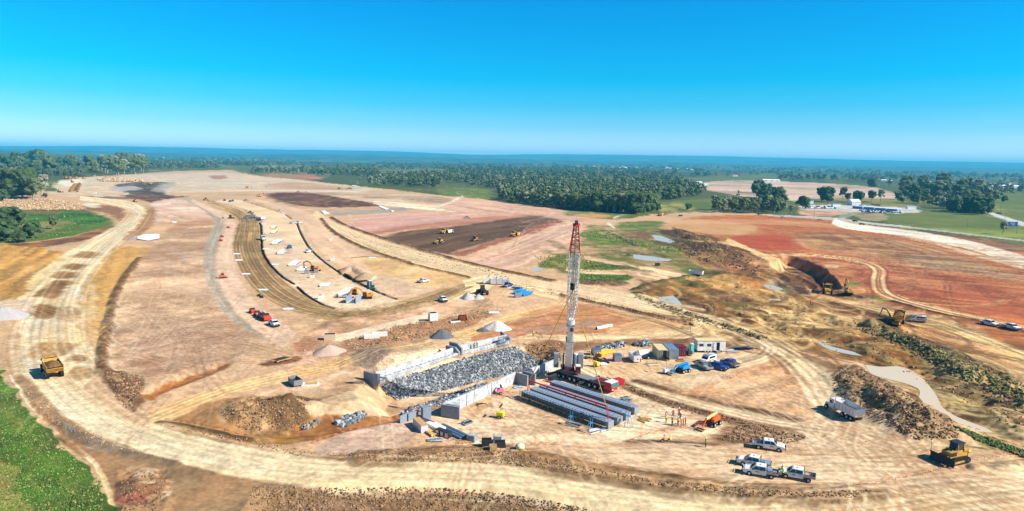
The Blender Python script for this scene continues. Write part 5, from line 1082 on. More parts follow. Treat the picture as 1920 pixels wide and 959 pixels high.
def skip(P,name='tipping_skip',L=4.2,W_=1.8,H=1.5,stripe=True):
    e=root(name); m=MB(); t=.07
    for s in(1,-1): m.prism([(-L/2,.35),(L/2,.35),(L/2+.1,H),(-L/2-.1,H)],s*W_/2-t/2,s*W_/2+t/2,P)
    m.box((0,0,.38),(L,W_,.07),P); m.box((-L/2-.04,0,H/2+.2),(t,W_,H-.3),P); m.box((L/2+.04,0,H/2+.2),(t,W_,H-.3),P); m.box((0,0,.9),(L-.2,W_-.15,.04),DRK); m.build('bin',e)
    if stripe: m=MB(); m.box((L/2+.09,W_/2-.2,.8),(.03,.25,.8),RED); m.box((L/2+.09,0,1.0),(.03,.4,.4),GRY); m.build('rear_marking',e)
    for x in(.5,-.4):
        for s in(1,-1): wheel(e,x,s*W_/2*.9,.3,.3,.2)
    return e
# ---------------- people ----------------
SKN=mat('skin',(190,140,110),.6); TRS=mat('navy_trousers',(38,44,62),.8); HVO=mat('orange_shirt',(246,90,30),.7); HVY=mat('yellow_vest',(214,232,30),.7); HVR=mat('faded_red_shirt',(200,70,56),.8); HATW=mat('white_helmet',(236,238,240),.4); HAIR=mat('dark_hair',(40,30,24),.8); BOOT=mat('boots',(60,46,34),.8)
def skinmesh(name,verts,edges,rad,m,par,sub=1):
    me=bpy.data.meshes.new(name); me.from_pydata(verts,edges,[]); o=bpy.data.objects.new(name,me); COL.objects.link(o)
    md=o.modifiers.new('s','SKIN'); me.skin_vertices or None
    for i,r in enumerate(rad): me.skin_vertices[0].data[i].radius=(r,r)
    me.skin_vertices[0].data[0].use_root=True
    sb=o.modifiers.new('d','SUBSURF'); sb.levels=sub; sb.render_levels=sub
    dg=bpy.context.evaluated_depsgraph_get(); nm=bpy.data.meshes.new_from_object(o.evaluated_get(dg)); nm.materials.clear(); nm.materials.append(m)
    bpy.data.objects.remove(o); o=bpy.data.objects.new(name,nm); COL.objects.link(o); o.parent=par; return o
def person(shirt,hat=HATW,pose='stand',vest=None,arm='down'):
    e=root('person'); sit=pose=='sit'; hz=.42 if sit else .93
    V=[(0,0,hz)];E=[];Rd=[.13]
    def ad(p,par,r): V.append(p);Rd.append(r);E.append((par,len(V)-1));return len(V)-1
    w=ad((0,0,hz+.2),0,.125); c=ad((.01,0,hz+.42),w,.15); n=ad((.01,0,hz+.58),c,.065); h0=ad((.02,0,hz+.66),n,.075); h1=ad((.02,0,hz+.76),h0,.10); ad((.02,0,hz+.84),h1,.075); ad((.12,0,hz+.72),h1,.022)
    joints={}
    for s in(1,-1):
        hp=ad((0,s*.1,hz-.04),0,.10)
        if sit: k=ad((.42,s*.14,hz+.06),hp,.072); a=ad((.62,s*.15,.1),k,.05); ad((.78,s*.16,.05),a,.045)
        else: k=ad((.02,s*.13,.5),hp,.072); a=ad((-.01,s*.15,.1),k,.05); ad((.14,s*.17,.05),a,.045)
        sh=ad((0,s*.2,hz+.47),c,.065)
        if arm=='hip': el=ad((-.04,s*.42,hz+.22),sh,.045); wr=ad((.06,s*.24,hz+.06),el,.034)
        elif arm=='fwd': el=ad((.06,s*.28,hz+.2),sh,.045); wr=ad((.3,s*.2,hz+.2),el,.034)
        else: el=ad((-.02,s*.27,hz+.2),sh,.045); wr=ad((.05,s*.29,hz-.06),el,.034)
        d=Vector((0,0,-1)) if arm!='fwd' else Vector((1,0,0)); q=Vector(V[wr]); pm=ad(tuple(q+d*.07),wr,.033)
        for f in range(4): b=ad(tuple(q+d*(.1+.01*(f%2))+Vector((.03-.02*f if arm!='fwd' else 0,(.03-.02*f if arm=='fwd' else 0),0))),pm,.010); ad(tuple(Vector(V[b])+d*(.06 if f<3 else .045)+Vector((.012,-s*.015,0))),b,.008)
        ad(tuple(q+d*.06+Vector((.05,-s*.02,0))),wr,.011)
    b=skinmesh('body',V,E,Rd,SKN,e)
    me=b.data
    for m_ in (shirt,TRS,BOOT): me.materials.append(m_)
    for p in me.polygons:
        z=p.center.z; y=abs(p.center.y); x=p.center.x
        if z<.16: p.material_index=3
        elif z<hz+.08 and not(y>.21 and arm!='hip'): p.material_index=2
        elif z<hz+.56 and not(y>.24 and z<hz+.18) and not(arm=='fwd' and x>.2): p.material_index=1
    m=MB(); m.dome((.02,0,hz+.80),.125,hat or HAIR,n=10,k=3); 
    if hat: m.cyl((.05,0,hz+.80),(.05,0,hz+.815),.15,hat)
    m.build('helmet' if hat else 'hair',e)
    if vest: m=MB(); m.cyl((.01,0,hz+.1),(.01,0,hz+.5),.175,vest,r2=.19,n=12,caps=False); m.cyl((.01,0,hz+.26),(.01,0,hz+.30),.19,ALU,n=12,caps=False); m.build('vest',e)
    m=MB()
    for s in(1,-1): m.box((.115,s*.035,hz+.755),(.012,.024,.014),BLK)
    m.box((.118,0,hz+.675),(.01,.045,.012),MAR); m.build('face',e); return e
# ---------------- abutments ----------------
def extr(m,A,B,prof,mt,e0=0,e1=0):
    A=Vector((A[0],A[1],0));B=Vector((B[0],B[1],0)); d=(B-A).normalized(); n=Vector((-d.y,d.x,0)); A=A-d*e0;B=B+d*e1; k=len(prof)
    vs=[A+n*o+Vector((0,0,z)) for o,z in prof]+[B+n*o+Vector((0,0,z)) for o,z in prof]
    m.add(vs,[tuple(range(k)),tuple(range(k,2*k))[::-1]]+[(i,i+k,(i+1)%k+k,(i+1)%k) for i in range(k)],mt)
def abutment():
    e=root('concrete_abutment'); F0=(-29.1,146.7);F1=(-12.9,168.4);F2=(-.3,181.1)
    m=MB(); extr(m,F0,F1,[(0,-1.5),(0,.9),(1.1,.9),(1.1,-1.5)],CON); m.build('bearing_shelf',e,.03)
    m=MB(); extr(m,F0,(-13.6,167.5),[(1.15,-1.5),(1.15,2.2),(1.6,2.2),(1.6,-1.5)],CON); m.build('back_wall',e,.02)
    m=MB(); extr(m,(-29.4,146.3),(-29.0,146.85),[(-.1,-1.5),(-.1,1.95),(4.6,1.95),(4.6,-1.5)],CON2); m.build('end_wall',e,.03)  # darker concrete paints this wall's shaded side
    m=MB(); extr(m,(-13.2,168.0),(-12.85,168.5),[(-.1,-1),(-.1,1.2),(1.2,2.2),(4.2,2.2),(4.2,-1)],CON2); m.build('cheek_wall',e)
    m=MB()
    for i in range(18):
        t=(i+.7)/19; x=-29.1+16.2*t;y=146.7+21.7*t; m.box((x-.45,y+.34,.95),(.45,.4,.1),CON2,rz=.93)
    m.build('bearing_pad',e)['kind']='stuff'
    tag(e,'left half of the far concrete abutment wall above the rock slope','concrete abutment')
    e=root('concrete_abutment'); G0=(-12.5,168.9)
    m=MB(); extr(m,G0,F2,[(0,-1.5),(0,.9),(1.1,.9),(1.1,-1.5)],CON); m.build('bearing_shelf',e,.03)
    m=MB(); extr(m,(-12.3,169.1),F2,[(1.15,-1.5),(1.15,2.3),(1.6,2.3),(1.6,-1.5)],CON); m.build('back_wall',e,.02)
    m=MB(); extr(m,(-12.65,168.7),(-12.3,169.15),[(-.3,-1.5),(-.3,2.0),(1.2,3.0),(4.0,3.0),(4.0,-1.5)],CON2); m.build('cheek_wall',e)
    m=MB(); extr(m,F2,(.05,181.5),[(-.1,-1.5),(-.1,1.7),(3.4,2.9),(3.4,-1.5)],CON2); m.build('end_wall',e)
    m=MB()
    for i in range(15):
        t=(i+.7)/16; x=-12.5+12.2*t;y=168.9+12.2*t; m.box((x-.5,y+.45,.95),(.45,.4,.1),CON2,rz=.78)
    m.build('bearing_pad',e)['kind']='stuff'
    tag(e,'right half of the far concrete abutment wall with the taller middle pier','concrete abutment')
    e=root('wing_wall'); N0=(-12.7,127.5);N1=(1.55,148.4)
    m=MB(); extr(m,N0,N1,[(0,-4.3),(0,2.5),(.5,2.5),(.5,-4.3)],CON); m.build('long_wall',e,.02)
    m=MB(); extr(m,(-9.46,126.18),(-12.9,127.6),[(0,-1),(0,2.5),(.45,2.5),(.45,-1)],CON2,.0,.3); m.build('return_wall',e,.02)  # shade of the left-facing side is in the darker concrete colour
    m=MB(); m.add([(-12.4,127.9,2.45),(-9.5,126.7,2.4),(-9.8,131.6,2.2)],[(0,1,2)],CON); m.add([(-12.4,127.9,2.35),(-9.5,126.7,2.3),(-9.8,131.6,2.1)],[(2,1,0)],CON); m.build('corner_slab',e)
    m=MB(); extr(m,(4.13,146.25),(1.5,148.5),[(0,-.5),(0,2.5),(.45,2.5),(.45,-.5)],CON2,0,.2); m.build('cheek_wall',e,.02)
    m=MB()
    for t in(.28,.62): x=-12.7+14.25*t;y=127.5+20.9*t; m.box((x+.02,y-.03,1.2),(.04,.12,2.5),DRK,rz=.97)
    m.build('movement_joint',e); tag(e,'long pale concrete wing wall standing between the channel and the beam pad','retaining wall')
    e=root('wing_wall'); m=MB(); extr(m,(3.3,149.3),(11.9,160.2),[(0,-4.3),(0,2.4),(.5,2.4),(.5,-4.3)],CON); m.build('long_wall',e,.02)
    m=MB(); extr(m,(5.85,146.9),(3.2,149.2),[(0,-.5),(0,2.6),(.45,2.6),(.45,-.5)],CON2,0,.2); m.build('cheek_wall',e,.02)
    tag(e,'short concrete wall directly behind the crane carrier','retaining wall')
abutment()
# handrail posts on the far abutment edge
def posts(P,n,label,h=1.1,name='edge_handrail'):
    m=MB(); 
    for i in range(len(P)-1):
        a,b=Vector((*P[i],0)),Vector((*P[i+1],0))
        for z in (.55,1.05): m.bar(a+Vector((0,0,z)),b+Vector((0,0,z)),.03,.03,GLV)
        for k in range(n): q=a.lerp(b,k/n); m.bar(q+Vector((0,0,-.6)),q+Vector((0,0,h)),.05,.05,GLV)
    o=m.build(name); tag(o,label,'handrail'); return o
posts([(-28.6,146.0),(-12.6,167.4),(-.2,180.4)],15,'thin steel handrail along the far abutment above the grey rocks')
e=root('scaffold_stair'); m=MB(); b0=Vector((-3.2,176.9,-.6))
for i in range(3):
    for j in range(2): m.bar(b0+Vector((i*1.3,i*1.3+j*1.0,0)),b0+Vector((i*1.3,i*1.3+j*1.0,3.6)),.08,.08,GLV)
m.build('frame',e); m=MB()
for z in(.8,1.9,3.0): m.bar(b0+Vector((0,.5,z)),b0+Vector((2.6,3.1,z)),.9,.05,ALU); m.bar(b0+Vector((0,.5,z-1)),b0+Vector((2.6,3.1,z)),.5,.05,ALU)
m.build('stair_flight',e); tag(e,'scaffold stair tower against the right end of the far abutment','scaffold')
# ---------------- bridge beams ----------------
BT=mat('beam_concrete',(140,144,152),.8,noise=.12,ns=1.5,spec=.1); BTOP=mat('beam_decking',(132,158,182),.5,metal=.3,noise=.2,ns=1.2)
def beam(A,B,edge):
    A=Vector((*A,0));B=Vector((*B,0)); L=(B-A).length; e=root('bridge_beam',(A+B)/2,math.atan2(B.y-A.y,B.x-A.x)); m=MB()
    z0,z1=.35,1.55; pr=[(-.45,z0),(.45,z0),(.62,z1-.12),(1.0,z1-.10),(1.0,z1),(.62,z1+.0),(-.62,z1),(-1.0,z1),(-1.0,z1-.10),(-.62,z1-.12)]
    m.prism(pr,-L/2+.7,L/2-.7,BT,ax='x')
    for s in(1,-1): m.box((s*(L/2-.35),0,(z0+z1)/2+.01),(.75,1.7,z1-z0+.02),BT)
    m.build('girder',e,.02)
    m=MB(); m.box((0,0,z1+.035),(L-2.2,1.1,.05),BTOP)
    n=int(L/.9)
    for i in range(n): x=-L/2+1.3+i*(L-2.6)/(n-1); m.box((x,0,z1+.075),(.07,1.0,.04),ALU)
    for s in(1,-1):
        for i in range(n*2): x=-L/2+1.0+i*(L-2.0)/(n*2-1); m.box((x,s*.72,z1+.08),(.05,.06,.16),ALU)
    m.build('deck_formwork',e)
    for s in(1,-1): m=MB(); m.box((s*(L/2-1.5),0,.17),(.35,2.4,.34),WOOD); m.build('timber_bearer',e)
    if edge:
        m=MB(); m.box((0,-1.25,.75),(L-.6,.75,.06),WOOD); n=16
        for i in range(n): x=-L/2+.6+i*(L-1.2)/(n-1); m.bar((x,-.5,.35),(x,-1.6,.72),.08,.08,WOOD); m.bar((x,-1.1,.72),(x,-1.1,.1),.07,.07,WHT)
        m.build('walkway',e); m=MB()
        for z in(1.25,1.8): m.bar((-L/2+.3,-1.6,z),(L/2-.3,-1.6,z),.04,.04,DRK)
        for i in range(n*2): x=-L/2+.3+i*(L-.6)/(n*2-1); m.bar((x,-1.6,.75),(x,-1.6,2.3),.05,.05,DRK)
        m.build('guard_rail',e)
    return e
BP=[((3.09,138.91),(19.14,122.46)),((4.95,140.9),(21.19,124.69)),((6.9,142.9),(23.1,126.99)),((9.4,145.6),(25.4,130.3))]
BL=['front precast bridge beam with timber walkway and guard rail, nearest the camera','second precast bridge beam, close behind the one with the guard rail','third precast bridge beam, beside the blue platform ladder','rearmost precast bridge beam, nearest the crane carrier']
for (a,b),l,i in zip(BP,BL,range(4)): tag(beam(a,b,i==0),l,'bridge beam','precast bridge beams on the pad')
# ---------------- crane ----------------
def crane():
    R0=Vector((10.6,152.9,0)); Fd=(Vector((21.8,141.6,0))-R0); Lc=Fd.length; rz=math.atan2(Fd.y,Fd.x); e=root('mobile_crane',R0,rz); d=Fd.normalized(); left=Vector((-d.y,d.x,0)); e.location=R0+left*1.4
    def loc(p): q=Matrix.Rotation(-rz,4,'Z')@(Vector(p)-e.location); return q
    m=MB(); m.box((Lc*.46,0,1.25),(Lc*.92,2.3,.55),DRK); m.box((5.2,0,1.6),(10.4,2.7,.14),GRY); m.box((12.0,0,1.75),(4.2,2.6,.5),GRY); m.build('carrier',e,.03)
    m=MB(); m.prism([(Lc-1.9,.7),(Lc+.1,.7),(Lc+.15,1.3),(Lc-.1,2.3),(Lc-1.9,2.35)],-1.35,1.35,RED); m.box((Lc-1.0,0,2.42),(1.9,2.6,.14),WHT); m.box((Lc-3.4,0,1.95),(2.8,2.6,.35),MAR); m.build('driver_cab',e,.04)
    m=MB(); quad(m,(Lc+.16,1.2,1.45),(Lc+.16,-1.2,1.45),(Lc-.06,-1.15,2.25),(Lc-.06,1.15,2.25),mat('green_glass',(40,110,100),.1,spec=.8),.03); m.build('windscreen',e)
    m=MB(); 
    for s in(1,-1): m.box((Lc+.17,s*.95,1.0),(.05,.35,.2),LEN)
    m.build('headlight',e)
    for x in(.9,2.3,4.2,5.6,7.4,Lc-6.0,Lc-4.4,Lc-2.9):
        for s in(1,-1): wheel(e,x,s*1.15,.62,.62,.4)
    for x in(-.3,8.6):
        for s in(1,-1): m=MB(); m.bar((x,0,1.1),(x,s*3.9,1.1),.4,.4,DRK); m.cyl((x,s*3.9,1.1),(x,s*3.9,.2),.13,ALU); m.box((x,s*3.9,.12),(1.3,1.3,.22),WOOD if s<0 else GRY); m.build('outrigger',e)
    # superstructure in world aligned frame
    base=loc((13.3,151.2,0)); tip=loc((12.35,131.6,37.6)); foot=base+Vector((0,0,3.1))
    m=MB(); m.cyl(base+Vector((0,0,1.6)),base+Vector((0,0,2.1)),1.2,MAR,n=16); q=Vector((base.x,base.y,2.4)); 
    w2l=Matrix.Rotation(-rz,4,'Z'); m.M=Matrix.Translation(q)@w2l
    m.box((0,.6,0),(3.0,5.2,.5),DRK); m.box((-1.15,.2,1.9),(.25,1.7,3.6),DRK,rx=.1); m.box((1.15,.2,1.9),(.25,1.7,3.6),DRK,rx=.1); m.box((0,-.6,.5),(1.9,1.2,.8),MAR); m.build('slew_platform',e)
    m=MB(); m.M=Matrix.Translation(q)@w2l; m.box((-2.6,2.6,1.5),(1.1,1.9,3.2),CON2); m.box((3.0,2.6,1.5),(1.2,1.9,3.2),CON2); m.cyl((1.9,2.4,.2),(1.9,2.4,3.1),.6,WHT,n=12); m.build('counterweight',e,.04)
    m=MB(); m.M=Matrix.Translation(q)@w2l; m.box((2.15,-1.3,.55),(1.1,1.7,1.7),RED); m.build('operator_cab',e,.05); m=MB(); m.M=Matrix.Translation(q)@w2l; m.box((2.15,-2.16,.7),(.85,.05,1.1),GLS); m.box((2.15,-1.3,1.43),(1.1,1.7,.08),WHT); m.build('cab_window',e)
    P=lambda t: foot.lerp(tip,t)
    m=MB(); 
    def fr(a,b,w,h,mt): m.bar(P(a),P(b),w,h,mt)
    fr(-.02,.22,1.5,1.5,WHT); fr(.22,.345,1.25,1.25,WHT); fr(.335,.35,1.75,1.75,ALU); fr(.215,.225,1.8,1.8,ALU); o=m.build('telescopic_boom',e,.06)
    m=MB(); m.cyl(P(.345),P(.375),.95,WHT,.7,n=12); m.box(P(.30)+Vector((.9,-.5,0)),(.5,.6,.7),DRK); m.box(P(.26)+Vector((-.9,.3,0)),(.4,.5,.5),DRK); m.build('boom_head',e)
    ax=(tip-foot).normalized(); sx=ax.cross(Vector((0,0,1)).cross(ax)).normalized(); u=(w2l@Vector((1,0,0))).normalized(); v=ax.cross(u).normalized(); u=v.cross(ax)
    def lat(t0,w0,t1,w1,n,mt,m,ch=.17,dg=.08):
        rings=[]
        for i in range(n+1):
            f=i/n; c=P(t0+(t1-t0)*f); w=(w0+(w1-w0)*f)/2; rings.append([c+u*(a*w)+v*(b*w) for a,b in((-1,-1),(1,-1),(1,1),(-1,1))])
        for k in range(4): m.cyl(rings[0][k],rings[-1][k],ch/2,mt,n=6)
        for i in range(n):
            for k in range(4):
                k2=(k+1)%4; a,b=(k,k2) if i%2 else (k2,k); m.bar(rings[i][a],rings[i+1][b],dg,dg,mt); m.bar(rings[i+1][k],rings[i+1][k2],dg,dg,mt)
    m=MB(); lat(.375,1.0,.47,2.0,4,WHT,m); lat(.47,2.0,.825,2.0,14,WHT,m); m.build('lattice_jib',e)
    m=MB(); lat(.825,2.0,1.0,.8,8,RED,m); m.build('jib_top_section',e); m=MB(); m.box(P(1.0),(1.0,1.0,.5),RED); m.cyl(P(1.01)-u*.3,P(1.01)+u*.3,.5,DRK,n=12); m.cyl(P(1.0),P(1.0)+Vector((0,0,1.8)),.04,ALU,n=4); m.build('sheave_head',e)
    m=MB(); m.bar(P(.375)+v*.5,P(.825)+v*.5,.08,.08,GLV); m.bar(P(.375)-u*.5-v*1.0,P(.99)-v*.2,.06,.06,GLV); m.bar(P(.42)+u*.35,P(.82)+u*.35,.14,.14,ALU); m.bar(P(.42)-u*.35,P(.82)-u*.35,.14,.14,ALU); m.build('luffing_stay',e)
    M0=loc((11.9,131.05,0)); hk=Vector((M0.x,M0.y,25.0)); m=MB()
    for s in(-.15,.15): m.bar(P(1.0)+Vector((s,0,0)),hk+Vector((s,0,.8)),.045,.045,DRK)
    m.build('hoist_rope',e); m=MB(); m.box(hk+Vector((0,0,.5)),(.8,.45,1.3),BLK); m.cyl(hk+Vector((-.3,0,.4)),hk+Vector((.3,0,.4)),.35,DRK,n=10); m.cyl(hk,hk+Vector((0,0,-.5)),.12,DRK); m.build('hook_block',e)
    tag(e,'red and white mobile crane with telescopic boom and tall lattice jib','mobile crane'); return Vector((11.9,131.05,25.0))
HK=crane()
SLG=mat('yellow_sling',(196,140,50),.8); e=root('lifting_sling'); P0=Vector((4.1,138.1,4.0)); P1=Vector((18.3,124.0,4.0))
hk=HK+Vector((0,0,-.5))
for q in(P0,P1): m=MB(); m.cyl(hk,q,.075,SLG,n=6); m.build('sling_leg',e)
tag(e,'pair of long yellow slings hanging from the crane hook','lifting sling')
e=root('spreader_bar'); m=MB(); m.bar(P0,P1,.24,.24,RED); m.build('beam',e); m=MB()
for t in(.0,.25,.5,.62,.88,1.0): q=P0.lerp(P1,t); m.bar(q+Vector((0,0,.1)),q+Vector((0,0,-.6)),.25,.25,RED)
m.build('lug',e)
for q,w_ in((P0,(3.7,138.5,1.7)),(P1,(18.75,123.5,1.7))): m=MB(); m.cyl(q,w_,.09,RED,n=6); m.cyl(q+Vector((.3,.3,0)),Vector(w_)+Vector((.3,.3,0)),.05,RED,n=5); m.build('chain',e)
tag(e,'long thin red spreader bar slung above the bridge beams','spreader bar')
# ---------------- loose rock ----------------
_ico=[(0,0,1),(.89,0,.45),(.28,.85,.45),(-.72,.53,.45),(-.72,-.53,.45),(.28,-.85,.45),(.72,.53,-.45),(-.28,.85,-.45),(-.89,0,-.45),(-.28,-.85,-.45),(.72,-.53,-.45),(0,0,-1)]
_icf=[(0,1,2),(0,2,3),(0,3,4),(0,4,5),(0,5,1),(1,6,2),(2,7,3),(3,8,4),(4,9,5),(5,10,1),(2,6,7),(3,7,8),(4,8,9),(5,9,10),(1,10,6),(6,11,7),(7,11,8),(8,11,9),(9,11,10),(10,11,6)]
_oct=[(0,0,1),(1,0,0),(0,1,0),(-1,0,0),(0,-1,0),(0,0,-1)]; _ocf=[(0,1,2),(0,2,3),(0,3,4),(0,4,1),(5,2,1),(5,3,2),(5,4,3),(5,1,4)]
def sample(pts,n,seed,jit=True):
    r=np.random.RandomState(seed); P=np.array(pts,float); mn=P.min(0);mx=P.max(0); q=mn+r.rand(n*6,2)*(mx-mn); return q[inpoly(q[:,0],q[:,1],P)][:n]
def scatter(name,regs,mats,label=None,cat=None,ico=True,seed=1,lift=.25):
    r=np.random.RandomState(seed); B=np.array(_ico if ico else _oct,float); Fc=np.array(_icf if ico else _ocf); VS=[];FS=[];MI=[];o=0
    for pts,n,s0,s1,ms in regs:
        sp=sample(pts,n,seed+len(VS)); gx,gy=Gv(sp[:,0],sp[:,1])
        for wx,wy in zip(gx,gy):
            z=gz(wx,wy); s=r.uniform(s0,s1)*(.7+.6*r.rand()**2); V=B*(1+r.uniform(-.28,.28,(len(B),1)))*np.array([s*r.uniform(.7,1.2),s*r.uniform(.7,1.2),s*r.uniform(.5,.95)])
            Q=np.array(Matrix.Rotation(r.uniform(0,6.3),3,Vector((r.rand()-.5,r.rand()-.5,r.rand()+.01)).normalized())); V=V@Q.T+np.array([wx,wy,z+s*lift]); VS.append(V); FS.append(Fc+o); o+=len(B); MI.append(np.full(len(Fc),ms[r.randint(len(ms))]))
    V=np.vstack(VS);Fa=np.vstack(FS);MI=np.concatenate(MI); me=bpy.data.meshes.new(name); me.from_pydata(V.tolist(),[],Fa.tolist())
    for m_ in mats: me.materials.append(m_)
    me.polygons.foreach_set('material_index',MI.astype(np.int32)); me.update(); ob=bpy.data.objects.new(name,me); COL.objects.link(ob); ob['kind']='stuff'
    if label: ob['label']=label; ob['category']=cat
    return ob
RK=[mat('rock_light',(176,178,176),.9,noise=.2,ns=1,spec=.1),mat('rock_mid',(118,122,124),.9,noise=.25,ns=1,spec=.1),mat('rock_dark',(74,78,82),.9,noise=.3,ns=1,spec=.1),mat('rock_tan',(190,160,120),.9,noise=.25,ns=1,spec=.1),mat('rock_brown',(168,134,98),.95,noise=.3,ns=1,spec=.05),mat('clod_dark',(120,94,70),.95,noise=.3,ns=1,spec=.05),mat('rock_cream',(204,180,142),.9,noise=.15,ns=1,spec=.1)]
scatter('riprap',[([(716,728),(742,713),(864,675),(925,659),(962,650),(985,662),(1004,674),(1030,678),(1000,692),(960,701),(905,714),(850,729),(790,741),(745,750),(728,742)],9000,.25,.41,[0,1,1,2])],RK,'large grey rocks covering the channel slope below the far abutment','rock riprap',lift=.15)
scatter('riprap',[([(750,774),(800,756),(850,738),(890,724),(915,718),(915,724),(870,742),(820,762),(775,776),(757,780)],900,.25,.42,[0,1,1,2]),([(628,796),(650,780),(682,774),(690,778),(676,790),(640,802)],170,.38,.6,[0,1,1]),([(1108,664),(1122,652),(1152,645),(1172,643),(1170,651),(1130,657)],110,.4,.7,[0,1,2]),([(1186,646),(1212,638),(1220,648),(1200,652)],60,.4,.7,[0,1,2]),([(560,800),(580,794),(600,790),(596,800),(570,806)],40,.3,.6,[4,3,1])],RK,'smaller heaps and strip of grey rock in the channel floor and compound edge','rock riprap',seed=5)
scatter('rock_stockpile',[([(-60,396),(-60,380),(0,376),(60,373),(120,377),(150,382),(164,394),(120,395),(60,394)],1900,.4,.9,[3,6,3,4])],RK,'long stockpile of cream sandstone rocks at the far left','rock stockpile',seed=7,lift=.9)
scatter('rock_stockpile',[([(182,337),(200,335),(262,337),(270,343),(240,342),(190,341)],420,1.4,2.4,[3,6,4])],RK,'far row of cream rocks at the back of the yard','rock stockpile',seed=8,lift=.6)
CL=[]
def cl(p,n,a=.08,b=.26,ms=(4,5)): CL.append((p,n,a,b,list(ms)))
cl([(470,912),(620,916),(800,914),(900,920),(1000,934),(1150,965),(470,965)],2600); cl([(600,852),(700,846),(850,842),(960,846),(1080,872),(1240,902),(1500,922),(1640,920),(1600,934),(1400,930),(1180,904),(1040,880),(860,866),(700,866)],2200,.08,.22)
cl([(1560,690),(1600,684),(1660,715),(1720,752),(1790,790),(1800,822),(1720,826),(1670,800),(1600,770),(1562,730)],1500,.1,.35,(5,5,4)); cl([(1345,828),(1390,795),(1440,805),(1520,822),(1480,832)],500,.1,.35); cl([(196,696),(262,704),(268,730),(240,772),(215,740)],500,.1,.4,(5,4)); cl([(405,770),(470,744),(590,745),(570,806),(450,806)],900,.1,.3)
cl([(640,640),(740,612),(870,585),(950,575),(930,590),(850,625),(760,642),(660,656)],900,.12,.4,(4,5,3)); cl([(225,900),(262,880),(300,885),(320,920),(290,965),(225,965)],400,.06,.22,(5,4)); cl([(1160,714),(1240,746),(1350,778),(1452,804),(1450,812),(1340,788),(1230,756),(1150,722)],700,.1,.3,(5,5,4)); cl([(1600,600),(1690,618),(1860,688),(1920,720),(1920,780),(1840,740),(1690,652),(1620,628)],800,.15,.5,(5,5,4,4)); cl([(580,640),(520,700),(640,690),(760,650),(900,640),(700,700)],500,.08,.25,(4,3,0)); cl([(30,715),(110,772),(200,826),(330,866),(300,860),(160,830),(80,780)],500,.08,.25,(1,4,3)); cl([(980,645),(1060,642),(1060,668),(1000,684)],260,.1,.45,(5,4,3)); cl([(300,795),(440,818),(600,850),(560,856),(420,824),(300,800)],300,.08,.25); cl([(700,780),(1000,840),(1350,900),(900,840),(700,846)],300,.06,.16,(4,3)); cl([(600,404),(700,470),(960,530),(960,512),(720,448),(620,404)],500,.15,.45,(5,4)); cl([(960,530),(1100,556),(1320,610),(1320,618),(1100,566),(960,538)],600,.12,.35,(5,4)); cl([(1185,545),(1230,565),(1430,632),(1430,640),(1220,572)],500,.15,.4,(5,5)); cl([(1260,425),(1310,440),(1430,490),(1420,515),(1330,495),(1250,470)],500,.3,.9,(5,5,4))
cl([(1200,548),(1300,530),(1430,510),(1560,595),(1650,618),(1920,745),(1920,815),(1760,730),(1610,670),(1480,635)],700,.12,.45,(5,4,4,3)); cl([(60,640),(600,560),(1300,600),(1900,640),(1900,860),(100,700)],900,.06,.2,(4,3))
scatter('soil_clods',CL,RK,None,None,ico=False,seed=3,lift=.1)
TUF=[mat('grass_tuft',(90,116,54),.8,noise=.3,ns=.6,spec=.1),mat('dry_grass_tuft',(150,150,84),.8,noise=.3,ns=.6,spec=.1),mat('dark_scrub',(112,114,72),.85,noise=.4,ns=.8,spec=.1)]
scatter('grass',[([(-10,700),(22,730),(48,772),(118,838),(190,905),(195,962),(-10,962)],4200,.08,.2,[0,0,0,1]),([(0,398),(150,394),(206,414),(100,446),(0,454)],1100,.2,.6,[0,0,1,2]),([(1090,430),(1150,440),(1280,470),(1250,476),(1150,450),(1090,446)],700,.2,.6,[0,2,1]),([(1082,514),(1180,517),(1160,528),(1084,526)],500,.15,.5,[0,0,2]),([(1620,604),(1700,630),(1800,676),(1920,724),(1920,765),(1800,710),(1680,650)],600,.15,.6,[2,2,1]),([(1190,552),(1300,588),(1440,632),(1440,640),(1290,600),(1190,560)],380,.12,.45,[2,2,0]),([(1790,800),(1920,845),(1920,858),(1830,826)],500,.15,.45,[2,0]),([(1000,478),(1060,478),(1180,505),(1100,510),(1010,502)],500,.2,.6,[0,2,1])],TUF,'rough grass and low scrub on the paddocks and ditch banks','grass',ico=False,seed=9)
# ---------------- water ----------------
wm=mat('muddy_water',(196,180,152),.5,spec=.3); wc=mat('silty_water',(178,176,160),.3,spec=.4)
for i,p in enumerate(WATER):
    pw=[W(*q) for q in smooth(p+[p[0]],4)[:-1]]; me=bpy.data.meshes.new('pond_water'); me.from_pydata([(a,b,-.30 if i else -.27) for a,b in pw],[],[tuple(range(len(pw)))[::-1]]); me.materials.append(wm if i in(0,) else wc); me.update(); o=bpy.data.objects.new('pond_water',me); COL.objects.link(o); o['kind']='structure'
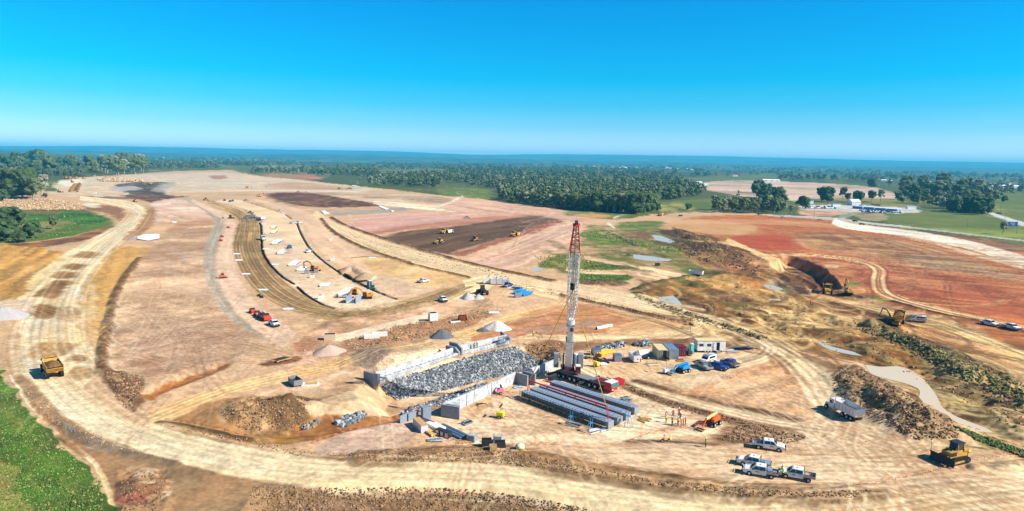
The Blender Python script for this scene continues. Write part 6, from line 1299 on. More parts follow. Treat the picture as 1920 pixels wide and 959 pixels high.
# ==== PLACE ====
# ---------------- vehicles ----------------
def A(x0,y0,x1,y1): return ang(x0,y0,x1,y1)
U_open=ute(WHT,'open'); U_box=ute(WHT,'boxes'); U_flat=ute(WHT,'flat'); U_load=ute(WHT,'load'); GU='white utes on the site'
put(U_open,1441,842,A(1420,836,1462,842),'white double-cab ute alone above the parked pair, facing right','ute',GU)
put(U_flat,1413,874,A(1440,876,1392,866),'white ute with a covered tray, upper one of the parked pair','ute',GU)
put(U_box,1425,891,A(1450,893,1400,884),'white ute with a spare tyre on its tray, lower one of the parked pair','ute',GU)
put(U_load,1494,897,A(1525,901,1470,890),'white ute with timber in its tray, nose toward two workers','ute',GU)
put(U_open,1854,610,A(1838,604,1872,612),'white ute beside the double track at the right photo edge, left of two','ute',GU)
put(U_open,1896,617,A(1880,611,1912,619),'white ute at the right photo edge, right of two by the double track','ute',GU)
put(U_open,794,530,A(780,531,808,527),'white ute parked on the yellow sand area left of the junction','ute',GU)
put(U_open,830,565,A(818,558,842,568),'white ute driving on the brown bend near the two gravel piles','ute',GU)
put(U_open,578,474,A(590,471,566,476),'white ute right beside the second black trench','ute',GU)
put(ute(SIL,'tub',False),1319,691,A(1335,697,1302,680),'silver pickup with an open tub parked in the compound','pickup truck')
put(ute(NAV,'heap',False),1344,692,A(1326,686,1362,694),'dark ute heaped with poles and tools parked in the compound','pickup truck')
put(ute(mat('royal_blue_paint',(20,70,170),.3),'heap',False),1369,686,A(1383,690,1352,678),'royal blue pickup parked right of the heaped ute','pickup truck')
put(wagon(),1327,681,A(1340,676,1312,684),'white van with red and yellow stripes behind the silver pickup','van')
put(ute(BLU,'open',False),543,466,A(535,462,552,472),'teal ute beside the grey gravel pile in the laydown area','pickup truck')
put(tipper(),1581,778,A(1608,785,1558,762),'white tipper truck parked by the dark spoil heap','tipper truck')
TPL=tipper(GRY,GRY); put(TPL,468,410,A(476,410,460,410),'grey tipper truck beside the yellow machine on the brown haul road','tipper truck')
HT=haul_truck(); put(HT,98,702,A(118,707,94,676),'yellow dump truck heaped with soil on the pale haul road','dump truck')
put(HT,1551,549,A(1545,520,1552,556),'yellow dump truck driving out of the cut road','dump truck'); put(HT,1685,604,A(1683,612,1690,590),'dump truck with an empty grey body being loaded by the excavator','dump truck')
EX=excavator(YEL,1.0); EO=excavator(mat('excavator_orange',(236,140,30),.5,noise=.2),1.0,0,0)
put(EO,591,509,A(600,508,575,506),'orange excavator beside the long row of white pipes','excavator','orange excavators in the laydown area',sc=.9); put(EO,688,560,A(700,560,660,561),'orange excavator reaching over the large pipes in the laydown area','excavator','orange excavators in the laydown area',sc=.84)
put(EX,434,410,A(440,410,412,411),'yellow excavator digging at the end of the pink strip','excavator')
put(excavator(YEL,.8,1.2,1),1675,612,A(1680,618,1686,590),'yellow excavator with counterweight toward the camera, loading a dump truck','excavator')
put(excavator(YEL,.85,.3,1),1591,552,A(1600,556,1590,536),'yellow excavator on the dark soil heap beside the cut road','excavator')
put(excavator(YEL,1.05,.6,1),486,369,A(480,369,500,369),'yellow excavator working left of the dark brown field','excavator'); put(excavator(RED,1.1,.4,1),136,343,A(140,345,136,335),'red excavator at the back of the yard behind the parked scrapers','excavator')
put(excavator(YEL,1.0,.2,0),463,353,A(455,353,475,353),'distant yellow excavator on the pale flat behind the curved roads','excavator')
put(dozer(),1788,865,A(1815,858,1765,868),'large yellow bulldozer with its blade toward the lower left','bulldozer')
SCR=scraper(); SCW=scraper(mat('dusty_cream',(214,200,176),.8)); put(SCW,838,438,A(855,437,822,441),'yellow scraper with a dusty cream bowl on the dark brown strip','scraper'); put(SCR,967,443,A(982,440,952,446),'bright yellow scraper at the right end of the dark brown strip','scraper','yellow scrapers'); put(SCR,1240,405,A(1228,407,1252,402),'yellow scraper raising dust on the haul road by the wood','scraper','yellow scrapers'); put(SCR,283,346,A(276,347,294,345),'yellow scraper crossing the dark patch in the upper yard','scraper','yellow scrapers')
put(grader(),823,457,A(838,454,808,460),'yellow motor grader on the dark brown strip, leftmost machine','grader'); put(roller(),890,452,A(898,450,878,454),'yellow soil compactor in the middle of the dark brown strip','roller')
RL=roller(); put(RL,386,376,A(392,376,378,377),'yellow compactor at the top end of the brown haul road','roller'); put(RL,253,379,A(262,380,246,378),'yellow compactor on the bend of the pale haul road','roller'); put(RL,636,355,A(642,355,630,356),'small yellow compactor near the back of the site','roller'); put(RL,470,402,A(475,403,463,402),'yellow compactor by the first black trench','roller')
put(grader(),655,355,A(645,356,668,355),'far yellow grader near the back of the site beside a parked truck','grader'); put(loader(),905,552,A(910,555,892,545),'dark wheel loader parked beside the grey gravel piles','wheel loader')
for i,(x,y) in enumerate([(138,360),(139.5,357.2),(141,354.4),(142.5,351.8),(144,349.4),(145.5,347.2)]): put(SCR,x,y,A(130,y,148,y+.2),'yellow scraper in the parked column in the upper left yard','scraper','column of parked scrapers')
put(SCR,113,361,A(120,361,104,359),'two-bowl yellow scraper parked alone left of the column','scraper')
for i,x in enumerate((124,131.5,143,158)): put(HT,x,335.2,A(x,335,x+8,334.6),'yellow dump truck in the far row along the back of the yard','dump truck','dump trucks along the back of the yard')
put(tipper(WHT,WHT),665,351,A(655,351,678,351),'white truck parked at the far edge near the wood','tipper truck')
put(wagon(),26,335,A(20,335,34,335),'white van far behind the trees at the left edge','van')
for (x,y,l) in [(502,352.5,'tiny white ute far out on the pale flat'),(559,361,'dark ute at the back edge of the dark brown field'),(576,360.5,'white ute at the back edge of the dark brown field'),(527,395.5,'white ute at the lower end of the upper trench'),(875,409.5,'grey ute alone on the pink field above the brown strip'),(462,377,'white ute beside the trench at the top of the laydown')]:
    put(U_flat if 'white' in l else ute(SIL,'open',False),x,y,A(x-8,y,x+8,y),l,'ute')
put(small_machine(TEAL),699,545,A(690,545,708,546),'small teal track loader beside the open trench','track loader')
put(small_machine(YEL),666,553,A(670,553,660,552),'small yellow track loader between the pipes and the orange excavator','track loader')
put(small_machine(ORG,'compact_utility_machine'),417,522,A(412,522,424,521),'small orange machine alone on the pink strip','utility machine')
# machines in the crane compound
put(boom_lift(ORG),1336,797,A(1345,790,1312,806),'orange boom lift with folded cream boom right of the workers','boom lift')
put(boom_lift(BLU),1281,698,A(1290,695,1252,703),'blue boom lift with its basket on the ground in the compound','boom lift')
put(light_tower(WHT,3.6),1249,701,0.4,'white lighting tower left of the blue boom lift','lighting tower'); put(light_tower(YLG,2.4),938,784,-.3,'yellow lighting tower near the end of the wing wall','lighting tower'); put(light_tower(YLG,1.9),1118,688,-.8,'yellow lighting tower behind the crane cab','lighting tower')
put(light_tower(DRK,8.2),1292,667,.5,'tall lighting mast beside the portable toilet','lighting tower'); put(light_tower(PNK,1.6,'generator'),938,739,.2,'pink generator trailer near the long wing wall','generator')
# containers, office
rzc=A(1222,655,1246,681); put(container(CRM,6.06,True,1,GRY),1237,669,rzc,'cream shipping container with one door open','shipping container'); 
put(container(GLV,6.06,True,0),1257,668,rzc,'grey shipping container right of the cream one','shipping container'); put(container(MAR,2.9,True,0),1274,666,rzc,'short maroon container at the right of the grey one','shipping container')
def office():
    e=root('site_office'); m=MB(); m.box((0,0,1.85),(7.6,2.8,2.7),WHT); m.build('cabin',e,.03); m=MB(); m.box((0,0,3.26),(7.8,3.0,.12),CRM); m.build('roof',e)
    for x in(-2.7,-.6): m=MB(); m.box((x,-1.42,2.1),(1.1,.05,.75),GRY); f=m.build('window',e); m=MB(); m.box((x,-1.455,2.1),(.95,.03,.6),GLS); m.build('pane',f)
    m=MB(); m.box((1.75,-1.41,1.75),(.8,.04,2.1),BLK); m.build('doorway_shade',e)  # black panel paints the dark interior behind the open doors
    for x,w_ in((.9,.75),(2.6,.75)): m=MB(); m.box((x,-1.5,1.75),(w_,.05,2.1),WHT); m.build('door',e)
    m=MB(); m.box((-3.6,-1.43,2.2),(.25,.03,.18),RED); m.build('notice',e); m=MB(); m.box((0,0,.35),(7.2,2.0,.2),DRK); m.build('chassis',e); m=MB(); m.box((1.75,-1.9,.25),(1.0,.8,.5),ALU); m.build('step',e)
    for x in(-1.6,-.8,0):
        for s in(1,-1): wheel(e,x,s*1.25,.36,.36,.2)
    return e
put(office(),1330,659,A(1302,660,1358,660),'long white portable site office with open doors and a cream roof','site office')
e=root('portable_toilet'); m=MB(); m.box((0,0,1.15),(1.1,1.1,2.2),TEAL); m.build('cabin',e,.04); m=MB(); m.dome((0,0,2.25),.68,mat('translucent_cream',(220,226,180),.5),n=4,k=2,sz=.5); m.build('roof',e); m=MB(); m.box((0,-.57,1.1),(.75,.04,1.9),mat('teal_door',(90,190,170),.5)); m.build('door',e); put(e,1296,661,.2,'teal portable toilet left of the white site office','portable toilet')
e=root('water_tank'); m=MB(); m.box((0,0,.75),(1.2,1.1,1.1),WHT); m.build('tank',e,.12); m=MB(); m.box((0,0,.12),(1.2,1.1,.2),GRY); m.build('pallet',e); put(e,1284,659,.2,'white square water tank beside the maroon container','water tank')
put(skip(WHT,'hopper_trailer',4.0,1.9,1.9),1190,677,A(1178,668,1194,682),'white hopper bin with a red stripe left of the cream container','hopper bin'); put(skip(GRY,'skip_bin',3.4,1.9,1.5,False),554,722,A(546,716,560,726),'grey skip bin full of rubbish beside the sandy track','skip bin')
put(skip(WHT,'hopper_trailer',6.0,2.3,1.7),1305,515,A(1280,514,1322,518),'white container-like bin lying on the dirt beyond the crane','hopper bin')
e=root('skip_bin'); m=MB(); m.box((0,0,.7),(2.6,1.7,1.2),RED,tp=1.15); m.build('bin',e); m=MB(); m.bar((-1.3,0,1.3),(-2.6,0,2.1),1.8,.08,RUST); m.build('open_lid',e); put(e,1157,722,A(1140,726,1170,718),'red skip with a rusty open lid in front of the crane cab','skip bin')
def cement():
    e=root('concrete_mixer'); m=MB(); m.cyl((-1.4,0,1.5),(1.2,0,1.9),.9,WHT,.55,n=14); m.cyl((1.2,0,1.9),(1.8,0,2.1),.55,ALU,.3,n=12); m.build('drum',e); m=MB(); m.box((0,0,.6),(3.6,1.3,.25),DRK); m.build('frame',e)
    for x in(1.0,-1.0):
        for s in(1,-1): wheel(e,x,s*.8,.42,.42,.25)
    return e
put(cement(),1206,673,.3,'white drum mixer between the hopper bin and the cream container','concrete mixer')
# stacks
e=root('formwork_stack'); 
for j in range(6):
    m=MB()
    for s in(0,.7): m.box((0,j*.55-1.5,.25+s*.75),(5.2-.3*(j%3),.42,.3),mat('formwork_yellow',(244,186,54),.6))
    m.build('girder',e)
put(e,1132,665,A(1122,668,1150,661),'stack of yellow formwork girders in the compound','formwork stack')
e=root('formwork_beam'); m=MB(); m.box((0,0,.3),(5.6,.5,.45),mat('pale_pink_paint',(226,160,150),.6)); m.build('flange',e); m=MB(); m.box((0,0,.6),(5.4,.12,.2),PNK); m.build('rib',e); put(e,1146,670,A(1134,674,1160,667),'long pale pink beam lying in front of the yellow girders','beam')
def cage(P=GLV,L=2.0):
    e=root('storage_cage'); m=MB(); m.box((0,0,.9),(L,1.7,1.6),P); m.build('panel',e,.02); m=MB(); m.box((0,0,1.75),(L+.1,1.8,.08),mat('blue_tarpaulin',(70,100,130),.6)); m.build('cover',e); m=MB(); 
    for z in(.5,.9,1.3): m.box((0,-.87,z),(L-.2,.03,.05),GRY)
    m.build('slat',e); return e
put(cage(),1119,666,.1,'blue-grey covered cage left of the yellow girders','storage cage'); put(cage(GRY,1.9),1157,677,.2,'grey covered generator cage behind the white rubble bags','storage cage')
def lumber(n,L,W_,mt,seed,nm='steel_section_pile',h=.35):
    r=random.Random(seed); m=MB()
    for i in range(n): m.box((r.uniform(-.4,.4),r.uniform(-W_/2,W_/2),r.uniform(.08,h)),(L*r.uniform(.6,1),r.uniform(.12,.3),.14),r.choice(mt),rz=r.uniform(-.2,.2))
    return m.build(nm)
def pile(n,L,W_,mt,seed,px,py,rz,label,cat,nm,h=.35):
    o=lumber(n,L,W_,mt,seed,nm,h); o.location=G(px,py); o.rotation_euler=(0,0,rz); tag(o,label,cat); return o
pile(14,6.5,1.8,[RUST,RUST,DRK],1,1124,677,A(1108,670,1140,682),'pile of rusty steel sections behind the crane','steel pile','steel_section_pile'); pile(12,5,2.5,[RUST,WOOD,DRK],2,529,676,A(505,682,555,670),'rusty steel frames lying beside the sandy track','steel pile','steel_section_pile')
pile(14,6.5,2.4,[BLK,GRY,ALU],5,1392,655,A(1370,656,1405,655),'heap of pipes and black waste right of the site office','scrap heap','scrap_heap',.7); pile(16,3,2.6,[GRY,WOOD,WHT],6,1222,684,.2,'scattered tools and boards by the cream container doors','tool heap','tool_heap',.3)
pile(10,2.2,1.6,[WHT,PIP],7,1130,684,.4,'small white bags of rubble beside the yellow lighting tower','rubble bags','rubble_bags',.4); pile(14,2.6,2.0,[DRK,GRY,BLU],8,1173,753,.6,'bundle of dark grey hoses behind the rear beam','hose bundle','hose_bundle',.8)
pile(9,2.6,2.6,[WOOD],9,1207,788,A(1195,788,1220,795),'loose timber blocks at the right end of the beams','timber blocks','timber_blocks',.15); pile(10,2.8,1.8,[ALU,WHT,GRY],10,1116,808,.5,'clutter of tools below the front beam','tool heap','tool_heap',.3); pile(7,3.2,1.6,[ALU,DRK],14,1075,798,-.6,'fallen ladder and tools below the front beam','ladder pile','ladder_pile',.2)
# stored things left of the beams
def panel(L,H,mt,brace=True):
    e=root('concrete_form'); m=MB(); m.box((0,0,H/2),(L,.12,H),mt); m.build('face',e)
    m=MB()
    for x in(-L*.35,0,L*.35): m.bar((x,.08,H*.9),(x,.08,.1),.08,.08,GLV); m.bar((x,.1,H*.7),(x,1.1,.05),.06,.06,DRK)
    m.build('brace',e); return e
def bay(L=2.2,W_=1.4,H=1.2,mt=GLV):
    e=root('precast_box'); m=MB(); m.box((0,-W_/2,H/2),(L,.14,H),mt); m.build('side_wall',e); m=MB(); m.box((0,W_/2,H/2),(L,.14,H),mt); m.build('side_wall',e); m=MB(); m.box((-L/2,0,H/2),(.14,W_,H),mt); m.build('end_wall',e); m=MB(); m.box((0,0,.08),(L,W_,.14),mt); m.build('base',e); return e
CB=mat('blue_grey_concrete',(134,146,158),.85,noise=.15,ns=2,spec=.1)
put(panel(2.4,1.5,CB),759,791,.9,'leftmost grey formwork panel by the orange barrier line','formwork panel'); put(panel(2.4,1.5,CB),775,787,.8,'second grey formwork panel from the left by the barrier line','formwork panel')
put(bay(1.6,1.3,2.3,CB),799,784,.4,'tall grey two-storey precast box near the wing wall','precast box'); put(panel(3.2,1.1,CB),804,797,-.7,'grey panel lying behind the pale formwork box','formwork panel')
e=root('formwork_box'); m=MB(); m.box((0,0,.7),(4.4,1.3,1.3),mat('lilac_board',(206,186,196),.7)); m.build('body',e); m=MB(); m.box((0,0,1.38),(4.4,1.35,.12),WOOD); m.build('lid',e); put(e,788,804,A(782,794,796,808),'long pale pink formwork box with a timber lid','formwork box')
e=root('board_stack'); m=MB(); m.box((0,0,.5),(4.2,1.6,.8),mat('grey_board',(214,206,206),.7)); m.build('boards',e); m=MB(); m.box((0,0,.95),(4.3,1.7,.06),WHT); m.build('cover',e); put(e,817,806,A(806,800,828,812),'white-topped board stack in the middle of the storage row','board stack')
e=root('pipe_bundle'); 
for j in range(3): m=MB(); m.cyl((-1.7,j*.42-.4,.3),(1.7,j*.42-.4,.3),.19,mat('cream_pipe',(236,200,120),.6),n=8); m.build('pipe',e)
put(e,806,813,A(798,806,812,816),'three cream pipes with orange caps in front of the pale box','pipe bundle')
e=root('steel_deck_stack')
for j in range(3): m=MB(); m.box((0,j*.75-.7,.25),(7.2,.55,.3),mat('blue_steel',(84,110,132),.5,metal=.3)); m.build('sheet',e)
put(e,846,811,A(828,802,866,820),'long blue-grey steel deck sheets beside the storage row','steel sheets'); e=root('mesh_frame_stack')
for j in range(3): m=MB(); m.box((j*1.1-1.1,0,.6),(.9,1.1,1.1),DRK); m.box((j*1.1-1.1,-.57,.6),(.7,.04,.8),ALU); m.build('frame',e)
put(e,832,818,A(822,812,846,820),'three dark steel frames in front of the board stack','steel frames')
put(bay(1.7,1.3,1.2,CB),886,826,1.2,'single grey precast box right of the steel sheets','precast box'); put(bay(1.7,1.3,1.1,DRK),913,835,0.1,'lower left dark box of the four-box cluster near the road','precast box'); put(bay(1.5,1.3,1.3,CB),933,829,1.5,'upper grey box of the four-box cluster near the road','precast box'); put(bay(1.8,1.2,1.0,DRK),938,838,.1,'lower right dark box of the four-box cluster near the road','precast box'); put(bay(1.2,.9,.8,WOOD),925,843,.1,'low timber box in front of the four-box cluster','timber box')
pile(10,2.4,1.8,[CB,DRK,GRY],11,874,794,.9,'broken grey formwork pieces at the foot of the wing wall','formwork scrap','formwork_scrap',.6); pile(9,2.4,1.4,[WOOD,GRY],12,868,829,.4,'short timber planks in front of the precast box','timber planks','timber_planks',.15); pile(12,2.5,1.8,[GRY,WHT],13,817,827,.2,'grey steel offcuts beside the orange barrier dots','steel offcuts','steel_offcuts',.25)
e=root('bulk_bag'); m=MB(); m.dome((0,0,.55),.85,mat('pale_green_bag',(206,214,170),.8,noise=.15,ns=3),n=12,k=6,sz=.7,full=True); m.build('sack',e,smooth=True); m=MB(); m.bar((.5,-.5,.4),(1.0,-.9,.05),.1,.08,YLG); m.build('strap',e); put(e,975,843,0,'pale green bulk bag beside the dark earth bank','bulk bag')
def ladder_stand():
    e=root('platform_ladder'); m=MB(); m.box((0,0,1.7),(.7,.6,.06),BLU)
    for s in(.3,-.3): m.bar((.35,s,0),(.1,s,2.7),.06,.06,BLU); m.bar((-.9,s,0),(-.25,s,1.7),.06,.06,ALU)
    m.build('frame',e); m=MB()
    for k in range(6): m.bar((-.85+k*.11,-.3,.2+k*.27),(-.85+k*.11,.3,.2+k*.27),.06,.04,ALU)
    m.build('rung',e); return e
LD=ladder_stand(); put(LD,1070,797,.8,'blue platform ladder below the middle of the front beam','platform ladder'); put(LD,1107,810,.6,'blue platform ladder near the lower end of the front beam','platform ladder'); put(LD,1177,800,2.2,'blue platform ladder between the ends of the third and fourth beams','platform ladder',sc=1.25)
pile(6,3.4,1.5,[RED,WOOD],15,1032,716,A(1016,713,1044,717),'red-edged timber pad behind the crane wheels','timber pad','timber_pad',.2)
pile(10,2.4,1.6,[WOOD,WHT],21,1165,668,.3,'small pallets and boards between the pink beam and the white hopper','pallets','pallet_pile',.5); pile(10,2.0,1.4,[GRY,DRK],22,1100,672,.9,'dark offcuts left of the blue-grey covered cage','steel offcuts','steel_offcuts',.4); pile(9,2.2,1.6,[WOOD,RED,GRY],23,1276,677,.1,'red and timber bits on the dirt in front of the maroon container','tool heap','tool_heap',.35); pile(12,3.4,2.2,[WHT,ALU],24,1372,661,.2,'white boards leaning on the ground by the green sheet','board heap','board_heap',.5)
pile(8,2.0,1.2,[WOOD,DRK],25,902,760,.5,'short planks at the inside foot of the long wing wall','timber planks','timber_planks',.2); pile(8,1.6,1.2,[BLU,WHT,DRK],26,970,728,.5,'tools and orange sheet by the wall corner','tool heap','tool_heap',.3); pile(12,2.6,1.8,[ALU,BLU,WHT],27,1127,806,.4,'white offcuts scattered at the lower end of the front beam','offcuts','offcut_pile',.2)
# precast pits, pipes and blocks on the earthworks
def pitbox(L,W_,H,mt,nm='concrete_pit'):
    e=root(nm); m=MB(); m.box((0,0,H/2),(L,W_,H),mt); m.build('chamber',e,.05); m=MB(); m.box((0,0,H+.01),(L-.5,W_-.5,.04),BLK); m.build('opening_shade',e); return e  # black plate on a solid block paints the shade inside the hole
PB=mat('pale_precast',(222,218,206),.85,noise=.1,spec=.1)
put(pitbox(3.2,2.0,1.6,mat('tan_precast',(206,180,150),.9,noise=.15,spec=.1)),619,637,.2,'tan concrete pit at the left end of the white strip','concrete pit'); put(pitbox(2.6,2.2,2.4,PB),812,601,.4,'tall white concrete pit at the right end of the white strip','concrete pit'); put(pitbox(3.0,2.2,.7,PB),853,605,.3,'low white pit beside the orange barrier','concrete pit')
put(pitbox(2.4,1.6,1.6,RUST,'shoring_box'),867,601,.3,'rusty shoring box behind the low white pit','shoring box'); put(bay(4.2,1.6,1.0,PB),697,634,.25,'left of two cream precast troughs on the brown bank','precast trough'); put(bay(4.2,1.6,1.0,PB),712,630,.25,'right of two cream precast troughs on the brown bank','precast trough'); e=root('concrete_slab'); m=MB(); m.box((0,0,.15),(3.6,1.8,.3),PB); m.build('slab',e); m=MB(); m.box((.2,0,.33),(2.6,1.4,.06),WOOD); m.build('board',e); put(e,582,722,.15,'pale concrete slab right of the grey skip bin','concrete slab')
def pipes(n,rows,L,r,label,px,py,rz,seed=0,cat='concrete pipes'):
    e=root('pipe_row',G(px,py),rz)
    for j in range(n): m=MB(); m.cyl((-L/2,(j-(n-1)/2)*r*2.15,r),(L/2,(j-(n-1)/2)*r*2.15,r),r,PIP,n=12,caps=False); m.cyl((-L/2+.05,(j-(n-1)/2)*r*2.15,r),(L/2-.05,(j-(n-1)/2)*r*2.15,r),r*.82,BLK,n=12); m.build('pipe',e)
    tag(e,label,cat); return e
pipes(4,1,2.6,.7,'two short white pipes beside the yellow crate in the laydown area',514,428,.1); pipes(4,1,2.6,.75,'white pipe stack just below the yellow crate',515,437.5,.1); pipes(7,1,3.4,.8,'large white pipe stack beside the tan gravel pile',520,457,.1); pipes(8,1,3.4,.65,'white pipe stack beside the grey gravel pile and teal ute',531,475,.1)
pipes(10,1,3.4,.55,'upper section of the long white pipe row by the orange excavator',553,496,.1); pipes(6,1,3.4,.55,'lower section of the long white pipe row by the orange excavator',567,507,.1); pipes(4,1,3.6,.5,'flat white pipe stack below the long row',610,537,.1)
pipes(6,1,3.0,.95,'row of very large white pipes beside the small yellow loader',650,553,.0)
for (x,y,l) in [(499,469,'single white pipe beside the first trench near the gravel pile'),(517,498.5,'single white pipe by the first trench, lower one'),(444,478,'short white pipe at the left edge of the brown haul road, top'),(448,490,'short white pipe at the left edge of the brown haul road, middle'),(462,516,'short white pipe at the left edge of the brown haul road, bottom'),(494,546,'short white pipe by the pair of dark slots'),(541,582,'white block beside the bend of the brown haul road'),(698,485,'white plastic pipe piece on the yellow sand area'),(926,589,'small white pipe in the stony patch')]:
    pipes(1,1,3.2,.38,l,x,y,.1,cat='concrete pipe')
pipes(1,1,6.5,.45,'grey pipe lying on the brown slope behind the crane',1133,616,A(1120,618,1146,613),cat='steel pipe')
e=root('storage_crate'); m=MB(); m.box((0,0,.6),(2.4,1.6,1.2),YLG); m.build('box',e); m=MB(); m.box((0,0,1.22),(2.5,1.7,.08),YEL); m.build('lid',e); put(e,516,431,0,'yellow crate between two white pipe stacks','crate')
SB=[(593,512,1.6),(575,514,1.5),(585,521,1.2),(601,561,1.4),(620,451,1.6),(623,489,1.6)]
for (x,y,h),l in zip(SB,['grey concrete chamber right of the long pipe row','grey concrete chamber at the end of the long pipe row','small pale concrete cube below the long pipe row','white concrete cube beside the lower black trench','dark cabinet on a white base right of the second trench','white-framed signboard right of the second trench']): put(pitbox(1.8,1.5,h,PB if 'white' in l or 'pale' in l else CB),x,y,.2,l,'concrete chamber')
e=root('culvert_headwall'); m=MB(); m.box((0,0,.1),(5.0,3.4,.2),PB); m.build('apron',e)
for s in(1,-1): m=MB(); m.box((0,s*1.7,1.2),(5.0,.2,2.4),CB); m.build('side_wall',e)
m=MB(); 
for k in range(7): m.box((-1.5+k*.5,.3*(k%3)-.4,.6),(.3,.3,.8),[WHT,DRK,RUST][k%3])
m.build('fittings',e); put(e,663,567,A(655,572,672,563),'concrete headwall unit with fittings in front of the large pipes','culvert unit')
e=root('concrete_culvert'); m=MB(); m.box((0,0,1.1),(.3,2.6,2.2),CB); m.box((.9,0,1.1),(.3,2.6,2.2),CB); m.build('wall',e); m=MB(); m.box((.45,0,2.25),(1.2,2.6,.15),PB); m.build('top_slab',e); put(e,691,537,.6,'pale concrete culvert box at the edge of the trench','culvert')
# blue & white storage near the junction
def hoard(n,label,px,py,rz):
    e=root('storage_bay',G(px,py),rz)
    for j in range(n): m=MB(); m.box((j*2.5-n*1.2,0,1.2),(2.3,.15,2.4),WHT); m.box((j*2.5-n*1.2,2.4,1.2),(2.3,.15,2.4),WHT); m.box((j*2.5-n*1.2-1.1,1.2,1.2),(.15,2.4,2.4),WHT); m.build('panel',e); m=MB(); m.box((j*2.5-n*1.2,-.1,.2),(2.3,.04,.3),RED); m.build('kick_strip',e)
    tag(e,label,'storage bay')
hoard(2,'left white panel bay near the road junction',923,533,.1); hoard(3,'right white panel bay near the road junction',942,535,-.1)
def trough(px,py,label):
    e=root('steel_trough'); m=MB(); m.box((0,0,.9),(5.6,.08,1.2),BLU); m.box((0,1.6,.9),(5.6,.08,1.2),BLU); m.box((0,.8,.4),(5.6,1.6,.1),BLU); m.build('body',e); m=MB()
    for k in range(7): m.box((-2.6+k*.86,-.07,.9),(.1,.06,1.2),NAV); 
    m.build('stiffener',e); put(e,px,py,A(970,556,1000,549),label,'steel trough')
trough(978,551,'left blue steel trough on the stony pad'); trough(990,555,'right blue steel trough on the stony pad')
put(pitbox(2.4,1.6,2.0,CB),971,558,.2,'grey concrete chamber at the left end of the blue troughs','concrete chamber'); put(ute(NAV,'open',False),952,538,A(944,541,960,537),'dark blue ute parked right of the white panel bays','pickup truck'); pile(14,5,3,[GRY,YEL,DRK,BLU],16,970,544,-.5,'mixed pipes and fittings between the dark ute and blue troughs','fittings pile','fittings_pile',1.0)
# red machines row on the pink strip
RM=mat('vermilion_paint',(222,58,36),.5)
def paver(P=RM):
    e=root('trench_plant'); m=MB(); m.box((0,0,.9),(3.0,1.9,1.0),P); m.build('hopper',e,.05); m=MB(); m.box((-.3,0,1.6),(1.2,1.7,.5),DRK); m.build('engine_cover',e); 
    for s in(1,-1): track(e,s*1.0,3.0,.7,.4)
    return e
PV=paver(); rr2=A(470,583,522,612)
for (x,y,l) in [(474,587,'upper red paving machine in the diagonal row on the pink strip'),(483,592,'second red paving machine in the diagonal row on the pink strip'),(499,601,'large red paving machine in the middle of the diagonal row')]: put(PV,x,y,rr2,l,'paving machine',sc=.8 if 'large' not in l else 1.1)
put(ute(DRK,'open',False),491,597,rr2,'dark grey ute between the red machines in the diagonal row','pickup truck'); put(ute(WHT,'boxes',False),514,611,rr2,'white ute at the lower end of the diagonal row of red machines','ute')
for (x,y,l) in [(428,428,'red attachment lying at the top of the pink strip'),(416,445,'small red and black attachment beside the gravel strip'),(414,452.5,'small dark machine beside the gravel strip')]: put(PV,x,y,.3,l,'attachment',sc=.7)
for (x,y,l) in [(431,379,'dark red vehicle in the row along the first trench, left'),(421,377,'dark red vehicle in the row along the first trench, right'),(436,378,'dark ute above the row of dark red vehicles')]: put(ute(MAR if 'red' in l else DRK,'open',False),x,y,A(x-8,y-2,x+8,y+2),l,'pickup truck')
for (x,y,l) in [(486,555,'left of two dark open slots on the pink strip'),(491,558,'right of two dark open slots on the pink strip')]: put(pitbox(1.0,3.0,.4,DRK,'drain_frame'),x,y,.4,l,'drain frame')
put(tipper(WHT,GRY,False),494,450,A(494,447,496,456),'white truck with a grey bin beside the first trench','tipper truck'); put(tipper(WHT,WHT),492,413,A(486,414,500,411),'white truck behind the brown soil heap at the first trench','tipper truck'); put(ute(WHT,'heap',False),550,420,.3,'left white ute at the top of the second trench','ute'); put(ute(WHT,'heap',False),561,419,1.0,'right white ute at the top of the second trench','ute')
put(small_machine(RUST,'compact_excavator'),1206+0,679,2.2,'small rusty machine beside the white hopper bin','compact machine') if False else None
# gravel heaps
def heap(px,py,r,h,mt,label,seed,ry=None):
    n=36;k=9; R_=np.random.RandomState(seed); vs=[];fs=[]
    for i in range(k+1):
        f=i/k
        for j in range(n): a=2*math.pi*j/n; q=r*f*(1+.12*math.sin(a*2+seed)+.06*math.sin(a*5+seed)); z=h*(1-f)**1.0*(1+.0*i); z=h*max(0,(1-math.sqrt(f*f+.006)))+ (R_.rand()-.5)*.06*h; vs.append((q*math.cos(a),q*math.sin(a)*(ry or 1),z-.12 if i==k else z))
    for i in range(k):
        for j in range(n): fs.append((i*n+j,i*n+(j+1)%n,(i+1)*n+(j+1)%n,(i+1)*n+j))
    me=bpy.data.meshes.new('gravel_heap'); me.from_pydata(vs,[],fs); me.materials.append(mt); me.polygons.foreach_set('use_smooth',[True]*len(fs)); me.update(); o=bpy.data.objects.new('gravel_heap',me); COL.objects.link(o); o.location=G(px,py); tag(o,label,'gravel heap')
GD=mat('dark_gravel',(100,102,106),.95,noise=.25,ns=2.5,spec=.05); GM=mat('grey_gravel',(180,172,166),.95,noise=.2,ns=2.5,spec=.05); GT=mat('tan_gravel',(190,160,140),.95,noise=.2,ns=2.5,spec=.05); GW=mat('pale_gravel',(226,214,196),.95,noise=.15,ns=2,spec=.05)
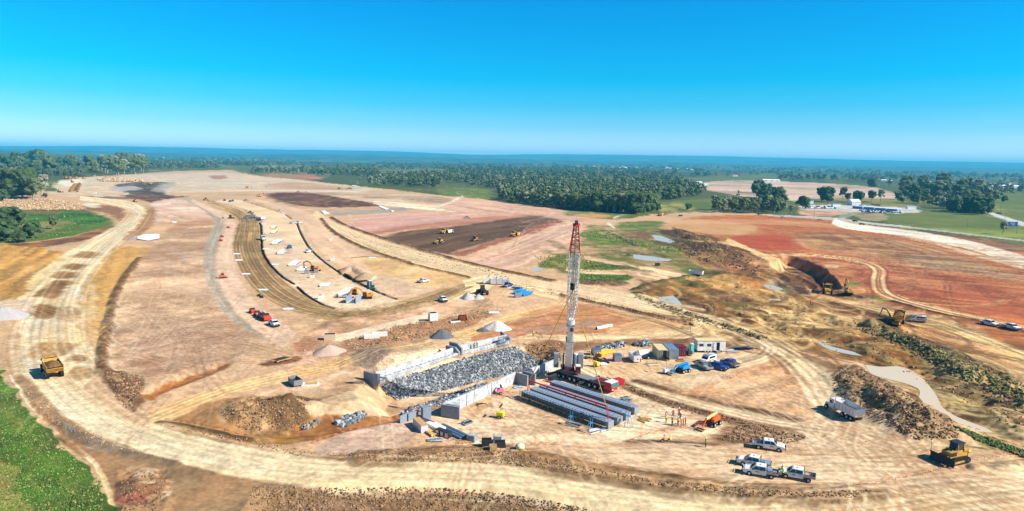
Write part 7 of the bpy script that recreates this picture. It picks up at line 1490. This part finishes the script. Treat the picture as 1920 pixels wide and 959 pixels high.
heap(828,632,3.2,2.4,GD,'neat dark grey gravel cone behind the far abutment',1); heap(905,621,1.9,1.2,GD,'small dark gravel pile beside the pale soil heap',2); heap(932,616,4.2,2.6,GW,'pale soil heap right of the small dark gravel pile',3); heap(877,560,3.2,2.4,GM,'larger of two grey gravel cones near the wheel loader',4); heap(897,560,2.6,1.7,GM,'smaller of two grey gravel cones near the wheel loader',5); heap(617,661,4.2,2.2,GT,'brown-grey gravel cone above the sandy track',6)
heap(533,455,4.5,1.7,GT,'tan gravel pile beside the large white pipe stack',7); heap(545,474,7.5,2.4,GT,'wide grey-tan gravel pile beside the teal ute',8,.8); heap(495,417,5.5,2.6,GT,'brown soil heap at the kink of the first trench',9); heap(8,594,8,3.4,GM,'pale grey gravel heap at the left photo edge',10,.7)
heap(684,519,4.2,1.8,mat('tan_spoil',(176,148,112),.95,noise=.3,ns=1.5,spec=.05),'long tan spoil heap right of the second trench',11,1.7)
# ---------------- people ----------------
PS={'red':person(HVR),'yel':person(HVY,HATW,'stand',HVY,'hip'),'org':person(HVO,HATW,'stand',None,'fwd'),'yel2':person(mat('navy_shirt',(40,50,80),.8),HATW,'stand',HVY),'sito':person(HVO,None,'sit',None,'fwd'),'sity':person(HVY,HATW,'sit',None,'fwd'),'pur':person(mat('purple_shirt',(130,40,90),.8))}
PP=[(1249,786,'red','worker in a faded red shirt at the top left of the group',-1),(1262,783.5,'red','worker in a faded red shirt in the middle of the back row',-1.4),(1273,781,'red','worker in a red shirt standing furthest back in the group',-1.8),(1248.5,793,'yel','worker in a yellow vest with hands on hips at the left of the group',0),(1260,798,'yel2','worker in a yellow vest second from the left in the front row',.3),(1271,798,'yel','worker in a yellow vest nearest the orange shirts',.5),(1275,789,'pur','worker in a purple shirt in the middle of the group',-2),(1277,801,'org','worker in an orange shirt at the front of the group',2.8),(1281,799,'org','worker in an orange shirt behind the front orange shirt',3),(1285,797,'org','worker in an orange shirt at the right end of the group',3.1),
(1323,839,'yel2','lone worker in a yellow vest walking on the brown track',3.1),(1245,829,'sito','bareheaded person in bright orange sitting on the earth bank',2.6),(1257,829,'sity','person in yellow sitting on the earth bank',2.2),(1466,891,'yel2','worker in a dark top with a vest at the nose of the ute',0),(1467,897,'yel','worker in a bright yellow vest nearest the ute bumper',.4),(1000,632,'yel','worker in a yellow vest standing above the orange mesh',-1.6)]
for x,y,k,l,a in PP: put(PS[k],x,y,a,l,'person')
put(PS['yel2'],0,0,-1.2,'worker in dark clothes on the far abutment, left of two','person',xyz=(-9.3,172.4,.9)); put(PS['red'],0,0,-1.5,'worker in a red shirt on the far abutment, right of two','person',xyz=(-8.7,173.1,.9))
# ---------------- barrier mesh and pegs ----------------
def barrier(pts,label,h=.6,step=1.3,mt=ORN):
    P=[W(*p) for p in smooth(pts,4)]; m=MB(); L=0; e=root('safety_barrier',G(*pts[0])); o0=e.location.copy(); pm=MB(); acc=0
    for i in range(len(P)-1):
        a=Vector((*P[i],gz(*P[i])));b=Vector((*P[i+1],gz(*P[i+1]))); n=max(1,int((b-a).length/step))
        for k in range(n): q=a.lerp(b,k/n); q.z=gz(q.x,q.y); q2=a.lerp(b,(k+.45)/n); q2.z=gz(q2.x,q2.y); pm.bar(q-o0,q-o0+Vector((0,0,h)),.03,.03,DRK); m.bar(q-o0+Vector((0,0,h*.75)),q2-o0+Vector((0,0,h*.75)),.03,.10 if h<1 else .3,mt)
    pm.build('post',e)['kind']='stuff'; m.build('flag',e)['kind']='stuff'; tag(e,label,'barrier')
barrier([(960,838),(1010,836),(1060,834)],'orange flag line beside the bulk bag'); barrier([(1180,829),(1230,812),(1300,800),(1380,782)],'orange flag line in front of the orange boom lift'); barrier([(588,832),(640,815),(700,800),(760,780),(800,768)],'orange flag line along the channel left of the storage row')
barrier([(780,806),(830,824),(900,836),(960,840)],'orange flag line below the storage row'); barrier([(1390,700),(1370,712),(1340,700),(1300,706)],'orange flag line around the parked pickups'); barrier([(1600,918),(1660,906),(1740,888),(1820,866),(1919,852)],'long red flag line left of the bulldozer'); barrier([(1620,650),(1700,690),(1760,720),(1860,766),(1960,830)],'orange flag line across the sandy creek land')
barrier([(1750,764),(1800,800),(1860,824),(1930,846)],'orange flag line beside the muddy pond'); barrier([(1500,514),(1532,530),(1544,548),(1530,560),(1520,572),(1560,585),(1640,600)],'red mesh fence along the edge of the cut road',1.1,.5); barrier([(1840,652),(1780,632),(1700,610)],'orange flag line below the right haul road'); barrier([(310,790),(400,806),(470,820)],'orange flag line at the left end of the channel'); barrier([(965,636),(985,628),(1010,630),(1018,638)],'orange mesh fence behind the far abutment',1.1,.5); barrier([(873,592),(876,604),(880,610)],'bright orange mesh beside the rusty shoring box',1.0,.4)
# ---------------- site offices, cars, houses, poles, signs ----------------
CO=[mat('car_white',(226,228,230),.3),mat('car_silver',(150,158,168),.3,metal=.4),mat('car_blue',(70,110,160),.3),mat('car_dark',(50,56,66),.3),mat('car_red',(150,50,46),.3)]
def car(P):
    e=root('parked_car'); m=MB(); m.prism([(-2.2,.35),(2.2,.35),(2.3,.7),(2.0,.95),(1.1,1.0),(.5,1.5),(-1.4,1.55),(-2.2,1.0)],-.88,.88,P); m.build('body',e,.05); m=MB(); m.prism([(1.0,1.02),(.48,1.45),(-1.35,1.48),(-1.9,1.05)],-.90,.90,GLS); m.build('glass',e)
    m=MB()
    for x in(1.35,-1.35): m.cyl((x,-.9,.33),(x,.9,.33),.33,BLK,n=8)
    m.build('wheels',e); return e
CP=[car(c) for c in CO]; cr=random.Random(9); CN=['white','silver','blue','dark','red']
def cars(x0,y0,x1,y1,n,where,grp):
    for i in range(n):
        k=cr.choice([0,0,0,1,1,2,3,4]); t=(i+.5)/n; put(CP[k],x0+(x1-x0)*t,y0+(y1-y0)*t,math.pi/2+cr.uniform(-.15,.15),CN[k]+' car '+where,'car',grp+', '+CN[k])
cars(1507,388,1566,389,20,'in the left rows of the distant car park','cars in the left car park'); cars(1509,391,1566,391.8,18,'in the front left row of the distant car park','cars in the front left car park'); cars(1612,395.6,1688,400,26,'along the front of the long office building','cars in front of the offices'); cars(1616,398,1660,400.4,10,'in the second row before the long office building','cars in the second row'); cars(1612,386.5,1622,387,4,'behind the long office building','cars behind the offices')
cars(1634,384,1650,386,4,'on the gravel right of the gabled roof','cars right of the gable')
for (x,y,k,l) in [(1538,413.5,0,'white car driving on the road left of the junction'),(1603,416,3,'dark car at the junction below the car park'),(1468,409,0,'white car on the road by the red earth'),(1616,422,3,'dark car on the verge below the junction'),(1873,401.5,3,'dark car on the sealed road at the right'),(1851,396,3,'dark truck-like car at the far bend of the sealed road')]: put(CP[k],x,y,-.3,l,'car')
def shed(L,W_,H,rh,wall,roof,px,py,rz,label,cat='building',wins=0,name='site_building'):
    e=root(name,G(px,py),rz); m=MB(); m.box((0,0,H/2),(L,W_,H),wall); m.build('wall',e); m=MB(); m.prism([(-W_/2-.3,H),(W_/2+.3,H),(0,H+rh)],-L/2-.2,L/2+.2,roof,ax='x') if rh>.3 else m.box((0,0,H+.1),(L+.4,W_+.6,.25),roof); m.build('roof',e)
    for i in range(wins): m=MB(); m.box((-L/2+(i+.5)*L/wins,-W_/2-.03,H*.55),(L/wins*.4,.06,H*.35),GLS); m.build('window',e)
    tag(e,label,cat)
BW=mat('blue_wall',(90,140,180),.6); WR=mat('white_roof',(232,234,236),.5); RR=mat('red_roof',(170,90,70),.7)
SX=W(1600,392);EXx=W(1688,398.5); rzb=math.atan2(EXx[1]-SX[1],EXx[0]-SX[0]); 
for i in range(4): x=1611+i*21.5; shed(11.6,8,3.0,.1,BW,WR,x,391.8+i*1.75,rzb,['blue-walled flat office block at the left end of the long row','second blue-walled office block from the left','third blue-walled office block from the left','blue-walled office block at the right end of the long row'][i],'office block',5)
shed(11,12,4.5,3.0,WR,WR,1601,385,.0,'white gabled shed behind the long office row','shed'); shed(9,5,3,.1,WR,BW,1567,387,0,'small blue-roofed hut right of the left car park','hut'); shed(5,4,5,.1,WR,BW,1520,383.5,0,'small tall blue hut at the left car park','hut'); shed(10,4,3,.1,WR,WR,1708,392,0,'long white hut right of the office row','hut'); shed(8,4,3,.1,WR,WR,1462,0,0,'') if False else None
hr=random.Random(12)
for (x,y,L,l,rf) in [(1445,341,46,'long white-roofed warehouse at the edge of the far bare field',WR),(260,296,60,'long white factory with a red-edged roof far behind the yard',WR),(275,298,40,'low red-roofed factory in front of the white one',RR),(305,297,22,'small white factory right of the red-roofed one',WR),(1657,341,16,'white house group beside the far grove',WR),(1668,341.5,12,'second white house beside the far grove',WR),(468,297,20,'far white house left of the wood horizon',WR),(1148,312,26,'far long pink-roofed shed on the plain',RR),(1378,331,20,'far red-roofed house on the green plain',RR),(1880,352,16,'white house at the far right edge',WR),(1905,353,14,'second white house at the far right edge',WR),(50,293,18,'small white building far at the left horizon',WR),(1310,346,14,'low white shed beside the bare field',WR)]: shed(L,L*.35,4.5,2.2,WR,rf,x,y,hr.uniform(-.2,.2),l,'building',3,'distant_building')
HS=[]
for i in range(34):
    x=hr.uniform(1060,1300) if i<24 else hr.uniform(1700,1900); y=(311+(x-1060)*.022+hr.uniform(0,4)) if i<24 else 346+hr.uniform(-3,4)
    rf=hr.choice([WR,WR,RR,GRY]); nm={WR.name:'white-roofed',RR.name:'red-roofed',GRY.name:'grey-roofed'}[rf.name]; pl='on the far central plain' if i<24 else 'far out at the right'
    e=root('house',G(x,y),hr.uniform(-.4,.4)); m=MB(); m.box((0,0,2),(20,12,4),WR); m.build('wall',e); m=MB(); m.prism([(-6.5,4),(6.5,4),(0,7.5)],-10.5,10.5,rf,ax='x'); m.build('roof',e); tag(e,'small '+nm+' house '+pl,'house',nm+' houses '+pl)
def pole(h=11):
    e=root('power_pole'); m=MB(); m.cyl((0,0,0),(0,0,h),.17,bark,.12,n=6); m.build('pole',e); m=MB(); m.box((0,0,h-.8),(2.4,.15,.15),bark); m.build('crossarm',e); return e
PL=pole()
for (x,y,l) in [(1526,411,'power pole on the road verge left of the junction'),(1671,419,'power pole on the verge right of the junction'),(1813,432,'power pole in front of the green paddock'),(1906,438,'power pole near the blue road sign'),(1883,420,'power pole beside the sealed road, nearer'),(1856,407,'power pole beside the sealed road, middle'),(1876,399,'power pole right of the sealed road'),(1096,388,'power pole before the dark wood above the haul road'),(1083,383,'second power pole before the dark wood'),(1017,383,'power pole before the wood left of the haul road'),(670,350,'power pole beside the parked truck at the wood edge'),(83,333,'left power pole behind the yard'),(99,333,'right power pole behind the yard')]: put(PL,x,y,.3,l,'power pole')
e=root('road_sign'); m=MB(); 
for s in(-2.4,2.4): m.cyl((s,0,0),(s,0,4),.12,GLV,n=6)
m.build('post',e); m=MB(); m.box((0,0,4.6),(7.5,.15,3.6),mat('sign_blue',(20,70,140),.5)); m.build('board',e); m=MB()
for k in range(3): m.box((-.6+.5*k,-.09,5.4-k*.8),(4.4-k,.03,.25),WHT)
m.build('lettering_band',e); put(e,1898,431,0,'blue highway sign on two posts at the right edge','road sign')
e=root('ground_cover_sheet'); P5=[(257,445),(272,441),(299,440),(299,449),(278,452),(258,450)]; m=MB(); q=[Vector((*W(*p),0)) for p in P5]; c=sum(q,Vector())/6; m.add([tuple(v-c+Vector((0,0,.25+.3*(i%2)))) for i,v in enumerate(q)]+[(0,0,.8)],[(i,(i+1)%6,6) for i in range(6)],mat('white_sheet',(232,238,244),.5)); m.build('sheet',e); m=MB(); m.box((-3,-6,.2),(9,2,.3),mat('pale_blue_sheet',(150,190,225),.4)); m.build('fold',e); e.location=c; tag(e,'large white and pale blue plastic sheet on the bare earth at the left','plastic sheet')
def slab(pts,label,h=.15,mt=PB):
    q=[Vector((*W(*p),0)) for p in pts]; c=sum(q,Vector())/len(q); n=len(q); m=MB(); m.add([tuple(v-c) for v in q]+[tuple(v-c+Vector((0,0,h))) for v in q],[tuple(range(n))[::-1],tuple(range(n,2*n))]+[(i,(i+1)%n,n+(i+1)%n,n+i) for i in range(n)],mt); o=m.build('concrete_slab'); o.location=c+Vector((0,0,.2)); tag(o,label,'concrete slab')
slab([(602,397),(608,395.5),(618,401),(608,402.5)],'white slab at the left end of the grey gravel band',.3); slab([(709,388),(714,386.5),(729,392.5),(723,394)],'white slab at the right of the grey gravel band',.3); slab([(732,396.5),(736,395),(739,397),(735,398)],'small white slab beside the grey gravel band',.3)
put(pitbox(3.0,2.2,1.2,PB,'site_bin'),178,363,.2,'white bin on the pale upper left yard','bin'); put(pitbox(2.4,1.8,1.2,PB,'site_bin'),327,418,.3,'small white tank on the brown patch in the swirl','bin'); put(cage(BLU,2.4),1722,393,.2,'teal tank truck body on the gravel right of the offices','tank')
put(skip(DRK,'skip_bin',3,2,1.4,False),1276,406,.2,'dark bins beside the haul road bend','skip bin'); e=root('dewatering_pump'); m=MB(); m.box((0,0,.8),(2.2,1.2,1.2),DRK); m.build('housing',e); m=MB(); m.cyl((.3,0,1.3),(.3,0,5),.08,ALU); m.build('mast',e); put(e,1233,499,.2,'dark pump with a thin mast beside the dirt loop','pump')
put(wagon(),1721+0,604,2.8,'white service van behind the loaded dump truck at the right','van')
# ---------------- haze ----------------
def mkhaze():
    bm=bmesh.new(); bmesh.ops.create_cube(bm,size=1); me=bpy.data.meshes.new('haze'); 
    x0,x1,y0,y1,z0,z1=-60000,60000,-700,18400,-14,215
    for v in bm.verts: v.co=((x0+x1)/2+v.co.x*(x1-x0),(y0+y1)/2+v.co.y*(y1-y0),(z0+z1)/2+v.co.z*(z1-z0))
    bm.to_mesh(me); bm.free(); o=bpy.data.objects.new('haze',me); COL.objects.link(o); o['kind']='stuff'
    m=bpy.data.materials.new('haze_air'); m.use_nodes=True; t=m.node_tree; t.nodes.remove(t.nodes['Principled BSDF'])
    pv=t.nodes.new('ShaderNodeVolumePrincipled'); pv.inputs['Density'].default_value=HAZE_D; pv.inputs['Color'].default_value=HAZE_C; pv.inputs['Anisotropy'].default_value=0.0
    t.links.new(pv.outputs[0],t.nodes['Material Output'].inputs['Volume']); me.materials.append(m)
HAZE_D=9.5e-5; HAZE_C=(.09,.68,1.0,1)
mkhaze()
